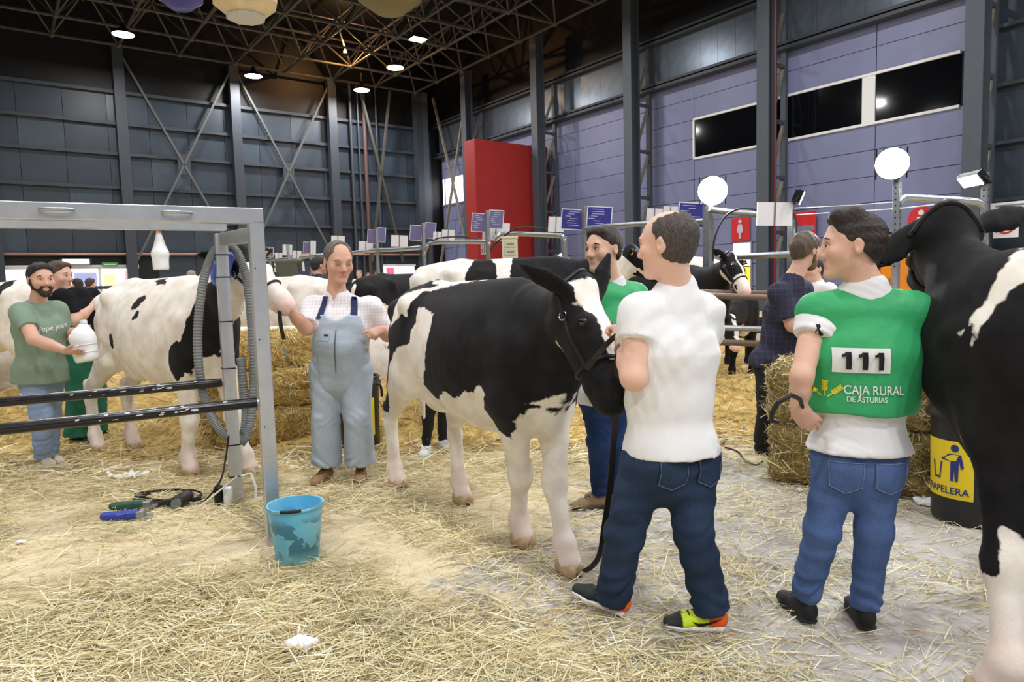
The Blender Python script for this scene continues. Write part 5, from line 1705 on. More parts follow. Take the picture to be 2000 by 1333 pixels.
# --- man with the green bib 111 (seen from behind)
J = dict(hd=at(1664, 483, 2.82), face=V3(-.95, .32, .02), nk=at(1690, 556, 2.83),
         shB=at(1596, 612, 2.86), shA=at(1780, 612, 2.80), elB=at(1566, 735, 2.74), wrB=at(1560, 800, 2.76), elA=at(1818, 690, 2.93), wrA=at(1852, 742, 3.16),
         hpB=at(1640, 890, 2.83), hpA=at(1712, 893, 2.81), knB=at(1605, 1035, 2.78), knA=at(1706, 1040, 2.76), anB=at(1572, 1172, 2.86), anA=at(1688, 1188, 2.79),
         toB=V3(-.12, 1, 0), toA=V3(.2, 1, 0))
bk = ('high', (34, 34, 36), (38, 38, 40), [], (24, 24, 24))
MV = person('young man in green bib numbered 111 seen from behind beside the large black cow', J, skin=(214, 164, 138), hair=(40, 30, 28), style='quiff', vol=.007, h=.0078, sc=1.0, chest=1.08, arm=1.02,
            top=dict(mat=M_wt, fl=.02, sleeve=.36, hem=-.03, drop=.0001, fold=.003, sleeve_w=1.2, name='t_shirt'), collar=M_wt, bottom=dict(mat=denim('blue_denim', (84, 108, 158)), w=.88, cuff=1.05, fl=.013, fold=.003, stack=.007, len=.98, name='jeans'),
            shoes=bk, seed=9, hsc=1.13, hands={'B': dict(d=at(1592, 828, 2.78) - at(1562, 798, 2.76), pn=V3(.5, .8, 0), curl=.25, thumb=.3), 'A': dict(curl=.6)})
def bib(D, hem_v, material, sc=1.0, fl=.034):
    """loose sleeveless bib worn over the shirt"""
    A = D['A']; side, front, ax = D['side'], D['front'], D['ax']
    pel, shm = D['pel'], D['shm']
    waist = pel + (shm - pel) * .38; chs = pel + (shm - pel) * .72
    pr = [seg(pel - ax * .1, waist, (.186 * sc + fl, .128 * sc + fl), (.186 * sc + fl, .122 * sc + fl), side, k=.02),
          seg(waist, chs, (.186 * sc + fl, .122 * sc + fl), (.202 * sc + fl, .128 * sc + fl), side, k=.02),
          seg(chs, shm - ax * .015, (.202 * sc + fl, .128 * sc + fl), (.165 * sc + fl, .09 * sc + fl), side, k=.02)]
    for s2 in ('A', 'B'):
        pr.append(seg(shm + (A['sh' + s2] - shm) * .3 + ax * .012, shm + (A['sh' + s2] - shm) * 1.0 + ax * .004, (.07 + fl * .4), (.076 + fl * .4), k=.04))
    pr.append(clip(pel + ax * hem_v, -ax))
    pr.append(ball(A['nk'] + ax * .05 - front * .02, (.098, .105, .075), side, ax, k=.012, op='s'))
    P, Q = sdf_mesh(pr, .0095, folds(21, .0045, 14, 12))
    mesh_np('bib', P, Q, material, D['e'], D['base'])
    return P, Q
vb = bib(MV, .185, M_green)
R_ = -MV['side']; Uv = nrm(at(1690, 600, 2.7) - at(1690, 800, 2.7)); R_ = nrm(at(1780, 612, 2.80) - at(1596, 612, 2.86)); DIR = nrm(np.cross(Uv, R_))
if DIR @ MV['front'] < 0: DIR = -DIR
c_ = at(1686, 706, 2.66)
pxm = 1 / 1350 * 2.66
V, Fc = grid_quad(c_, R_, Uv, 104 * pxm, 50 * pxm, 12, 8)
on_cloth('number_panel', vb, MV['base'], MV['e'], mat('bib_panel_white', (228, 232, 230), .6), V, Fc, DIR, .004)
M_ink = mat('print_black', (20, 22, 24), .7)
for i, xo in enumerate((-29, 0, 29)):
    o = c_ + R_ * (xo + 2) * pxm
    poly = [(-3, 17), (7, 17), (7, -18), (-2.5, -18), (-2.5, 8), (-10, 6.5), (-10, 12), (-5, 14)]
    dn = []
    for q in range(len(poly)):
        a_, b_ = poly[q], poly[(q + 1) % len(poly)]
        for w_ in range(3): dn.append((a_[0] + (b_[0] - a_[0]) * w_ / 3, a_[1] + (b_[1] - a_[1]) * w_ / 3))
    W = [o + R_ * x * pxm + Uv * y * pxm for x, y in dn]
    on_cloth('numeral', vb, MV['base'], MV['e'], M_ink, W, [tuple(range(len(W)))], DIR, .014)
M_lt = mat('print_white', (226, 232, 226), .6)
for body, u_c, v_c, size, sx in (('CAJA RURAL', 1710, 765, 22, .78), ('DE ASTURIAS', 1696, 783, 13.5, .8)):
    V2, F2 = text_mesh(body, size * 1.15, True)
    o = at(u_c, v_c, 2.66)
    W = [o + R_ * x * sx * pxm + Uv * y * pxm for x, y in V2]
    on_cloth('lettering', vb, MV['base'], MV['e'], M_lt, W, F2, DIR, .006)
def wheat(D, target, o, R_, Uv, pxm, k_, DIR, scale):
    """emblem of three ears of wheat"""
    M_y = mat('emblem_yellow', (222, 208, 50), .6)
    mb = MB()
    bvt = bvh_of(*target)
    for ang, ln in ((-.82, 30), (0, 34), (.82, 30)):
        dx, dy = math.sin(ang), math.cos(ang)
        px_, py_ = dy, -dx
        bx_, by_ = ang * 6, -18
        quads = [[(bx_ - px_ * 1.2, by_ - py_ * 1.2), (bx_ + px_ * 1.2, by_ + py_ * 1.2), (bx_ + dx * ln + px_, by_ + dy * ln + py_), (bx_ + dx * ln - px_, by_ + dy * ln - py_)]]
        for q in range(4):
            a_ = 11 + q * 6.2
            for sd_ in (-1, 1):
                cx, cy = bx_ + dx * a_, by_ + dy * a_
                quads.append([(cx, cy), (cx + px_ * sd_ * 5.2 + dx * 2.5, cy + py_ * sd_ * 5.2 + dy * 2.5), (cx + px_ * sd_ * 5.4 + dx * 8, cy + py_ * sd_ * 5.4 + dy * 8), (cx + dx * 5, cy + dy * 5)])
        for qd in quads:
            W = project(bvt, [o + R_ * x * pxm * scale + Uv * y * pxm * scale for x, y in qd], DIR, .008)
            mb.add(W, [(0, 1, 2, 3)])
    mb.build('wheat_emblem', M_y, D['e'], D['base'])
wheat(MV, vb, at(1623, 765, 2.66), R_, Uv, pxm, 1, DIR, .92)
for dx in (-.085, .085):
    pocket(MV['bottom'], MV, MV['pel'] + MV['side'] * dx - MV['front'] * .15 - up_ * .06, -MV['side'], up_, .13, .135, denim('blue_denim', (84, 108, 158)), mat('blue_seam', (120, 136, 170), .8))
# strap held by the man with the bib
hw_ = MV['A']['wrB']
ls = MB().tube([at(1568, 798, 2.74), at(1562, 780, 2.68), at(1545, 772, 2.64), at(1520, 786, 2.64), at(1507, 808, 2.66), at(1506, 822, 2.68), at(1520, 825, 2.70)], [.008, .009, .01, .01, .01, .009, .008], 8).build('leather_strap', M_strap, None, at(1520, 800, 2.66), smooth=True)
tag(ls, 'black curved leather strap in the hand of the man with bib 111', 'strap')

# --- farmer in pale denim overalls
M_check = plaid('pale_check_shirt', (230, 227, 231), (208, 194, 206), 42, .2)
M_over = denim('pale_denim', (184, 198, 214), .06)
J = dict(hd=at(661, 513, 5.14), face=V3(.52, -.82, -.22), nk=at(657, 573, 5.2), shA=at(610, 600, 5.2), shB=at(726, 601, 5.2), elA=at(598, 642, 5.02), wrA=at(562, 602, 4.86),
         elB=at(757, 655, 5.28), wrB=at(744, 645, 5.05), hpA=at(640, 718, 5.2), hpB=at(692, 718, 5.2), knA=at(637, 815, 5.18), knB=at(698, 815, 5.16), anA=at(637, 905, 5.24), anB=at(704, 903, 5.22), toA=V3(-.25, -1, 0), toB=V3(.2, -1, 0))
FA = person('farmer in pale denim overalls and checked shirt holding the white cow by its halter', J, skin=(206, 150, 124), hair=(96, 88, 82), style='receding', vol=.009, h=.0095, belly=.05, chest=1.12, jaw=1.15, arm=1.15, sc=1.03,
            top=dict(mat=M_check, fl=.022, sleeve=.88, hem=-.02, fold=.004, sleeve_w=1.6, vneck=True), collar=M_check, bottom=dict(mat=M_over, w=1.25, cuff=1.55, fl=.02, fold=.004, stack=.007, name='overall_legs', rise=.1),
            shoes=('boot', (142, 112, 84), (110, 86, 64), [], (90, 70, 50)), seed=13, eyes='closed', hsc=1.2, hands={'A': dict(d=V3(-.75, -.15, .55), pn=V3(.1, .9, .3), curl=.7), 'B': dict(d=V3(-.45, -.6, -.2), pn=V3(-.5, .2, -.8), curl=1.0)})
# bib of the overalls, straps, pocket, zip
A = FA['A']; sd, fr, ax = FA['side'], FA['front'], FA['ax']; pel, shm = FA['pel'], FA['shm']
waist = pel + (shm - pel) * .38; chs = pel + (shm - pel) * .72
be = .05; fl = .034
pr = [seg(pel - ax * .08, pel + ax * .05, (.185 + fl, .135 + fl), (.178 + fl, .13 + fl + be * .6), sd, k=.02),
      seg(pel + ax * .05, waist + fr * be * .55, (.178 + fl, .13 + fl + be * .6), (.17 + fl, .12 + fl + be), sd, k=.02),
      seg(waist + fr * be * .55, chs + fr * .005, (.17 + fl, .12 + fl + be), (.195 + fl, .158 + fl), sd, k=.02)]
pr.append(seg(chs + fr * .005, chs + ax * .09, (.195 + fl, .158 + fl), (.165 + fl, .145 + fl), sd, k=.02))
pr.append(clip(chs + ax * .075, ax))
pr.append(seg(chs + ax * .105 + fr * .25, chs + ax * .105 + fr * .02, (.078, .06), (.078, .06), sd, k=.02, op='s'))
pr.append(seg(chs + ax * .06 - fr * .06, chs + ax * .06 - fr * .3, (.3, .2), (.3, .2), sd, k=.02, op='s'))
for q in (-1, 1):
    pr.append(seg(chs + sd * q * .262 + ax * .04, chs + sd * q * .262 - ax * .05, (.075, .3), (.05, .3), sd, k=.03, op='s'))
    pr.append(seg(chs + sd * q * .262 + ax * .12, chs + sd * q * .262 + ax * .03, (.085, .3), (.075, .3), sd, k=.03, op='s'))
Pb, Qb = sdf_mesh(pr, .0095, folds(17, .003, 14, 20))
mesh_np('overall_bib', Pb, Qb, M_over, FA['e'], FA['base'])
bvb = bvh_of(Pb, Qb); bvs = bvh_of(*FA['top'])
for q in (-1, 1):
    c0 = chs + sd * q * .125 + ax * .05 + fr * .1
    W = []
    for i in range(9):
        p_ = c0 + ax * .16 * i / 8 - sd * q * .02 * i / 8
        W += [p_ - sd * .022, p_ + sd * .022]
    W = project(bvs, W, -fr, .012)
    MB().add(W, [(2 * i, 2 * i + 1, 2 * i + 3, 2 * i + 2) for i in range(8)]).build('strap', mat('navy_webbing', (36, 44, 82), .8), FA['e'], FA['base'])
zl = project(bvb, [pel + ax * (.30 - .04 * i) + fr * .2 + sd * .01 for i in range(9)], -fr, .004)
MB().tube(zl, .004, 6).build('zip', mat('zip_metal', (110, 118, 128), .4, .6), FA['e'], FA['base'])
V, Fc = grid_quad(chs - ax * .085 - sd * .085 + fr * .2, sd, ax, .10, .045, 6, 3)
pk = MB().add(project(bvb, V, -fr, .006), Fc).build('chest_pocket_flap', denim('pale_denim2', (176, 192, 210), .06), FA['e'], FA['base'])
V, Fc = grid_quad(chs - ax * .068 - sd * .06 + fr * .2, sd, ax, .03, .014, 3, 2)
MB().add(project(bvb, V, -fr, .009), Fc).build('label_patch', mat('navy_label', (30, 42, 70), .7), pk, FA['base'])

# --- man in the sage green T-shirt
M_sage = mat('sage_cotton', (128, 148, 132), .88, var=.08, vscale=8, bump=.2, bscale=220, spec=.12)
J = dict(hd=at(80, 547, 5.86), face=V3(.78, -.6, -.05), nk=at(72, 596, 5.92), shA=at(40, 610, 5.78), shB=at(112, 606, 6.05), elA=at(66, 663, 5.62), wrA=at(131, 686, 5.52), elB=at(130, 655, 6.1), wrB=at(158, 645, 5.95),
         hpA=at(62, 724, 5.86), hpB=at(98, 723, 5.98), knA=at(82, 812, 5.84), knB=at(97, 810, 6.0), anA=at(86, 892, 5.92), anB=at(97, 886, 6.05), toA=V3(.75, -.6, 0), toB=V3(.8, -.45, 0))
LM = person('bearded man in sage green T-shirt and light jeans reaching towards the white cow', J, skin=(204, 152, 126), hair=(30, 26, 26), style='short', beard=(34, 28, 26), vol=.012, h=.0105, chest=1.12, belly=.02, arm=1.15,
            top=dict(mat=M_sage, fl=.022, sleeve=.62, hem=.10, drop=.14, fold=.0035, sleeve_w=1.3, name='t_shirt'), bottom=dict(mat=denim('light_denim', (146, 168, 204), .12), w=1.08, cuff=1.1, fl=.016, name='jeans'),
            shoes=('sneaker', (214, 204, 186), (226, 218, 200), [], (190, 180, 170)), seed=23, hands={'A': dict(d=V3(.92, -.25, -.15), pn=V3(.1, .5, .8), curl=.22, spread=.12), 'B': dict(d=V3(.9, -.1, .1), pn=V3(.1, -.9, -.2), curl=.5)})
V2, F2 = text_mesh('Pepe Jeans', .062, False)
tR = nrm(LM['side'] * 1.0); o = LM['shm'] - LM['ax'] * .13 + LM['front'] * .2 + LM['side'] * .02
on_cloth('lettering', LM['top'], LM['base'], LM['e'], mat('print_cream', (222, 224, 212), .7), [o + tR * x + LM['ax'] * (y + .12 * x) for x, y in V2], F2, -LM['front'], .006)

# --- man in black T-shirt and green bib trousers behind him
J = standing(-4.28, 6.85, 1.80, math.radians(-8), arms='up')
J['hd'] = at(116, 540, 6.85); J['face'] = V3(.98, -.1, -.05); J['nk'] = at(112, 582, 6.87)
J['elA'] = at(148, 628, 6.62); J['wrA'] = at(180, 600, 6.75)
AP = person('man in black T-shirt and green bib trousers behind the bearded man', J, skin=(210, 160, 134), hair=(74, 54, 42), style='short', vol=.012, h=.012, chest=1.15, belly=.03, arm=1.15, sc=1.03,
            top=dict(mat=mat('black_cotton', (26, 26, 30), .9, spec=.1), fl=.022, sleeve=.75, hem=-.1, fold=.003, name='t_shirt'), bottom=dict(mat=mat('green_workwear', (28, 98, 74), .8, var=.1), w=1.2, cuff=1.5, fl=.03, rise=.32, name='bib_trousers'),
            shoes=('boot', (40, 40, 40), (30, 30, 30), [], (20, 20, 20)), seed=31)
# --- young man with green bib and grey shoes, smiling
M_bootc = ('high', (150, 128, 98), (60, 58, 58), [], (50, 46, 42))
J = dict(hd=at(1179, 489, 4.32), face=V3(-.80, -.58, 0), nk=at(1196, 550, 4.38), shA=at(1152, 582, 4.26), shB=at(1240, 578, 4.5), elA=at(1146, 680, 4.22), wrA=at(1170, 735, 4.1), elB=at(1248, 680, 4.5), wrB=at(1240, 735, 4.3),
         hpA=at(1164, 765, 4.33), hpB=at(1204, 765, 4.45), knA=at(1170, 865, 4.32), knB=at(1198, 865, 4.45), anA=at(1172, 962, 4.4), anB=at(1200, 958, 4.55), toA=V3(-1, -.15, 0), toB=V3(-1, .1, 0))
GV = person('smiling young man in green bib and blue jeans standing behind the heifer', J, skin=(218, 168, 140), hair=(44, 34, 30), style='short', vol=.009, h=.0098, sc=1.0,
            top=dict(mat=M_wt, fl=.02, sleeve=.4, hem=.07, drop=.08, fold=.003, name='t_shirt'), collar=M_wt, bottom=dict(mat=denim('indigo_denim', (40, 62, 108)), w=.95, cuff=.95, fl=.012, name='jeans'), shoes=M_bootc, seed=37, hsc=1.18)
gvb = bib(GV, .13, M_green)
oo = GV['shm'] - GV['ax'] * .12 + GV['front'] * .2
wheat(GV, gvb, oo + GV['side'] * .06, GV['side'], GV['ax'], 1 / 1350 * 4.3, 1, -GV['front'], .9)
V2, F2 = text_mesh('CAJA RURAL', .05, True)
on_cloth('lettering', gvb, GV['base'], GV['e'], M_lt, [oo - GV['ax'] * .09 + GV['side'] * (x + .02) + GV['ax'] * y for x, y in V2], F2, -GV['front'], .006)
# --- man in the dark plaid shirt
M_pl = plaid('dark_plaid_shirt', (52, 52, 72), (80, 80, 104), 24, .1)
J = dict(hd=at(1573, 492, 5.5), face=V3(.85, .5, -.12), nk=at(1548, 545, 5.5), shA=at(1522, 572, 5.36), shB=at(1566, 566, 5.72), elA=at(1548, 636, 5.3), wrA=at(1596, 646, 5.36), elB=at(1585, 640, 5.75), wrB=at(1610, 650, 5.6),
         hpA=at(1502, 706, 5.52), hpB=at(1532, 704, 5.7), knA=at(1500, 795, 5.5), knB=at(1536, 795, 5.68), anA=at(1488, 865, 5.66), anB=at(1542, 870, 5.74), toA=V3(.5, -.6, 0), toB=V3(1, -.2, 0))
PL = person('man in dark plaid shirt and black trousers turned away behind the hay bale', J, skin=(214, 162, 138), hair=(92, 78, 64), style='curly', vol=.02, h=.0115, belly=.03, chest=1.1, arm=1.2, beard=(110, 84, 62),
            top=dict(mat=M_pl, fl=.028, sleeve=.78, hem=.05, drop=.08, fold=.0035, sleeve_w=1.4), collar=M_pl, bottom=dict(mat=mat('black_trouser', (26, 26, 30), .85), w=1.05, fl=.016), shoes=('sneaker', (28, 28, 30), (24, 24, 24), [], (20, 20, 20)), seed=41)
# --- woman in black leggings bending behind the heifer
J = dict(hd=at(1000, 640, 5.75), face=V3(.7, -.3, -.6), nk=at(968, 640, 5.82), shA=at(945, 652, 5.7), shB=at(955, 645, 6.0), elA=at(960, 715, 5.6), wrA=at(985, 740, 5.5), elB=at(975, 715, 6.0), wrB=at(1000, 740, 5.8),
         hpA=at(848, 702, 5.85), hpB=at(868, 700, 6.05), knA=at(838, 800, 5.82), knB=at(866, 795, 6.1), anA=at(833, 868, 5.95), anB=at(864, 862, 6.15), toA=V3(-.1, -1, 0), toB=V3(.5, -.8, 0))
KW = person('person in black leggings and pale grey trainers half hidden behind the heifer', J, skin=(216, 172, 148), hair=(60, 44, 36), h=.014, sc=.94,
            top=dict(mat=mat('grey_cotton', (120, 122, 128), .9), fl=.02, sleeve=.6, hem=.06), bottom=dict(mat=mat('black_legging', (24, 24, 28), .85), w=.88, fl=.004, cuff=.85), shoes=('sneaker', (206, 212, 212), (236, 238, 238), [], (230, 150, 170)), seed=43)
# --- people farther back
def walker(label, u, vtop, Y, yaw, shirt, trous, hairc, h=.016, arms='down', skin=(208, 160, 134), height=None, style='short'):
    p0 = at(u, vtop, Y)
    hgt = height or p0[2]
    gz = float(bed_height(p0[0], p0[1])) if 6 < p0[1] < 15 else 0.0
    J_ = standing(p0[0], p0[1], hgt - gz, yaw, arms=arms, ground=gz)
    hgt -= gz
    return person(label, J_, skin=skin, hair=hairc, style=style, h=h, sc=hgt / 1.75, eyes=False, top=dict(mat=shirt, fl=.02, sleeve=.6, hem=.08), bottom=dict(mat=trous, w=1.0), shoes=('sneaker', (60, 60, 62), (40, 40, 40), [], (30, 30, 30)), seed=int(u), ground=gz)
M_blkt = mat('black_trouser', (26, 26, 30), .85)
def dots_mat():
    mt, nt, b = new_mat('navy_dotted_cotton')
    L = nt.links.new
    tc = N(nt, 'ShaderNodeTexCoord')
    vo = N(nt, 'ShaderNodeTexVoronoi'); vo.inputs['Scale'].default_value = 24
    L(tc.outputs['Object'], vo.inputs['Vector'])
    r = ramp(nt, [(.12, srgb(206, 206, 220)), (.18, srgb(38, 40, 66))])
    L(vo.outputs['Distance'], r.inputs[0]); L(r.outputs[0], b.inputs['Base Color'])
    b.inputs['Roughness'].default_value = .85
    return mt
walker('man in navy dotted shirt seen from behind, left of the farmer', 619, 505, 10.4, math.radians(40), dots_mat(), denim('blue_denim', (84, 108, 158)), (40, 32, 30), h=.013, skin=(196, 140, 112))
walker('man in white T-shirt near the glass doors, left of the pair', 152, 547, 15.5, math.radians(150), M_wt, mat('grey_trouser', (110, 116, 126), .85), (40, 32, 30), arms='up')
walker('man in white T-shirt near the glass doors, right of the pair', 174, 546, 18.5, math.radians(80), M_wt, mat('grey_trouser', (110, 116, 126), .85), (70, 50, 40))
walker('grey-haired man in dark clothes beyond the white cow', 372, 531, 22, math.radians(60), mat('black_cotton', (26, 26, 30), .9, spec=.1), M_blkt, (150, 146, 140), h=.018)
walker('distant person in white by the hall corner, leftmost of three', 702, 529, 27, math.radians(-100), M_wt, M_blkt, (150, 130, 110), h=.02)
walker('distant person in dark clothes by the hall corner, middle of three', 719, 534, 29, math.radians(-80), M_blkt, M_blkt, (70, 60, 50), h=.02)
walker('distant person in dark clothes by the hall corner, rightmost of three', 735, 533, 28, math.radians(-90), mat('grey_cotton', (120, 122, 128), .9), M_blkt, (90, 70, 54), h=.02)
pp = at(1592, 505, 6.6)
walker('bearded person in pale shirt half hidden beyond the plaid shirt man', 1592, 505, 6.6, math.radians(-160), mat('pale_pink_shirt', (232, 222, 226), .9), M_blkt, (44, 34, 30), h=.014, skin=(214, 166, 142))
# small dark mark on the sleeve of the man with bib 111
sp_ = MV['A']['shB'] * .72 + MV['A']['elB'] * .28
W = [sp_ + R_ * x + Uv * y - DIR * .1 for x, y in ((-.022, -.022), (-.012, -.02), (-.002, .008), (.01, -.02), (.022, -.016), (.008, .03), (-.006, .03))]
on_cloth('sleeve_mark', MV['top'], MV['base'], MV['e'], M_ink, W, [tuple(range(7))], DIR, .008)
# ------------------------------------------------------------------ grooming frame
M_alu = mat('brushed_aluminium', (196, 200, 206), .35, .75, var=.06, vscale=14)
M_blkpipe = mat('black_enamel_pipe', (18, 18, 22), .25, spec=.5)
M_hose = mat('grey_ribbed_hose', (120, 124, 126), .6)
M_tie = mat('black_cable_tie', (18, 18, 18), .6)
NP = gnd(535, 1063); FP = gnd(463, 984)
LV = nrm(V3(-.866, -.5, 0))
gf = empty('grooming_frame', (NP[0], NP[1], 0))
tag(gf, 'aluminium cattle grooming frame with two black side bars at left', 'frame')
b0 = V3(NP[0], NP[1], 0)
XV = nrm(FP - NP)
LEN = 2.5
for nm, p_ in (('post', NP), ('post', FP), ('post', NP + LV * LEN), ('post', FP + LV * LEN)):
    MB().beam(p_ + V3(0, 0, 0), p_ + V3(0, 0, 1.86), .078, .078, up=LV).build('post', M_alu, gf, b0, bevel=.004)
for p_, bz in ((NP, 1.89), (FP, 1.925)):
    MB().beam(p_ + V3(0, 0, bz) - LV * .039, p_ + LV * (LEN + .04) + V3(0, 0, bz), .078, .085).build('top_beam', M_alu, gf, b0, bevel=.004)
for q in (0, LEN):
    MB().beam(NP + LV * q + V3(0, 0, 1.79), FP + LV * q + V3(0, 0, 1.82), .05, .085).build('cross_beam', M_alu, gf, b0, bevel=.003)
for p_, z_ in ((NP, .84), (FP, .855)):
    o = MB().tube([p_ + LV * .05 + V3(0, 0, z_), p_ + LV * (LEN - .05) + V3(0, 0, z_)], .030, 16).build('side_bar', M_blkpipe, gf, b0, smooth=True)
    MB().tube([p_ + V3(0, 0, z_), p_ + LV * .06 + V3(0, 0, z_)], .02, 12).build('bar_end', M_alu, o, b0, smooth=True)
    rs = np.random.RandomState(5)
    ch = MB()
    for i in range(26):   # chipped paint
        a_ = rs.normal(.55, .2); q = rs.uniform(-.3, 1.6)
        c_ = p_ + LV * a_ + V3(0, 0, z_ + .0305 * math.sin(q)) - np.cross(LV, V3(0, 0, 1)) * .0305 * math.cos(q) * (1 if np.cross(LV, V3(0, 0, 1))[1] > 0 else -1)
        w_ = rs.uniform(.004, .02); h_ = rs.uniform(.002, .005)
        n_ = nrm(c_ - (p_ + LV * a_ + V3(0, 0, z_)))
        uu = np.cross(n_, LV)
        ch.add([c_ - LV * w_ - uu * h_ + n_ * .0006, c_ + LV * w_ * .8 - uu * h_ * .6 + n_ * .0006, c_ + LV * w_ + uu * h_ + n_ * .0006, c_ - LV * w_ * .7 + uu * h_ * .8 + n_ * .0006], [(0, 1, 2, 3)])
    ch.build('paint_chips', mat('bare_metal_chip', (210, 212, 214), .5), o, b0)
for a_ in (.93, .40):
    c_ = NP + LV * a_ + V3(0, 0, 1.895) - XV * .045
    MB().tube([c_ - LV * .07 + XV * .02, c_ - LV * .065 - XV * .02, c_ - LV * .04 - XV * .035, c_ + LV * .04 - XV * .035, c_ + LV * .065 - XV * .02, c_ + LV * .07 + XV * .02], .009, 8).build('handle', M_galv, gf, b0, smooth=True)
for z_ in (1.72, 1.57, 1.27, .95, .42, .20):
    MB().beam(FP + V3(0, 0, z_ - .004), FP + V3(0, 0, z_ + .004), .084, .084, up=LV).build('cable_tie', M_tie, gf, b0)
MB().tube([FP + V3(.05, -.02, .2), FP + V3(.12, -.03, .22), FP + V3(.15, -.03, .12), FP + V3(.14, -.03, .03)], .009, 8).build('foot_handle', M_white, gf, b0, smooth=True)
for z_ in (1.6, 1.2, .7):
    MB().ell(NP + V3(0, -.041, z_), .006, 8, 6).build('screw', M_black, gf, b0)
# ribbed hose looped round the far post
hp = [at(u, v, Y) for u, v, Y in ((470, 700, 4.84), (476, 760, 4.84), (480, 810, 4.82), (474, 850, 4.78), (455, 860, 4.7), (425, 835, 4.66), (403, 790, 4.66), (390, 730, 4.66), (386, 660, 4.66), (391, 590, 4.66), (402, 530, 4.68), (420, 490, 4.72), (442, 480, 4.78),
                                  (462, 492, 4.82), (478, 530, 4.84), (486, 580, 4.84), (492, 650, 4.84), (495, 720, 4.84), (493, 790, 4.82), (484, 845, 4.78), (470, 868, 4.74))]
sp = smooth_path(hp, 460)
ho = MB().tube(sp, [.031 if (i % 2) else .0265 for i in range(len(sp))], 12).build('blower_hose', M_hose, None, FP + V3(0, 0, .3), smooth=True)
tag(ho, 'grey ribbed blower hose looped around the rear post of grooming frame', 'hose')
bl_ = empty('blower', at(430, 545, 4.86))
tag(bl_, 'blue plastic blower hung behind the rear frame post', 'blower')
bb = at(430, 545, 4.86)
P, Q = sdf_mesh([ball(at(429, 520, 4.86), (.085, .07, .06), k=.02), ball(at(431, 545, 4.86), (.065, .06, .06), k=.05), seg(at(412, 505, 4.86), at(448, 503, 4.86), .04, .04, k=.03)], .008)
mesh_np('housing', P, Q, mat('blue_plastic', (82, 112, 214), .35, spec=.5), bl_, bb)
MB().tube([at(412, 500, 4.86), at(425, 486, 4.86), at(440, 486, 4.86), at(450, 500, 4.86)], .01, 8).build('hanger_strap', M_strap, bl_, bb, smooth=True)
# white squeeze bottle hanging from the rear beam
t_ = .37
bp = FP + LV * t_ + V3(0, 0, 1.885)
sb = empty('squeeze_bottle', bp - V3(0, 0, .26))
tag(sb, 'white plastic bottle with tapered neck hanging under the rear top beam', 'bottle')
P, Q = sdf_mesh([seg(V3(0, 0, .012), V3(0, 0, .105), (.05, .04), (.052, .042), V3(1, 0, 0), k=.0), seg(V3(0, 0, .105), V3(0, 0, .235), (.052, .042), (.016, .016), V3(1, 0, 0), k=.02), clip(V3(0, 0, 0), V3(0, 0, -1))], .006)
mesh_np('body', P, Q, mat('white_plastic', (236, 238, 242), .4), sb)
MB().lathe([(.016, .225), (.017, .245), (.012, .26)], n=14).build('cap', mat('pink_cap', (226, 190, 184), .5), sb)
# white canister held by the bearded man
jc = at(168, 668, 5.62)
jg = empty('canister', jc - V3(0, 0, .16))
jg.rotation_euler = (0, math.radians(-10), math.radians(-20))
tag(jg, 'white plastic canister held by the bearded man', 'canister')
P, Q = sdf_mesh([seg(V3(0, 0, .045), V3(0, 0, .2), (.105, .085), (.105, .085), V3(1, 0, 0), k=.0), seg(V3(0, 0, .2), V3(.03, 0, .275), (.105, .085), (.045, .04), V3(1, 0, 0), k=.03), seg(V3(.04, 0, .27), V3(.045, 0, .31), .022, .022, k=.01), ball(V3(-.055, 0, .235), (.03, .12, .022), k=.01, op='s'), clip(V3(0, 0, 0), V3(0, 0, -1))], .008)
mesh_np('body', P, Q, mat('white_plastic', (236, 238, 242), .4), jg)
MB().lathe([(.026, .305), (.026, .335), (.01, .337)], (.046, 0, 0), n=16).build('cap', M_white, jg)
for z_ in (.07, .13):
    MB().tube([(.107 * math.cos(q), .087 * math.sin(q), z_) for q in np.linspace(0, 2 * math.pi, 28, endpoint=False)], .004, 6, closed=True).build('rib', mat('white_plastic', (236, 238, 242), .4), jg)

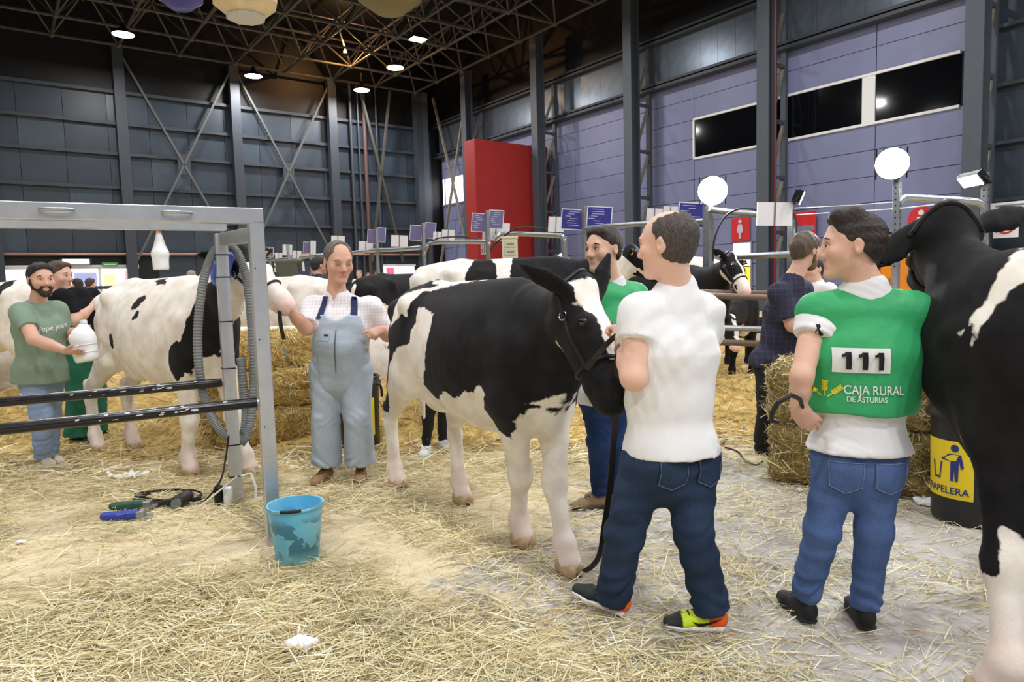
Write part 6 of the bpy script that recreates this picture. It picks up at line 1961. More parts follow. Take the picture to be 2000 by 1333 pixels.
# ------------------------------------------------------------------ bucket
def bucket_mat():
    mt, nt, b = new_mat('blue_bucket_plastic')
    L = nt.links.new
    tc = N(nt, 'ShaderNodeTexCoord')
    n = N(nt, 'ShaderNodeTexNoise'); n.inputs['Scale'].default_value = 9; n.inputs['Detail'].default_value = 4; n.inputs['Distortion'].default_value = .4
    L(tc.outputs['Object'], n.inputs['Vector'])
    sx = N(nt, 'ShaderNodeSeparateXYZ'); L(tc.outputs['Object'], sx.inputs[0])
    r = ramp(nt, [(.52, (0, 0, 0)), (.545, (1, 1, 1))])
    L(n.outputs['Fac'], r.inputs[0])
    # grime sits on the lower two thirds
    hz_ = ramp(nt, [(.03, (.2, .2, .2)), (.08, (1, 1, 1)), (.22, (1, 1, 1)), (.27, (0, 0, 0))]); L(sx.outputs[2], hz_.inputs[0])
    mu = N(nt, 'ShaderNodeMix', data_type='RGBA', blend_type='MULTIPLY'); mu.inputs[0].default_value = 1; L(r.outputs[0], mu.inputs[6]); L(hz_.outputs[0], mu.inputs[7])
    mx = N(nt, 'ShaderNodeMix', data_type='RGBA'); L(mu.outputs[2], mx.inputs[0])
    n2 = N(nt, 'ShaderNodeTexNoise'); n2.inputs['Scale'].default_value = 5; L(tc.outputs['Object'], n2.inputs['Vector'])
    r2 = ramp(nt, [(.35, srgb(96, 186, 226)), (.65, srgb(140, 206, 226))]); L(n2.outputs['Fac'], r2.inputs[0])
    L(r2.outputs[0], mx.inputs[6]); mx.inputs[7].default_value = (*srgb(66, 128, 156), 1)
    L(mx.outputs[2], b.inputs['Base Color'])
    b.inputs['Roughness'].default_value = .4
    return mt
bc = gnd(582, 1092)
bk_ = empty('bucket', (bc[0], bc[1], 0))
tag(bk_, 'grimy light blue plastic bucket at the foot of the grooming frame', 'bucket')
MB().lathe([(.0, .002), (.108, .002), (.113, .008), (.146, .30), (.155, .302), (.155, .312), (.142, .312), (.138, .29), (.108, .02), (.0, .016)], n=40, closed=True).build('shell', bucket_mat(), bk_, smooth=True)
MB().tube([(.153 * math.cos(q), .153 * math.sin(q), .316 - .006 * math.sin(-q)) for q in np.linspace(math.pi, 2 * math.pi, 24)], .003, 6).build('wire_handle', M_galv, bk_, smooth=True)
MB().tube([(.155 * math.cos(q), .155 * math.sin(q), .314) for q in np.linspace(math.pi * 1.44, math.pi * 1.66, 8)], .009, 8).build('grip', M_black, bk_, smooth=True)

# ------------------------------------------------------------------ clippers, cans and cords
def clipper(label, u, v, ang, c, L_=.28):
    p_ = gnd(u, v)
    e = empty('clipper', (p_[0], p_[1], .012), ang)
    tag(e, label, 'clipper', 'cattle clippers on the straw')
    P, Q = sdf_mesh([seg(V3(0, 0, .03), V3(L_ * .55, 0, .032), (.028, .028), (.031, .032), V3(0, 1, 0), k=.0), seg(V3(L_ * .55, 0, .032), V3(L_ * .72, 0, .036), (.032, .034), (.028, .028), V3(0, 1, 0), k=.01)], .006)
    mesh_np('body', P, Q, mat('clipper_%d_%d_%d' % c, c, .4), e)
    MB().box(L_ * .72, L_ * .9, -.028, .028, .012, .055).build('gear_head', M_galv, e, bevel=.005)
    MB().prism([(L_ * .88, -.035), (L_ * 1.02, -.042), (L_ * 1.06, 0), (L_ * 1.02, .042), (L_ * .88, .035)], (1, 0, 0), (0, 1, 0), .012, (0, 0, .012)).build('blade', M_galv, e)
    for i in range(4):
        MB().tube([(L_ * (.5 + .04 * i), -.03, .045), (L_ * (.5 + .04 * i), 0, .066), (L_ * (.5 + .04 * i), .03, .045)], .003, 5).build('grip_rib', M_black, e)
    return e
clipper('blue cattle clipper lying in the sawdust', 205, 1022, math.radians(6), (48, 66, 160))
clipper('dark green cattle clipper behind the blue one', 222, 1002, math.radians(8), (48, 92, 68), .27)
p_ = gnd(352, 990)
bd = empty('hand_dryer', (p_[0], p_[1], 0))
tag(bd, 'black hand dryer on the straw beside the cord coil', 'dryer')
P, Q = sdf_mesh([seg(V3(.02, -.05, .05), V3(.02, .06, .05), .05, .045, k=0), seg(V3(.0, .0, .045), V3(-.17, -.02, .02), .026, .022, k=.02)], .007)
mesh_np('body', P, Q, mat('black_plastic', (30, 30, 32), .45), bd)
MB().tube([(.02, -.1, .05), (.02, -.09, .05)], .034, 16).build('grille', mat('grey_grille', (110, 112, 114), .6), bd)
def can(label, u, v, c):
    p_ = gnd(u, v)
    e = empty('spray_can', (p_[0], p_[1], 0))
    tag(e, label, 'spray can', 'spray cans by the frame post')
    MB().lathe([(.03, 0), (.032, .004), (.032, .125), (.024, .14), (.013, .146)], n=20).build('body', mat('can_%d' % c[0], c, .35, .3), e, smooth=True)
    MB().lathe([(.011, .146), (.011, .165), (.006, .168)], n=12).build('nozzle', M_galv, e)
can('black spray can leaning by the rear frame post', 429, 988, (28, 28, 28))
can('silver white spray can by the rear frame post', 447, 990, (222, 226, 230))
st_ = MB().tube([gnd(376, 1005) + V3(0, 0, .01), at(463, 931, 4.6)], .006, 8).build('white_stick', mat('pale_stick', (214, 208, 190), .6), None, gnd(376, 1005), smooth=True)
tag(st_, 'thin pale stick leaning on the rear frame post', 'stick')
rs = np.random.RandomState(8)
cp = [at(447, 850, 4.66), at(440, 900, 4.6), at(430, 940, 4.55)] + [gnd(400, 985) + V3(0, 0, .02)]
for i in range(40):
    a_ = i * .75
    cp.append(gnd(330 + 60 * math.cos(a_) + rs.normal(0, 6), 978 + 11 * math.sin(a_) + rs.normal(0, 2)) + V3(0, 0, .02 + .02 * rs.rand()))
co = MB().tube(smooth_path(cp, 300), .006, 6).build('power_cord', M_tie, None, gnd(350, 980), smooth=True)
tag(co, 'tangled black power cord on straw below the rear frame post', 'cord')
cp = [gnd(u, v) + V3(0, 0, .012) for u, v in ((1395, 855), (1420, 862), (1410, 874), (1440, 885), (1455, 902), (1475, 912), (1490, 905))]
co = MB().tube(smooth_path(cp, 60), .007, 6).build('floor_cord', M_tie, None, gnd(1440, 885), smooth=True)
tag(co, 'thin black cord snaking over straw left of the hay bale', 'cord')
def rag(label, u, v, w, flat=.6, seed=0, name='crumpled_paper', ln=1.0):
    p_ = gnd(u, v)
    rs = np.random.RandomState(seed)
    pr = [ball(V3(rs.normal(0, w * .3) * ln, rs.normal(0, w * .25), w * .3 * flat), (w * rs.uniform(.2, .4), w * rs.uniform(.2, .4), w * rs.uniform(.18, .32) * flat), rs.normal(size=3), k=.004) for _ in range(12)]
    pr.append(clip(V3(0, 0, 0), V3(0, 0, -1)))
    P, Q = sdf_mesh(pr, .006, folds(seed, .003, 90, 90))
    o = mesh_np(name, P, Q, mat('white_tissue', (232, 234, 236), .9), None)
    o.location = (p_[0], p_[1], .008)
    tag(o, label, 'paper')
rag('crumpled white paper wad in the straw at the bottom centre', 590, 1272, .075, 1.0, 3)
rag('torn white tissue strip lying by the hind feet of the white cow', 258, 934, .12, .35, 5, 'torn_tissue', 1.8)
rag('white paper scraps by the foot of the right litter bin', 1810, 985, .1, .5, 7)
rag('small white paper scrap beside the right hay bale', 1563, 962, .035, .6, 9)
rag('small pale scrap at the left edge of sawdust', 38, 1065, .035, .6, 10)

# lead strap from the heifer's halter
def strap_obj(label, pts, r, name='lead_strap', n=80, base=None):
    pts = smooth_path(pts, n)
    mb = MB()
    V, Fc = [], []
    for i, p in enumerate(pts):
        t = nrm(pts[min(i + 1, n - 1)] - pts[max(i - 1, 0)])
        s_ = nrm(np.cross(t, V3(0, 1, 0.2)))
        f_ = np.cross(t, s_)
        for a_, b_ in ((-r, -.002), (r, -.002), (r, .002), (-r, .002)):
            V.append(p + s_ * a_ + f_ * b_)
    for i in range(n - 1):
        for j in range(4):
            Fc.append((i * 4 + j, i * 4 + (j + 1) % 4, i * 4 + 4 + (j + 1) % 4, i * 4 + 4 + j))
    o = mb.add(V, Fc).build(name, M_strap, None, base if base is not None else pts[-1])
    return tag(o, label, 'strap')
strap_obj('black lead strap hanging from the hand of the man in white polo', [at(1208, 660, 2.9), at(1206, 720, 2.92), at(1203, 800, 2.94), at(1198, 870, 2.97), at(1190, 960, 3.02), at(1180, 1030, 3.08), at(1172, 1080, 3.13), at(1158, 1105, 3.18), at(1140, 1117, 3.22)], .013)
strap_obj('short black halter strap from noseband to hand of the man in white', [at(1146, 722, 2.9), at(1158, 705, 2.86), at(1178, 680, 2.84), at(1196, 662, 2.85), at(1206, 655, 2.87)], .011, 'halter_strap', 40)
strap_obj('black lead strap under the white cow muzzle in the farmer hand', [at(548, 594, 4.83), at(546, 610, 4.82), at(549, 640, 4.84), at(555, 664, 4.86)], .014, n=30)

# ------------------------------------------------------------------ litter bins
def litter_bin(label, p, h_, r, ang, nm='litter_bin'):
    e = empty('litter_bin', (p[0], p[1], 0))
    tag(e, label, 'bin', 'black litter bins')
    M_b = mat('black_bin_plastic', (30, 32, 36), .4, spec=.45)
    MB().lathe([(0, .002), (r * .9, .002), (r * .94, .02), (r, h_ * .93), (r * .97, h_ * .93), (r * .9, .03), (0, .03)], n=36, closed=True).build('drum', M_b, e, smooth=True)
    MB().lathe([(r * 1.0, h_ * .9), (r * 1.13, h_ * .9), (r * 1.13, h_ * .93), (r * 1.02, h_ * .97), (r * 1.02, h_), (r * .95, h_), (r * .95, h_ * .9)], n=36, closed=True).build('rim', M_b, e, smooth=True)
    MB().tube([(r * 1.02 * math.cos(q), r * 1.02 * math.sin(q), h_ * 1.0) for q in np.linspace(0, 2 * math.pi, 36, endpoint=False)], .012, 8, closed=True).build('liner_ring', M_b, e, smooth=True)
    # wrapped yellow label with a figure and the word
    def on_drum(x, z, out=.003):
        a_ = ang + x / r
        rr = r * (.94 + .06 * z / (h_ * .93)) + out
        return V3(rr * math.cos(a_), rr * math.sin(a_), z)
    lw, lh, zc = .30, .34, h_ * .47
    V, Fc = grid_quad((0, 0, 0), (1, 0, 0), (0, 1, 0), lw, lh, 12, 2)
    lb = MB().add([on_drum(v[0], zc + v[1]) for v in V], Fc).build('label', mat('label_yellow', (226, 200, 40), .5), e)
    M_n = mat('label_navy', (40, 50, 120) if 'right' in label else (26, 26, 26), .6)
    V2, F2 = text_mesh('PAPELERA', .058, True)
    MB().add([on_drum(x, zc - .125 + y, .006) for x, y in V2], F2).build('lettering', M_n, lb)
    fig = [[(.02, .075), (.085, .075), (.10, .0), (.085, -.01), (.075, .04), (.07, -.085), (.055, -.085), (.05, -.01), (.045, -.085), (.03, -.085), (.03, .03), (-.02, .05), (-.025, .035)]]
    head = [(.052 + .022 * math.cos(q), .11 + .022 * math.sin(q)) for q in np.linspace(0, 2 * math.pi, 14, endpoint=False)]
    basket = [(-.09, .02), (-.08, .02), (-.07, -.07), (-.04, -.07), (-.03, .02), (-.02, .02), (-.035, -.082), (-.075, -.082)]
    for pl_ in fig + [head, basket]:
        MB().add([on_drum(x, zc + y + .02, .006) for x, y in pl_], [tuple(range(len(pl_)))]).build('figure', M_n, lb)
    return e
bR = V3(2.70, 4.02, 0)
litter_bin('black litter bin with yellow label beside the right hay bale', bR, .70, .21, math.atan2(-bR[1], -bR[0]) - .62)
bL = V3(-1.42, 6.28, 0)
litter_bin('black litter bin with yellow label behind the farmer', bL, .66, .185, math.atan2(-bL[1], -bL[0]) + .0)
ph = [at(735, 750, 6.1), at(742, 752, 6.05), at(745, 762, 6.05), at(746, 775, 6.05)]
o = MB().tube(smooth_path(ph, 20), .012, 6).build('bin_clamp', M_black, None, ph[-1], smooth=True)
tag(o, 'black clamp hooked on the rim of the litter bin behind farmer', 'clamp')

# ------------------------------------------------------------------ straw and hay
STRAW = np.array([srgb(*c) for c in ((230, 218, 168), (220, 204, 148), (238, 228, 188), (206, 186, 128), (186, 162, 104), (212, 208, 158), (242, 236, 210), (170, 146, 94))])
def straw_blades(C, D, L_, W_, colr, bend, up=.0, rs=None):
    """blades of straw: centres, directions, lengths; two bent quads each"""
    n = len(C)
    S = np.cross(D, np.array([0, 0, 1.0]))
    S /= np.linalg.norm(S, axis=1)[:, None] + 1e-9
    Nn = np.cross(S, D)
    roll = rs.uniform(-.7, .7, n)
    S2 = S * np.cos(roll)[:, None] + Nn * np.sin(roll)[:, None]
    a = C - D * L_[:, None] / 2
    m_ = C + Nn * (bend * L_)[:, None]
    b = C + D * L_[:, None] / 2
    w = S2 * W_[:, None] / 2
    V = np.stack([a - w, a + w, m_ - w, m_ + w, b - w * .5, b + w * .5], 1).reshape(-1, 3)
    i0 = np.arange(n)[:, None] * 6
    F_ = np.concatenate([i0 + np.array([[0, 1, 3, 2]]), i0 + np.array([[2, 3, 5, 4]])])
    return V, F_, np.repeat(colr, 6, axis=0)
STRAW = STRAW * .86 + STRAW.mean(1, keepdims=True) * .16
M_straw = mat_attr('straw', .7, spec=.25)
rs = np.random.RandomState(77)
def scatter_floor(n, ylo, yhi, lrange, wrange, dens, zmax, seed, tint=None):
    rs = np.random.RandomState(seed)
    Y = ylo * (yhi / ylo) ** rs.rand(n * 3)
    X = (rs.rand(n * 3) * 2 - 1) * (Y * .80 + .3)
    pr = dens(X, Y)
    tt_ = X * E2[0] + Y * E2[1]
    k_ = (rs.rand(n * 3) < pr) & (tt_ < 25.0) & ((X * E1[0] + Y * E1[1]) < 44)
    X, Y = X[k_][:n], Y[k_][:n]
    n = len(X)
    th = rs.normal(.25, .75, n) + np.where(rs.rand(n) < .3, rs.uniform(-1.6, 1.6, n), 0)
    tilt = rs.normal(0, .12, n)
    D = np.stack([np.cos(th) * np.cos(tilt), np.sin(th) * np.cos(tilt), np.sin(tilt)], 1)
    L_ = np.exp(rs.uniform(math.log(lrange[0]), math.log(lrange[1]), n))
    W_ = rs.uniform(*wrange, n)
    depth = np.clip(dens(X, Y), 0, 1)
    Z = .004 + np.abs(D[:, 2]) * L_ / 2 + rs.rand(n) ** 2 * zmax * depth
    C = np.stack([X, Y, Z], 1)
    ci = rs.choice(len(STRAW), n, p=[.2, .2, .15, .15, .08, .1, .07, .05])
    colr = STRAW[ci] * rs.uniform(.8, 1.1, n)[:, None]
    if tint is not None:
        colr = colr * tint(X, Y)[:, None] if tint(X, Y).ndim == 1 else colr * tint(X, Y)
    return straw_blades(C, D, L_, W_, colr, rs.normal(.0, .05, n), rs=rs)
def clump(X, Y, s=0):
    return .5 + .5 * np.sin(X * 2.1 + 1.3 * np.sin(Y * 1.7 + s)) * np.sin(Y * 2.4 + 1.1 * np.sin(X * 1.9 + s)) + .25 * np.sin(X * 6.3 + Y * 4.1)
def dens(X, Y):
    a = np.clip(litter_amount(X, Y), 0, 1)
    d = np.clip(a * (.25 + 1.0 * clump(X, Y)), .04, 1)
    # bare sawdust strip in front of the frame
    strip = np.exp(-(((Y - (3.95 + .28 * (X + 1.4))) / .42) ** 2)) * (X < -.9)
    d *= 1 - .85 * strip
    # heaped straw in the left foreground
    d = np.maximum(d, .95 * (1 / (1 + np.exp((Y - (2.95 + .12 * (X + 1))) * 7))) * (1 / (1 + np.exp((X - .0) * 3.5))))
    d = np.maximum(d, .9 / (1 + np.exp(-(Y - 6.0) * 3)))
    return d
def far_tint(X, Y):
    g = np.clip((Y - 4.5) / 4, 0, 1)[:, None] * np.clip(.6 - X * .25, .2, 1)[:, None]
    return 1 - g * np.array([[.06, .16, .30]])
sets = [scatter_floor(66000, 1.9, 6.2, (.035, .26), (.0025, .0055), dens, .035, 1, far_tint),
        scatter_floor(34000, 1.9, 6.5, (.012, .06), (.002, .004), lambda X, Y: np.clip(dens(X, Y) + .12, 0, 1), .012, 2, far_tint),
        scatter_floor(30000, 5.5, 22, (.08, .35), (.006, .014), dens, .05, 3, far_tint)]
V = []; F_ = []; Cc = []; off = 0
for v, f_, c_ in sets:
    V.append(v); F_.append(f_ + off); Cc.append(c_); off += len(v)
sl = mesh_np('straw_litter', np.concatenate(V), np.concatenate(F_), M_straw, None, smooth=False, attrs={'col': np.concatenate(Cc)})
tag(sl, 'loose golden straw strewn over the hall floor', 'straw', kind='stuff')

def on_mesh_straw(P, Q, n, seed, lr=(.05, .2), wr_=(.004, .008), out=.015, tint=(1, 1, 1), flat=.75):
    """stalks lying on a surface"""
    rs = np.random.RandomState(seed)
    a, b, c = P[Q[:, 0]], P[Q[:, 1]], P[Q[:, 2]]
    nn = np.cross(b - a, c - a)
    ar = np.linalg.norm(nn, axis=1)
    nn = nn / (ar[:, None] + 1e-12)
    i = rs.choice(len(Q), n, p=ar / ar.sum())
    w1, w2 = rs.rand(n), rs.rand(n)
    C = P[Q[i, 0]] + (P[Q[i, 1]] - P[Q[i, 0]]) * w1[:, None] + (P[Q[i, 3]] - P[Q[i, 0]]) * w2[:, None]
    No = nn[i]
    R0 = rs.normal(size=(n, 3)) * np.array([1, 1, .6])
    D = R0 - No * (np.sum(R0 * No, 1) * flat)[:, None]
    D /= np.linalg.norm(D, axis=1)[:, None]
    L_ = rs.uniform(*lr, n); W_ = rs.uniform(*wr_, n)
    C = C + No * (rs.rand(n) * out)[:, None]
    ci = rs.choice(len(STRAW), n, p=[.2, .2, .15, .15, .08, .1, .07, .05])
    colr = STRAW[ci] * rs.uniform(.7, 1.1, n)[:, None] * np.array(tint)
    return straw_blades(C, D, L_, W_, colr, rs.normal(0, .06, n), rs=rs)
def bale(label, c, rz, dims, seed, tint=(.86, .82, .72), n=2600, strings=True, core=(150, 122, 70)):
    e = empty('straw_bale', c, rz)
    tag(e, label, 'bale', 'straw bales')
    L_, W_, H_ = dims
    pr = [seg(V3(-L_ / 2 + W_ * .42, 0, H_ / 2), V3(L_ / 2 - W_ * .42, 0, H_ / 2), (W_ * .52, H_ * .56), (W_ * .52, H_ * .56), V3(0, 1, 0), k=0)]
    for sx_ in (-1, 1):
        for sy_ in (-1, 1):
            for sz in (.16, .84):
                pr.append(ball(V3(sx_ * (L_ / 2 - .07), sy_ * (W_ / 2 - .07), H_ * sz), .085, k=.06))
    # box core
    pr.append(seg(V3(-L_ / 2 + .02, 0, H_ / 2), V3(L_ / 2 - .02, 0, H_ / 2), (W_ * .46, H_ * .48), (W_ * .46, H_ * .48), V3(0, 1, 0), k=.05, capa=True, capb=True))
    for q in (-1, 1):
        pr.append(seg(V3(-L_ / 2 + .06, q * (W_ / 2 - .09), .1), V3(L_ / 2 - .06, q * (W_ / 2 - .09), .1), .095, .095, k=.05))
        pr.append(seg(V3(-L_ / 2 + .06, q * (W_ / 2 - .09), H_ - .1), V3(L_ / 2 - .06, q * (W_ / 2 - .09), H_ - .1), .095, .095, k=.05))
    pr.append(clip(V3(0, 0, 0), V3(0, 0, -1)))
    P, Q = sdf_mesh(pr, .022, folds(seed, .012, 40, 40))
    mesh_np('pressed_straw', P, Q, mat('bale_core_%d' % core[0], core, .9, var=.4, vscale=30, bump=1.0, bscale=60), e)
    v, f_, c_ = on_mesh_straw(P, Q, n, seed, (.04, .17), (.0035, .007), .02, tint)
    keep = v[:, 2].reshape(-1, 6).min(1) > .002
    kk = np.repeat(keep, 6)
    idx_ = np.cumsum(kk) - 1
    f2 = f_[kk[f_].all(1)]
    o = mesh_np('loose_stalks', v[kk], idx_[f2], M_straw, e, smooth=False, attrs={'col': c_[kk]})
    o['kind'] = 'stuff'
    if strings:
        for q in (-.22, .22):
            MB().tube([V3(q * L_, W_ * .535 * math.cos(a_), H_ / 2 + H_ * .565 * math.sin(a_)) for a_ in np.linspace(0, 2 * math.pi, 26, endpoint=False)], .004, 5, closed=True).build('twine', mat('blue_twine', (120, 150, 180), .7), e)
    return e
a0 = gnd(1520, 946); a1 = gnd(1822, 984)
rz = math.atan2(a1[1] - a0[1], a1[0] - a0[0])
mid_ = (a0 + a1) / 2 + nrm(V3(-(a1 - a0)[1], (a1 - a0)[0], 0)) * .24
bale('lower right hay bale beside the black litter bin', (mid_[0], mid_[1], 0), rz, (1.02, .48, .44), 1, (.80, .78, .66), 3800, core=(140, 120, 74))
bale('upper right hay bale resting on the lower one', (mid_[0] - .02, mid_[1] + .02, .43), rz + .03, (1.0, .47, .42), 2, (.84, .82, .70), 3800, core=(140, 120, 74))
for k_, (dx, dy, z_, r_, lab) in enumerate(((0, 0, 0, .35, 'bottom straw bale of the stack behind the front frame post'), (-.06, .06, .35, .28, 'middle straw bale of the stack behind the front frame post'), (-.14, .14, .69, .42, 'top straw bale of the stack behind the front frame post'))):
    bale(lab, (-2.34 + dx, 6.62 + dy, z_), r_, (1.0, .5, .36), 11 + k_, (.95, .88, .68), 2400, core=(176, 146, 84))
# raised bedding of the stalls
gx, gy = np.meshgrid(np.linspace(-8, 8, 160), np.linspace(6.0, 15.0, 90))
Vb = np.stack([gx.ravel(), gy.ravel(), bed_height(gx, gy).ravel() + .004], 1)
ii, jj = np.meshgrid(np.arange(159), np.arange(89)); ii, jj = ii.ravel(), jj.ravel()
Qb = np.stack([jj * 160 + ii, jj * 160 + ii + 1, (jj + 1) * 160 + ii + 1, (jj + 1) * 160 + ii], 1)
v, f_, c_ = on_mesh_straw(Vb, Qb, 30000, 5, (.07, .26), (.005, .011), .03, (.95, .86, .66))
bd_ = mesh_np('straw_bedding', Vb, Qb, mat('bedding_straw', (196, 166, 100), .9, var=.35, vscale=14, bump=1.0, bscale=40), None)
tag(bd_, 'heaped golden straw bedding along the cattle stalls', 'straw', kind='stuff')
o = mesh_np('loose_stalks', v, f_, M_straw, bd_, smooth=False, attrs={'col': c_})
o['kind'] = 'stuff'
# ------------------------------------------------------------------ stalls: pipes, posts, pen signs, floodlights
M_board_b = mat('sign_blue_print', (52, 54, 140), .5, var=.05)
M_board_l = mat('sign_lilac_print', (112, 108, 152), .5)
M_board_w = mat('sign_white_board', (226, 224, 228), .5)
M_lines = mat('sign_text_pale', (200, 204, 226), .6)
M_cable = mat('black_cable', (40, 40, 42), .6)
def pipe_obj(name, label, pts, r, material=M_galv, cat='pipe', group=None, n=10, smooth_n=0):
    P_ = [at(*p) for p in pts]
    if smooth_n:
        P_ = smooth_path(P_, smooth_n)
    o = MB().tube(P_, r, n).build(name, material, None, P_[0], smooth=True)
    return tag(o, label, cat, group)
def post(name, label, u, vtop, Y, w, material=M_galv, perforated=False, cat='post'):
    p = at(u, vtop, Y)
    e = empty(name, (p[0], p[1], 0), HA)
    tag(e, label, cat, 'stall posts')
    MB().box(-w / 2, w / 2, -w / 2, w / 2, 0, p[2]).build('upright', material, e, bevel=.004)
    MB().box(-w, w, -w, w, 0, .012).build('foot_plate', material, e)
    if perforated:
        hb = MB()
        z_ = p[2] - .05
        d_ = V3(-p[0], -p[1], 0)
        while z_ > 1.5:
            for fx, fy in ((0, -1), (-1, 0)):
                c_ = V3(fx * (w / 2 + .0005), fy * (w / 2 + .0005), z_)
                a_ = V3(fy, fx, 0)
                hb.add([c_ + a_ * .008 * math.cos(q) + V3(0, 0, .011) * math.sin(q) for q in np.linspace(0, 2 * math.pi, 8, endpoint=False)], [tuple(range(8))])
            z_ -= .06
        hb.build('punched_holes', M_black, e)
    return e, p
post('stall_post', 'thick galvanised stall post under the left floodlight', 1383, 388, 8.5, .095)
post('perforated_post', 'perforated steel post under the right floodlight', 1753, 345, 7.0, .062, perforated=True)
post('perforated_post', 'perforated steel post with tilted floodlight behind the right cow', 1925, 338, 7.0, .058, perforated=True)
post('sign_post', 'grey post carrying the pair of bright blue pen signs', 1141, 403, 10.4, .06)
post('sign_post', 'grey post carrying the pair of lilac pen signs before the red block', 951, 412, 12.0, .06)
post('stall_post', 'dark bent stall post left of the bright blue signs', 1102, 462, 11.2, .07)
post('sign_post', 'thin grey sign post below the lilac signs left of corner column', 826, 436, 14.0, .06)
post('sign_post', 'thin grey sign post beside the far bracing', 735, 446, 15.5, .06)
post('sign_post', 'far thin sign post behind the frame, left of the dotted shirt', 562, 478, 17.0, .06)
post('sign_post', 'far thin sign post above the head of dotted shirt man', 606, 472, 16.5, .06)
post('sign_post', 'farthest thin sign post right of the front frame post', 526, 485, 18.0, .06)
post('stall_post', 'galvanised stall post left of the plaid shirt man head', 1546, 430, 8.0, .07)
pipe_obj('stall_rail', 'bright galvanised top rail behind the plaid shirt man', [(1420, 503, 8.3), (1760, 487, 7.1)], .038)
pipe_obj('stall_arch', 'galvanised pipe arch right of the perforated post', [(1756, 395, 7.0), (1766, 387, 7.0), (1780, 386, 7.0), (1895, 393, 7.0), (1915, 398, 7.0), (1923, 412, 7.0), (1924, 455, 7.0), (1924, 500, 7.0)], .034, smooth_n=40)
pipe_obj('stall_arch', 'galvanised pipe arch right of the left floodlight', [(1386, 408, 8.4), (1400, 412, 8.4), (1470, 418, 8.3), (1525, 425, 8.1), (1542, 434, 8.05), (1548, 452, 8.0), (1549, 520, 8.0)], .038, smooth_n=40)
pipe_obj('stall_arch', 'pipe arch behind the head of the smiling young man', [(1145, 446, 10.4), (1200, 441, 9.9), (1270, 437, 9.4), (1380, 432, 8.6)], .036, smooth_n=30)
pipe_obj('stall_arch', 'pipe arch in front of the red block', [(963, 470, 12), (972, 461, 12), (990, 457, 12), (1085, 460, 11.3), (1100, 466, 11.2), (1103, 490, 11.2), (1103, 550, 11.2)], .04, smooth_n=40)
pipe_obj('stall_arch', 'pipe arch left of the lilac pen signs', [(828, 500, 14), (834, 484, 14), (850, 474, 13.8), (945, 473, 12.2), (953, 480, 12)], .04, smooth_n=40)
pipe_obj('stall_arch', 'far pipe arch right of the farmer head', [(690, 494, 16.2), (735, 489, 15.6), (770, 488, 15), (822, 484, 14.1)], .045, smooth_n=30)
pipe_obj('stall_arch', 'farthest pipe arch left of the farmer head', [(505, 508, 18.5), (560, 506, 17.4), (605, 501, 16.8), (640, 498, 16.4)], .045, smooth_n=30)
for lab, pts, r in (('brown upper pen rail behind the man in white', [(1400, 572, 7.6), (1500, 572, 7.6)], .032), ('galvanised pen rail below the brown one', [(1400, 578, 7.0), (1500, 584, 7.0)], .032),
                    ('dark third pen rail beside the feeding cow', [(1400, 640, 7.0), (1485, 645, 7.0)], .03), ('dark lowest pen rail above the straw', [(1396, 668, 7.0), (1490, 675, 7.0)], .032)):
    pipe_obj('pen_rail', lab, [(a_ - 40, b_ - 1, c_) for a_, b_, c_ in pts[:1]] + [(a_ + 160, b_ + 3, c_) for a_, b_, c_ in pts[1:]], r, mat('brown_pipe', (110, 92, 80), .5) if 'brown' in lab or 'lowest' in lab else M_galv)
pipe_obj('pen_rail', 'thin pen rail left of the dotted shirt man', [(480, 566, 10.5), (620, 570, 10.5)], .03)
pipe_obj('hanging_cable', 'grey cable arching from the left floodlight post', [(1392, 510, 8.3), (1396, 465, 8.3), (1415, 425, 8.3), (1445, 408, 8.2), (1485, 410, 8.2), (1520, 405, 8.1), (1545, 412, 8.0), (1555, 440, 8.0), (1553, 500, 8.0)], .012, M_cable, 'cable', smooth_n=60)
pipe_obj('hanging_cable', 'black cable looped over the arch by the red block', [(955, 515, 12), (958, 490, 12), (975, 470, 12), (1005, 448, 11.8), (1040, 445, 11.6), (1075, 450, 11.4), (1100, 462, 11.2)], .014, M_cable, 'cable', smooth_n=50)
pipe_obj('hanging_cable', 'black cable looped over the arch left of the lilac signs', [(836, 515, 14), (838, 485, 14), (850, 468, 13.8), (880, 463, 13.4), (920, 464, 12.8), (950, 474, 12.2)], .014, M_cable, 'cable', smooth_n=50)
pipe_obj('hanging_cable', 'thin white cord stretched above the bib man head', [(1555, 420, 8), (1620, 416, 7.8), (1750, 408, 7.0), (1865, 395, 7.0)], .006, M_white, 'cable', smooth_n=40)
pipe_obj('hanging_cable', 'thin pale line strung between the two posts at right', [(1552, 407, 8), (1650, 402, 7.6), (1750, 395, 7.0)], .005, M_white, 'cable', smooth_n=30)
o = pipe_obj('cord_end', 'light blue cord end dangling from the right arch', [(1848, 386, 6.95), (1842, 394, 6.95), (1845, 405, 6.95), (1848, 414, 6.95)], .008, mat('pale_blue_cord', (170, 200, 226), .7), 'cord', smooth_n=14)

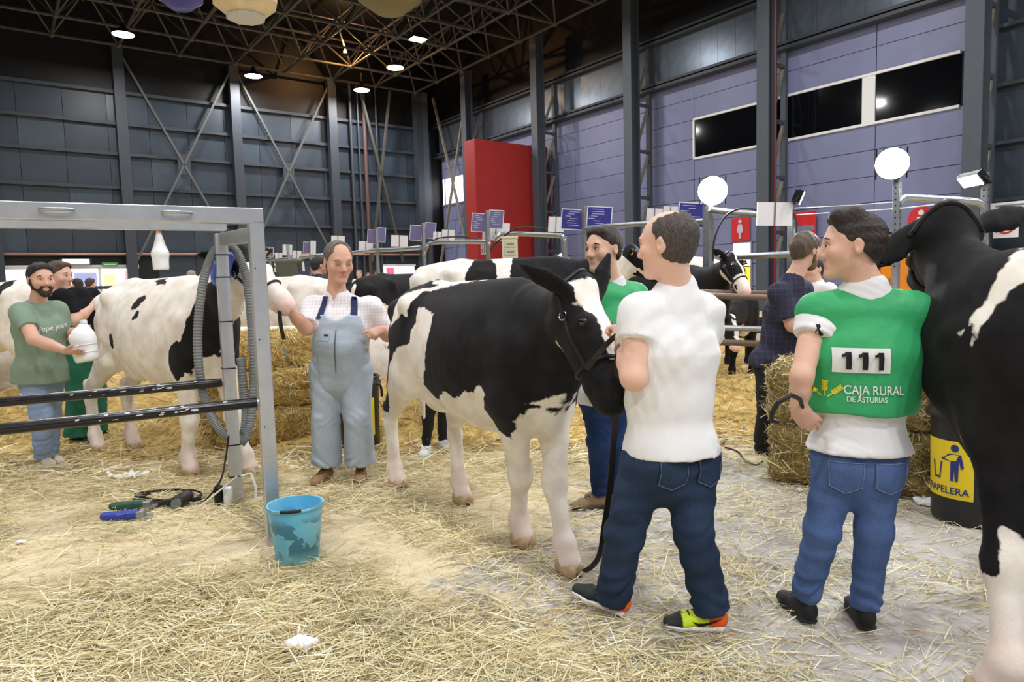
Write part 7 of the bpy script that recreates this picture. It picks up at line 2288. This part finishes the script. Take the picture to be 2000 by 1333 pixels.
def pen_sign(label, u0, v0, u1, v1, Y, material, lines=True, skew=0.0, yaw=0.0):
    """thin printed board with a pale margin, clamped above the stall pipes"""
    c = at((u0 + u1) / 2, (v0 + v1) / 2, Y)
    w = (u1 - u0) / FPX * Y; h_ = (v1 - v0) / FPX * Y
    e = empty('pen_sign', c - V3(0, 0, h_ / 2))
    e.rotation_euler = (0, skew, yaw)
    tag(e, label, 'sign', 'pen signs over the stalls')
    MB().box(-w / 2, w / 2, -.008, .008, 0, h_).build('board', M_board_w, e)
    if material is not M_board_w:
        m_ = min(w, h_) * .05
        pn = MB().box(-w / 2 + m_, w / 2 - m_, -.012, -.008, m_, h_ - m_).build('printed_face', material, e)
        if lines:
            rs = np.random.RandomState(int(u0))
            for i in range(7):
                z_ = h_ * (.86 - .105 * i)
                a_ = rs.uniform(-.42, -.1) * w; b_ = a_ + rs.uniform(.2, .5) * w
                MB().box(a_, min(b_, w * .42), -.014, -.012, z_ - h_ * .012, z_ + h_ * .012).build('text_line', M_lines, pn)
    else:
        MB().box(-w * .02, w * .02, -.016, -.008, 0, h_).build('clamp', mat('clamp_grey', (96, 98, 104), .5), e)
    return e
SK = math.radians(7)
signs = [('right bright blue pen sign above the smiling young man', 1144, 404, 1193, 446, 10.35, M_board_b), ('left bright blue pen sign above the smiling young man', 1094, 409, 1137, 449, 10.45, M_board_b),
         ('blue pen sign beside the left floodlight', 1322, 396, 1376, 445, 9.0, M_board_b),
         ('left lilac pen sign before the red block', 919, 417, 948, 453, 12.1, M_board_l), ('right lilac pen sign before the red block', 953, 411, 982, 447, 12.0, M_board_l),
         ('left lilac pen sign by the corner column', 799, 440, 823, 470, 14.1, M_board_l), ('right lilac pen sign by the corner column', 828, 435, 850, 466, 14.0, M_board_l),
         ('left lilac pen sign above the black stalled cow', 716, 449, 734, 476, 15.6, M_board_l), ('right lilac pen sign above the black stalled cow', 736, 445, 752, 473, 15.5, M_board_l),
         ('lilac pen sign left of the farmer head', 591, 473, 605, 495, 16.6, M_board_l), ('small lilac pen sign beside the front frame post', 518, 483, 534, 502, 18.0, M_board_l),
         ('white pen sign partly behind the bright blue pair', 1070, 424, 1100, 453, 11.2, M_board_w), ('white pen sign above the balding man head, left half', 1262, 408, 1292, 440, 9.6, M_board_w), ('white pen sign above the balding man head, right half', 1294, 404, 1321, 438, 9.4, M_board_w),
         ('white pen sign under the lilac pair before the red block', 941, 436, 994, 470, 12.3, M_board_w), ('white pen sign left of the red block', 862, 449, 887, 474, 13.6, M_board_w), ('white pen sign touching the right lilac board', 845, 453, 861, 476, 13.9, M_board_w),
         ('white pen sign in front of the far braces', 763, 460, 796, 482, 14.9, M_board_w), ('white pen sign right of the farmer head', 700, 472, 728, 490, 16.0, M_board_w),
         ('taller white pen sign on the far thin post left of the farmer', 551, 478, 570, 499, 17.2, M_board_w), ('low white pen sign just right of that taller far sign', 571, 490, 588, 505, 17.0, M_board_w), ('low white pen sign just left of that taller far sign', 537, 494, 551, 506, 17.6, M_board_w),
         ('white pen sign left of the farmer hair', 606, 471, 616, 497, 16.4, M_board_w), ('pale pen sign right above the farmer hair', 646, 461, 673, 478, 16.2, M_board_w)]
for lab, u0, v0, u1, v1, Y, m_ in signs:
    pen_sign(lab, u0, v0, u1, v1, Y, m_, lines=(u1 - u0) > 26, skew=SK * (.6 if m_ is M_board_w else .8), yaw=math.radians(-8))
wb_ = pen_sign('large white board beside the small floodlight', 1478, 396, 1546, 441, 7.9, M_board_w, skew=math.radians(2))
n3 = pen_sign('white number card reading 3 - 4 on the red block side', 939, 470, 953, 497, 12.4, M_board_w)
flat_text('lettering', '3-4', .1, (0, -.012, .06), (1, 0, 0), (0, 0, 1), mat('print_black', (20, 22, 24), .7), n3, out=.006)
# electric cabinet
c = at(996, 489, 11.6)
eb = empty('socket_cabinet', c - V3(0, 0, .24))
tag(eb, 'cream electric cabinet with three blue sockets before the red block', 'cabinet')
M_cream = mat('cream_plastic', (214, 212, 188), .5)
MB().box(-.13, .13, 0, .12, 0, .45).build('case', M_cream, eb, bevel=.008)
MB().box(-.14, .14, -.01, .13, .43, .47).build('lid', M_cream, eb, bevel=.006)
for z_ in (.16, .29):
    dr = MB().box(-.09, .1, -.012, 0, z_, z_ + .1).build('fuse_window', mat('cream_dark', (196, 196, 172), .4), eb, bevel=.003)
    MB().box(-.05, .07, -.016, -.012, z_ + .045, z_ + .06).build('fuse_row', mat('fuse_grey', (110, 120, 130), .5), dr)
for q in (-.06, .0, .06):
    MB().lathe([(.022, 0), (.022, .014), (.01, .016)], n=14).build('socket', mat('socket_blue', (60, 80, 190), .4), eb)
    sk = eb.children[-1] if False else [ch for ch in bpy.data.objects if ch.parent == eb and ch.name.startswith('socket')][-1]
    sk.rotation_euler = (math.radians(90), 0, 0); sk.location = (q, 0, .08)
# floodlights
def flood(label, u, v, Y, target, power, r=.16, lens=(.17, .12), glow=120.0):
    c = at(u, v, Y)
    e = empty('floodlight', c)
    d = Vector(target) - Vector(c)
    e.rotation_euler = d.to_track_quat('-Z', 'Y').to_euler()
    tag(e, label, 'floodlight', 'stall floodlights')
    (MB().lathe([(lens[0] * 1.02, .012), (lens[0] * 1.02, .03), (lens[0] * .6, .1)], n=28) if power else MB().box(-lens[0] * 1.12, lens[0] * 1.12, -lens[1] * 1.15, lens[1] * 1.15, .01, .07)).build('housing', M_housing, e)
    (MB().lathe([(.0, -.05), (lens[0] * .5, -.04), (lens[0] * .85, -.02), (lens[0], .01), (lens[0], .014)], n=28) if power else MB().box(-lens[0], lens[0], -lens[1], lens[1], -.002, .012)).build('lens', mat('flood_glow_%d' % glow, (250, 252, 255), .4, emit=glow), e)
    for i in range(5):
        MB().box(-lens[0] * .9 + i * lens[0] * .45 - .006, -lens[0] * .9 + i * lens[0] * .45 + .006, -lens[1], lens[1], .07, .1).build('fin', M_housing, e)
    MB().tube([(-lens[0] * 1.15, 0, .04), (-lens[0] * 1.2, -lens[1] * 1.5, .06), (lens[0] * 1.2, -lens[1] * 1.5, .06), (lens[0] * 1.15, 0, .04)], .012, 6).build('bracket', M_housing, e) if not power else None
    if power:
        dn = nrm(np.asarray(target) - c)
        area_light('floodlight_beam', c + dn * .03, target, power, .3, (.93, .96, 1.0))
    return e
flood('blazing left floodlight on the thick stall post', 1392, 373, 8.4, (0.6, 1.0, 1.3), 40, lens=(.17, .17), glow=45)
flood('blazing right floodlight on the perforated post', 1743, 320, 6.9, (1.0, .5, 1.3), 28, lens=(.15, .15), glow=45)
flood('small lit floodlight tilted upward above the plaid shirt man', 1567, 388, 7.9, at(1567, 388, 7.9) + V3(.8, -.3, -.35), 0, lens=(.13, .06), glow=10)
flood('floodlight seen edge-on at the top of the right post', 1894, 355, 6.95, at(1894, 355, 6.95) + V3(-.75, -.05, -.65), 0, lens=(.13, .06), glow=4)
# wet floor stand and pen partition
c = at(1456, 604, 26.5)
wf_ = empty('wet_floor_stand', (c[0], c[1], 0), HA)
tag(wf_, 'yellow wet floor stand below the lit doorway', 'stand')
for q in (-1, 1):
    MB().beam((q * .2, 0, 0), (q * .03, 0, .95), .5, .02, up=(1, 0, 0)).build('board', mat('wet_floor_yellow', (238, 206, 50), .5), wf_)
MB().beam((0, -.12, .95), (0, .12, .95), .05, .05).build('hinge', mat('wet_floor_yellow', (238, 206, 50), .5), wf_)
c = at(490, 625, 11.0)
gp = empty('green_partition', (c[0], c[1], 0))
tag(gp, 'dark green pen partition behind the front frame post', 'partition')
for i in range(5):
    MB().box(-.9, .55, -.02, .02, .12 + i * .22, .33 + i * .22).build('board', mat('green_board', (38, 96, 60), .6), gp, bevel=.006)
for q in (-.85, .5):
    MB().box(q - .03, q + .03, .02, .08, 0, 1.25).build('upright', M_galv, gp)
# dark sheet hung on the far stalls
c = at(566, 535, 16.5)
ds = empty('hung_sheet', (c[0], c[1], c[2]))
tag(ds, 'dark olive sheet hung between far stall posts', 'sheet')
P, Q = sdf_mesh([seg(V3(-.3, 0, .28), V3(.3, 0, .28), .05, .05, k=.02), seg(V3(-.1, 0, .25), V3(.05, 0, -.3), (.3, .05), (.2, .05), V3(1, 0, 0), k=.03)], .03)
mesh_np('cloth', P, Q, mat('olive_sheet', (84, 88, 76), .8), ds)
for q in (-.32, .32):
    MB().tube([(q, 0, .28), (q * 1.05, 0, .05)], .03, 6).build('tie', M_board_w, ds)

# ------------------------------------------------------------------ cows in the stalls
def stall_cow(label, u, Y, yaw_deg, coat, top_z=1.6, poll=None, muzzle=None, lying=False, h=.03, halter=False, head=None, X=None, **kw):
    x = (u - 1000) / FPX * Y if X is None else X
    gz = float(bed_height(x, Y)) * .7
    yaw = math.radians(yaw_deg)
    O = (x, Y)
    size = (top_z - gz) / 1.46 if not lying else kw.pop('size', 1.0)
    if poll is None:
        hd = dict(poll=V3(1.22, .0, 1.50 if not lying else .85) * size, muzzle=V3(1.62, 0, 1.22 if not lying else .58) * size, top=V3(.5, 0, 1))
    else:
        hd = dict(poll=to_local(at(*poll), O, yaw, gz), muzzle=to_local(at(*muzzle), O, yaw, gz), top=rot_in(V3(0, 0, 1) if head is None else head, yaw))
    hv = [(-.72 * size, -.14), (-.58 * size, .14), (.62 * size, -.13), (.56 * size, .13)]
    return cow(label, O, yaw, coat, hv, hd, size=size, h=h, lying=lying, halter=halter, base_z=gz, group='cattle in the stalls', **kw)
bc1 = polys_coat([[(-.36, 1.3), (-.3, 1.1), (-.34, .8), (-.1, .7), (0, .9), (-.02, 1.25), (-.06, 1.42), (-.16, 1.5), (-.3, 1.48)], [(.05, 2), (.1, 1.3), (0, .8), (.6, .6), (.9, .9), (1.05, 1.3), (.98, 2)]], [], lambda c: (np.full(len(c['dh']), .1), c['dh'] < .012), base=-.3)
stall_cow('white-rumped cow with black shoulders standing behind the heifer', 990, 7.55, -12, bc1, 1.72)
stall_cow('dark brown-black cow with white belly patch behind the farmer', 790, 9.5, 62, noise_coat(2.2, -.45, 4), 1.62, tags=False)
stall_cow('cream white cow seen beyond the white cow muzzle', 540, 9.2, 155, noise_coat(2.0, 1.2, 8, headblack=False), 1.62)
stall_cow('black patched cow rump at the far left edge', -18, 7.7, 165, noise_coat(2.6, .25, 12), 1.62, tags=False)
bc5 = polys_coat([[(-2, -1), (-2, 3), (2, 3), (2, -1)]], [[(.85, .2), (.95, .95), (1.15, 1.12), (1.4, .2)]], lambda c: (np.minimum(np.abs(c['hc'][:, 1]) - .02, np.minimum(.30 - c['hc'][:, 0], c['hc'][:, 2] + .09)), c['dh'] < .012), base=.3)
stall_cow('black and white cow with raised head and orange ear tags at the pen rails', 1280, 8.7, -40, bc5, 1.60, poll=(1424, 505, 7.75), muzzle=(1456, 560, 7.45), head=V3(.45, -.3, .8), halter=True, h=.019)
stall_cow('black cow with white blaze feeding head down at the pen rails', 1447, 9.7, -105, polys_coat([[(-2, -1), (-2, 3), (2, 3), (2, -1)]], [[(.7, .2), (.75, .8), (.95, .85), (.98, .2)]], lambda c: (np.minimum(np.abs(c['hc'][:, 1]) - .04, .46 - c['hc'][:, 0]), c['dh'] < .012), base=.3), 1.35,
          poll=(1425, 625, 8.0), muzzle=(1437, 668, 7.75), head=V3(.4, -.7, .3), halter=False, h=.02)
stall_cow('white cow with black patches behind the smiling young man', 1275, 11.2, 172, noise_coat(2.4, .35, 21), 1.8, tags=False)
stall_cow('white cow lying in straw behind the farmer arm', 528, 8.1, 188, noise_coat(2.0, 1.3, 3, headblack=False), lying=True, size=1.0, tags=False)
stall_cow('black and white cow lying in straw right of the farmer', 765, 7.15, -30, noise_coat(2.6, .4, 15), lying=True, size=.92, tags=False)
stall_cow('black and white cow lying in straw at the far left edge', -22, 8.6, -20, noise_coat(3.0, .3, 19), lying=True, size=.95, tags=False)
stall_cow('black cow lying beyond the lowest pen rail', 1575, 10.6, 170, noise_coat(2.0, -1.2, 5), lying=True, size=.9, tags=False)
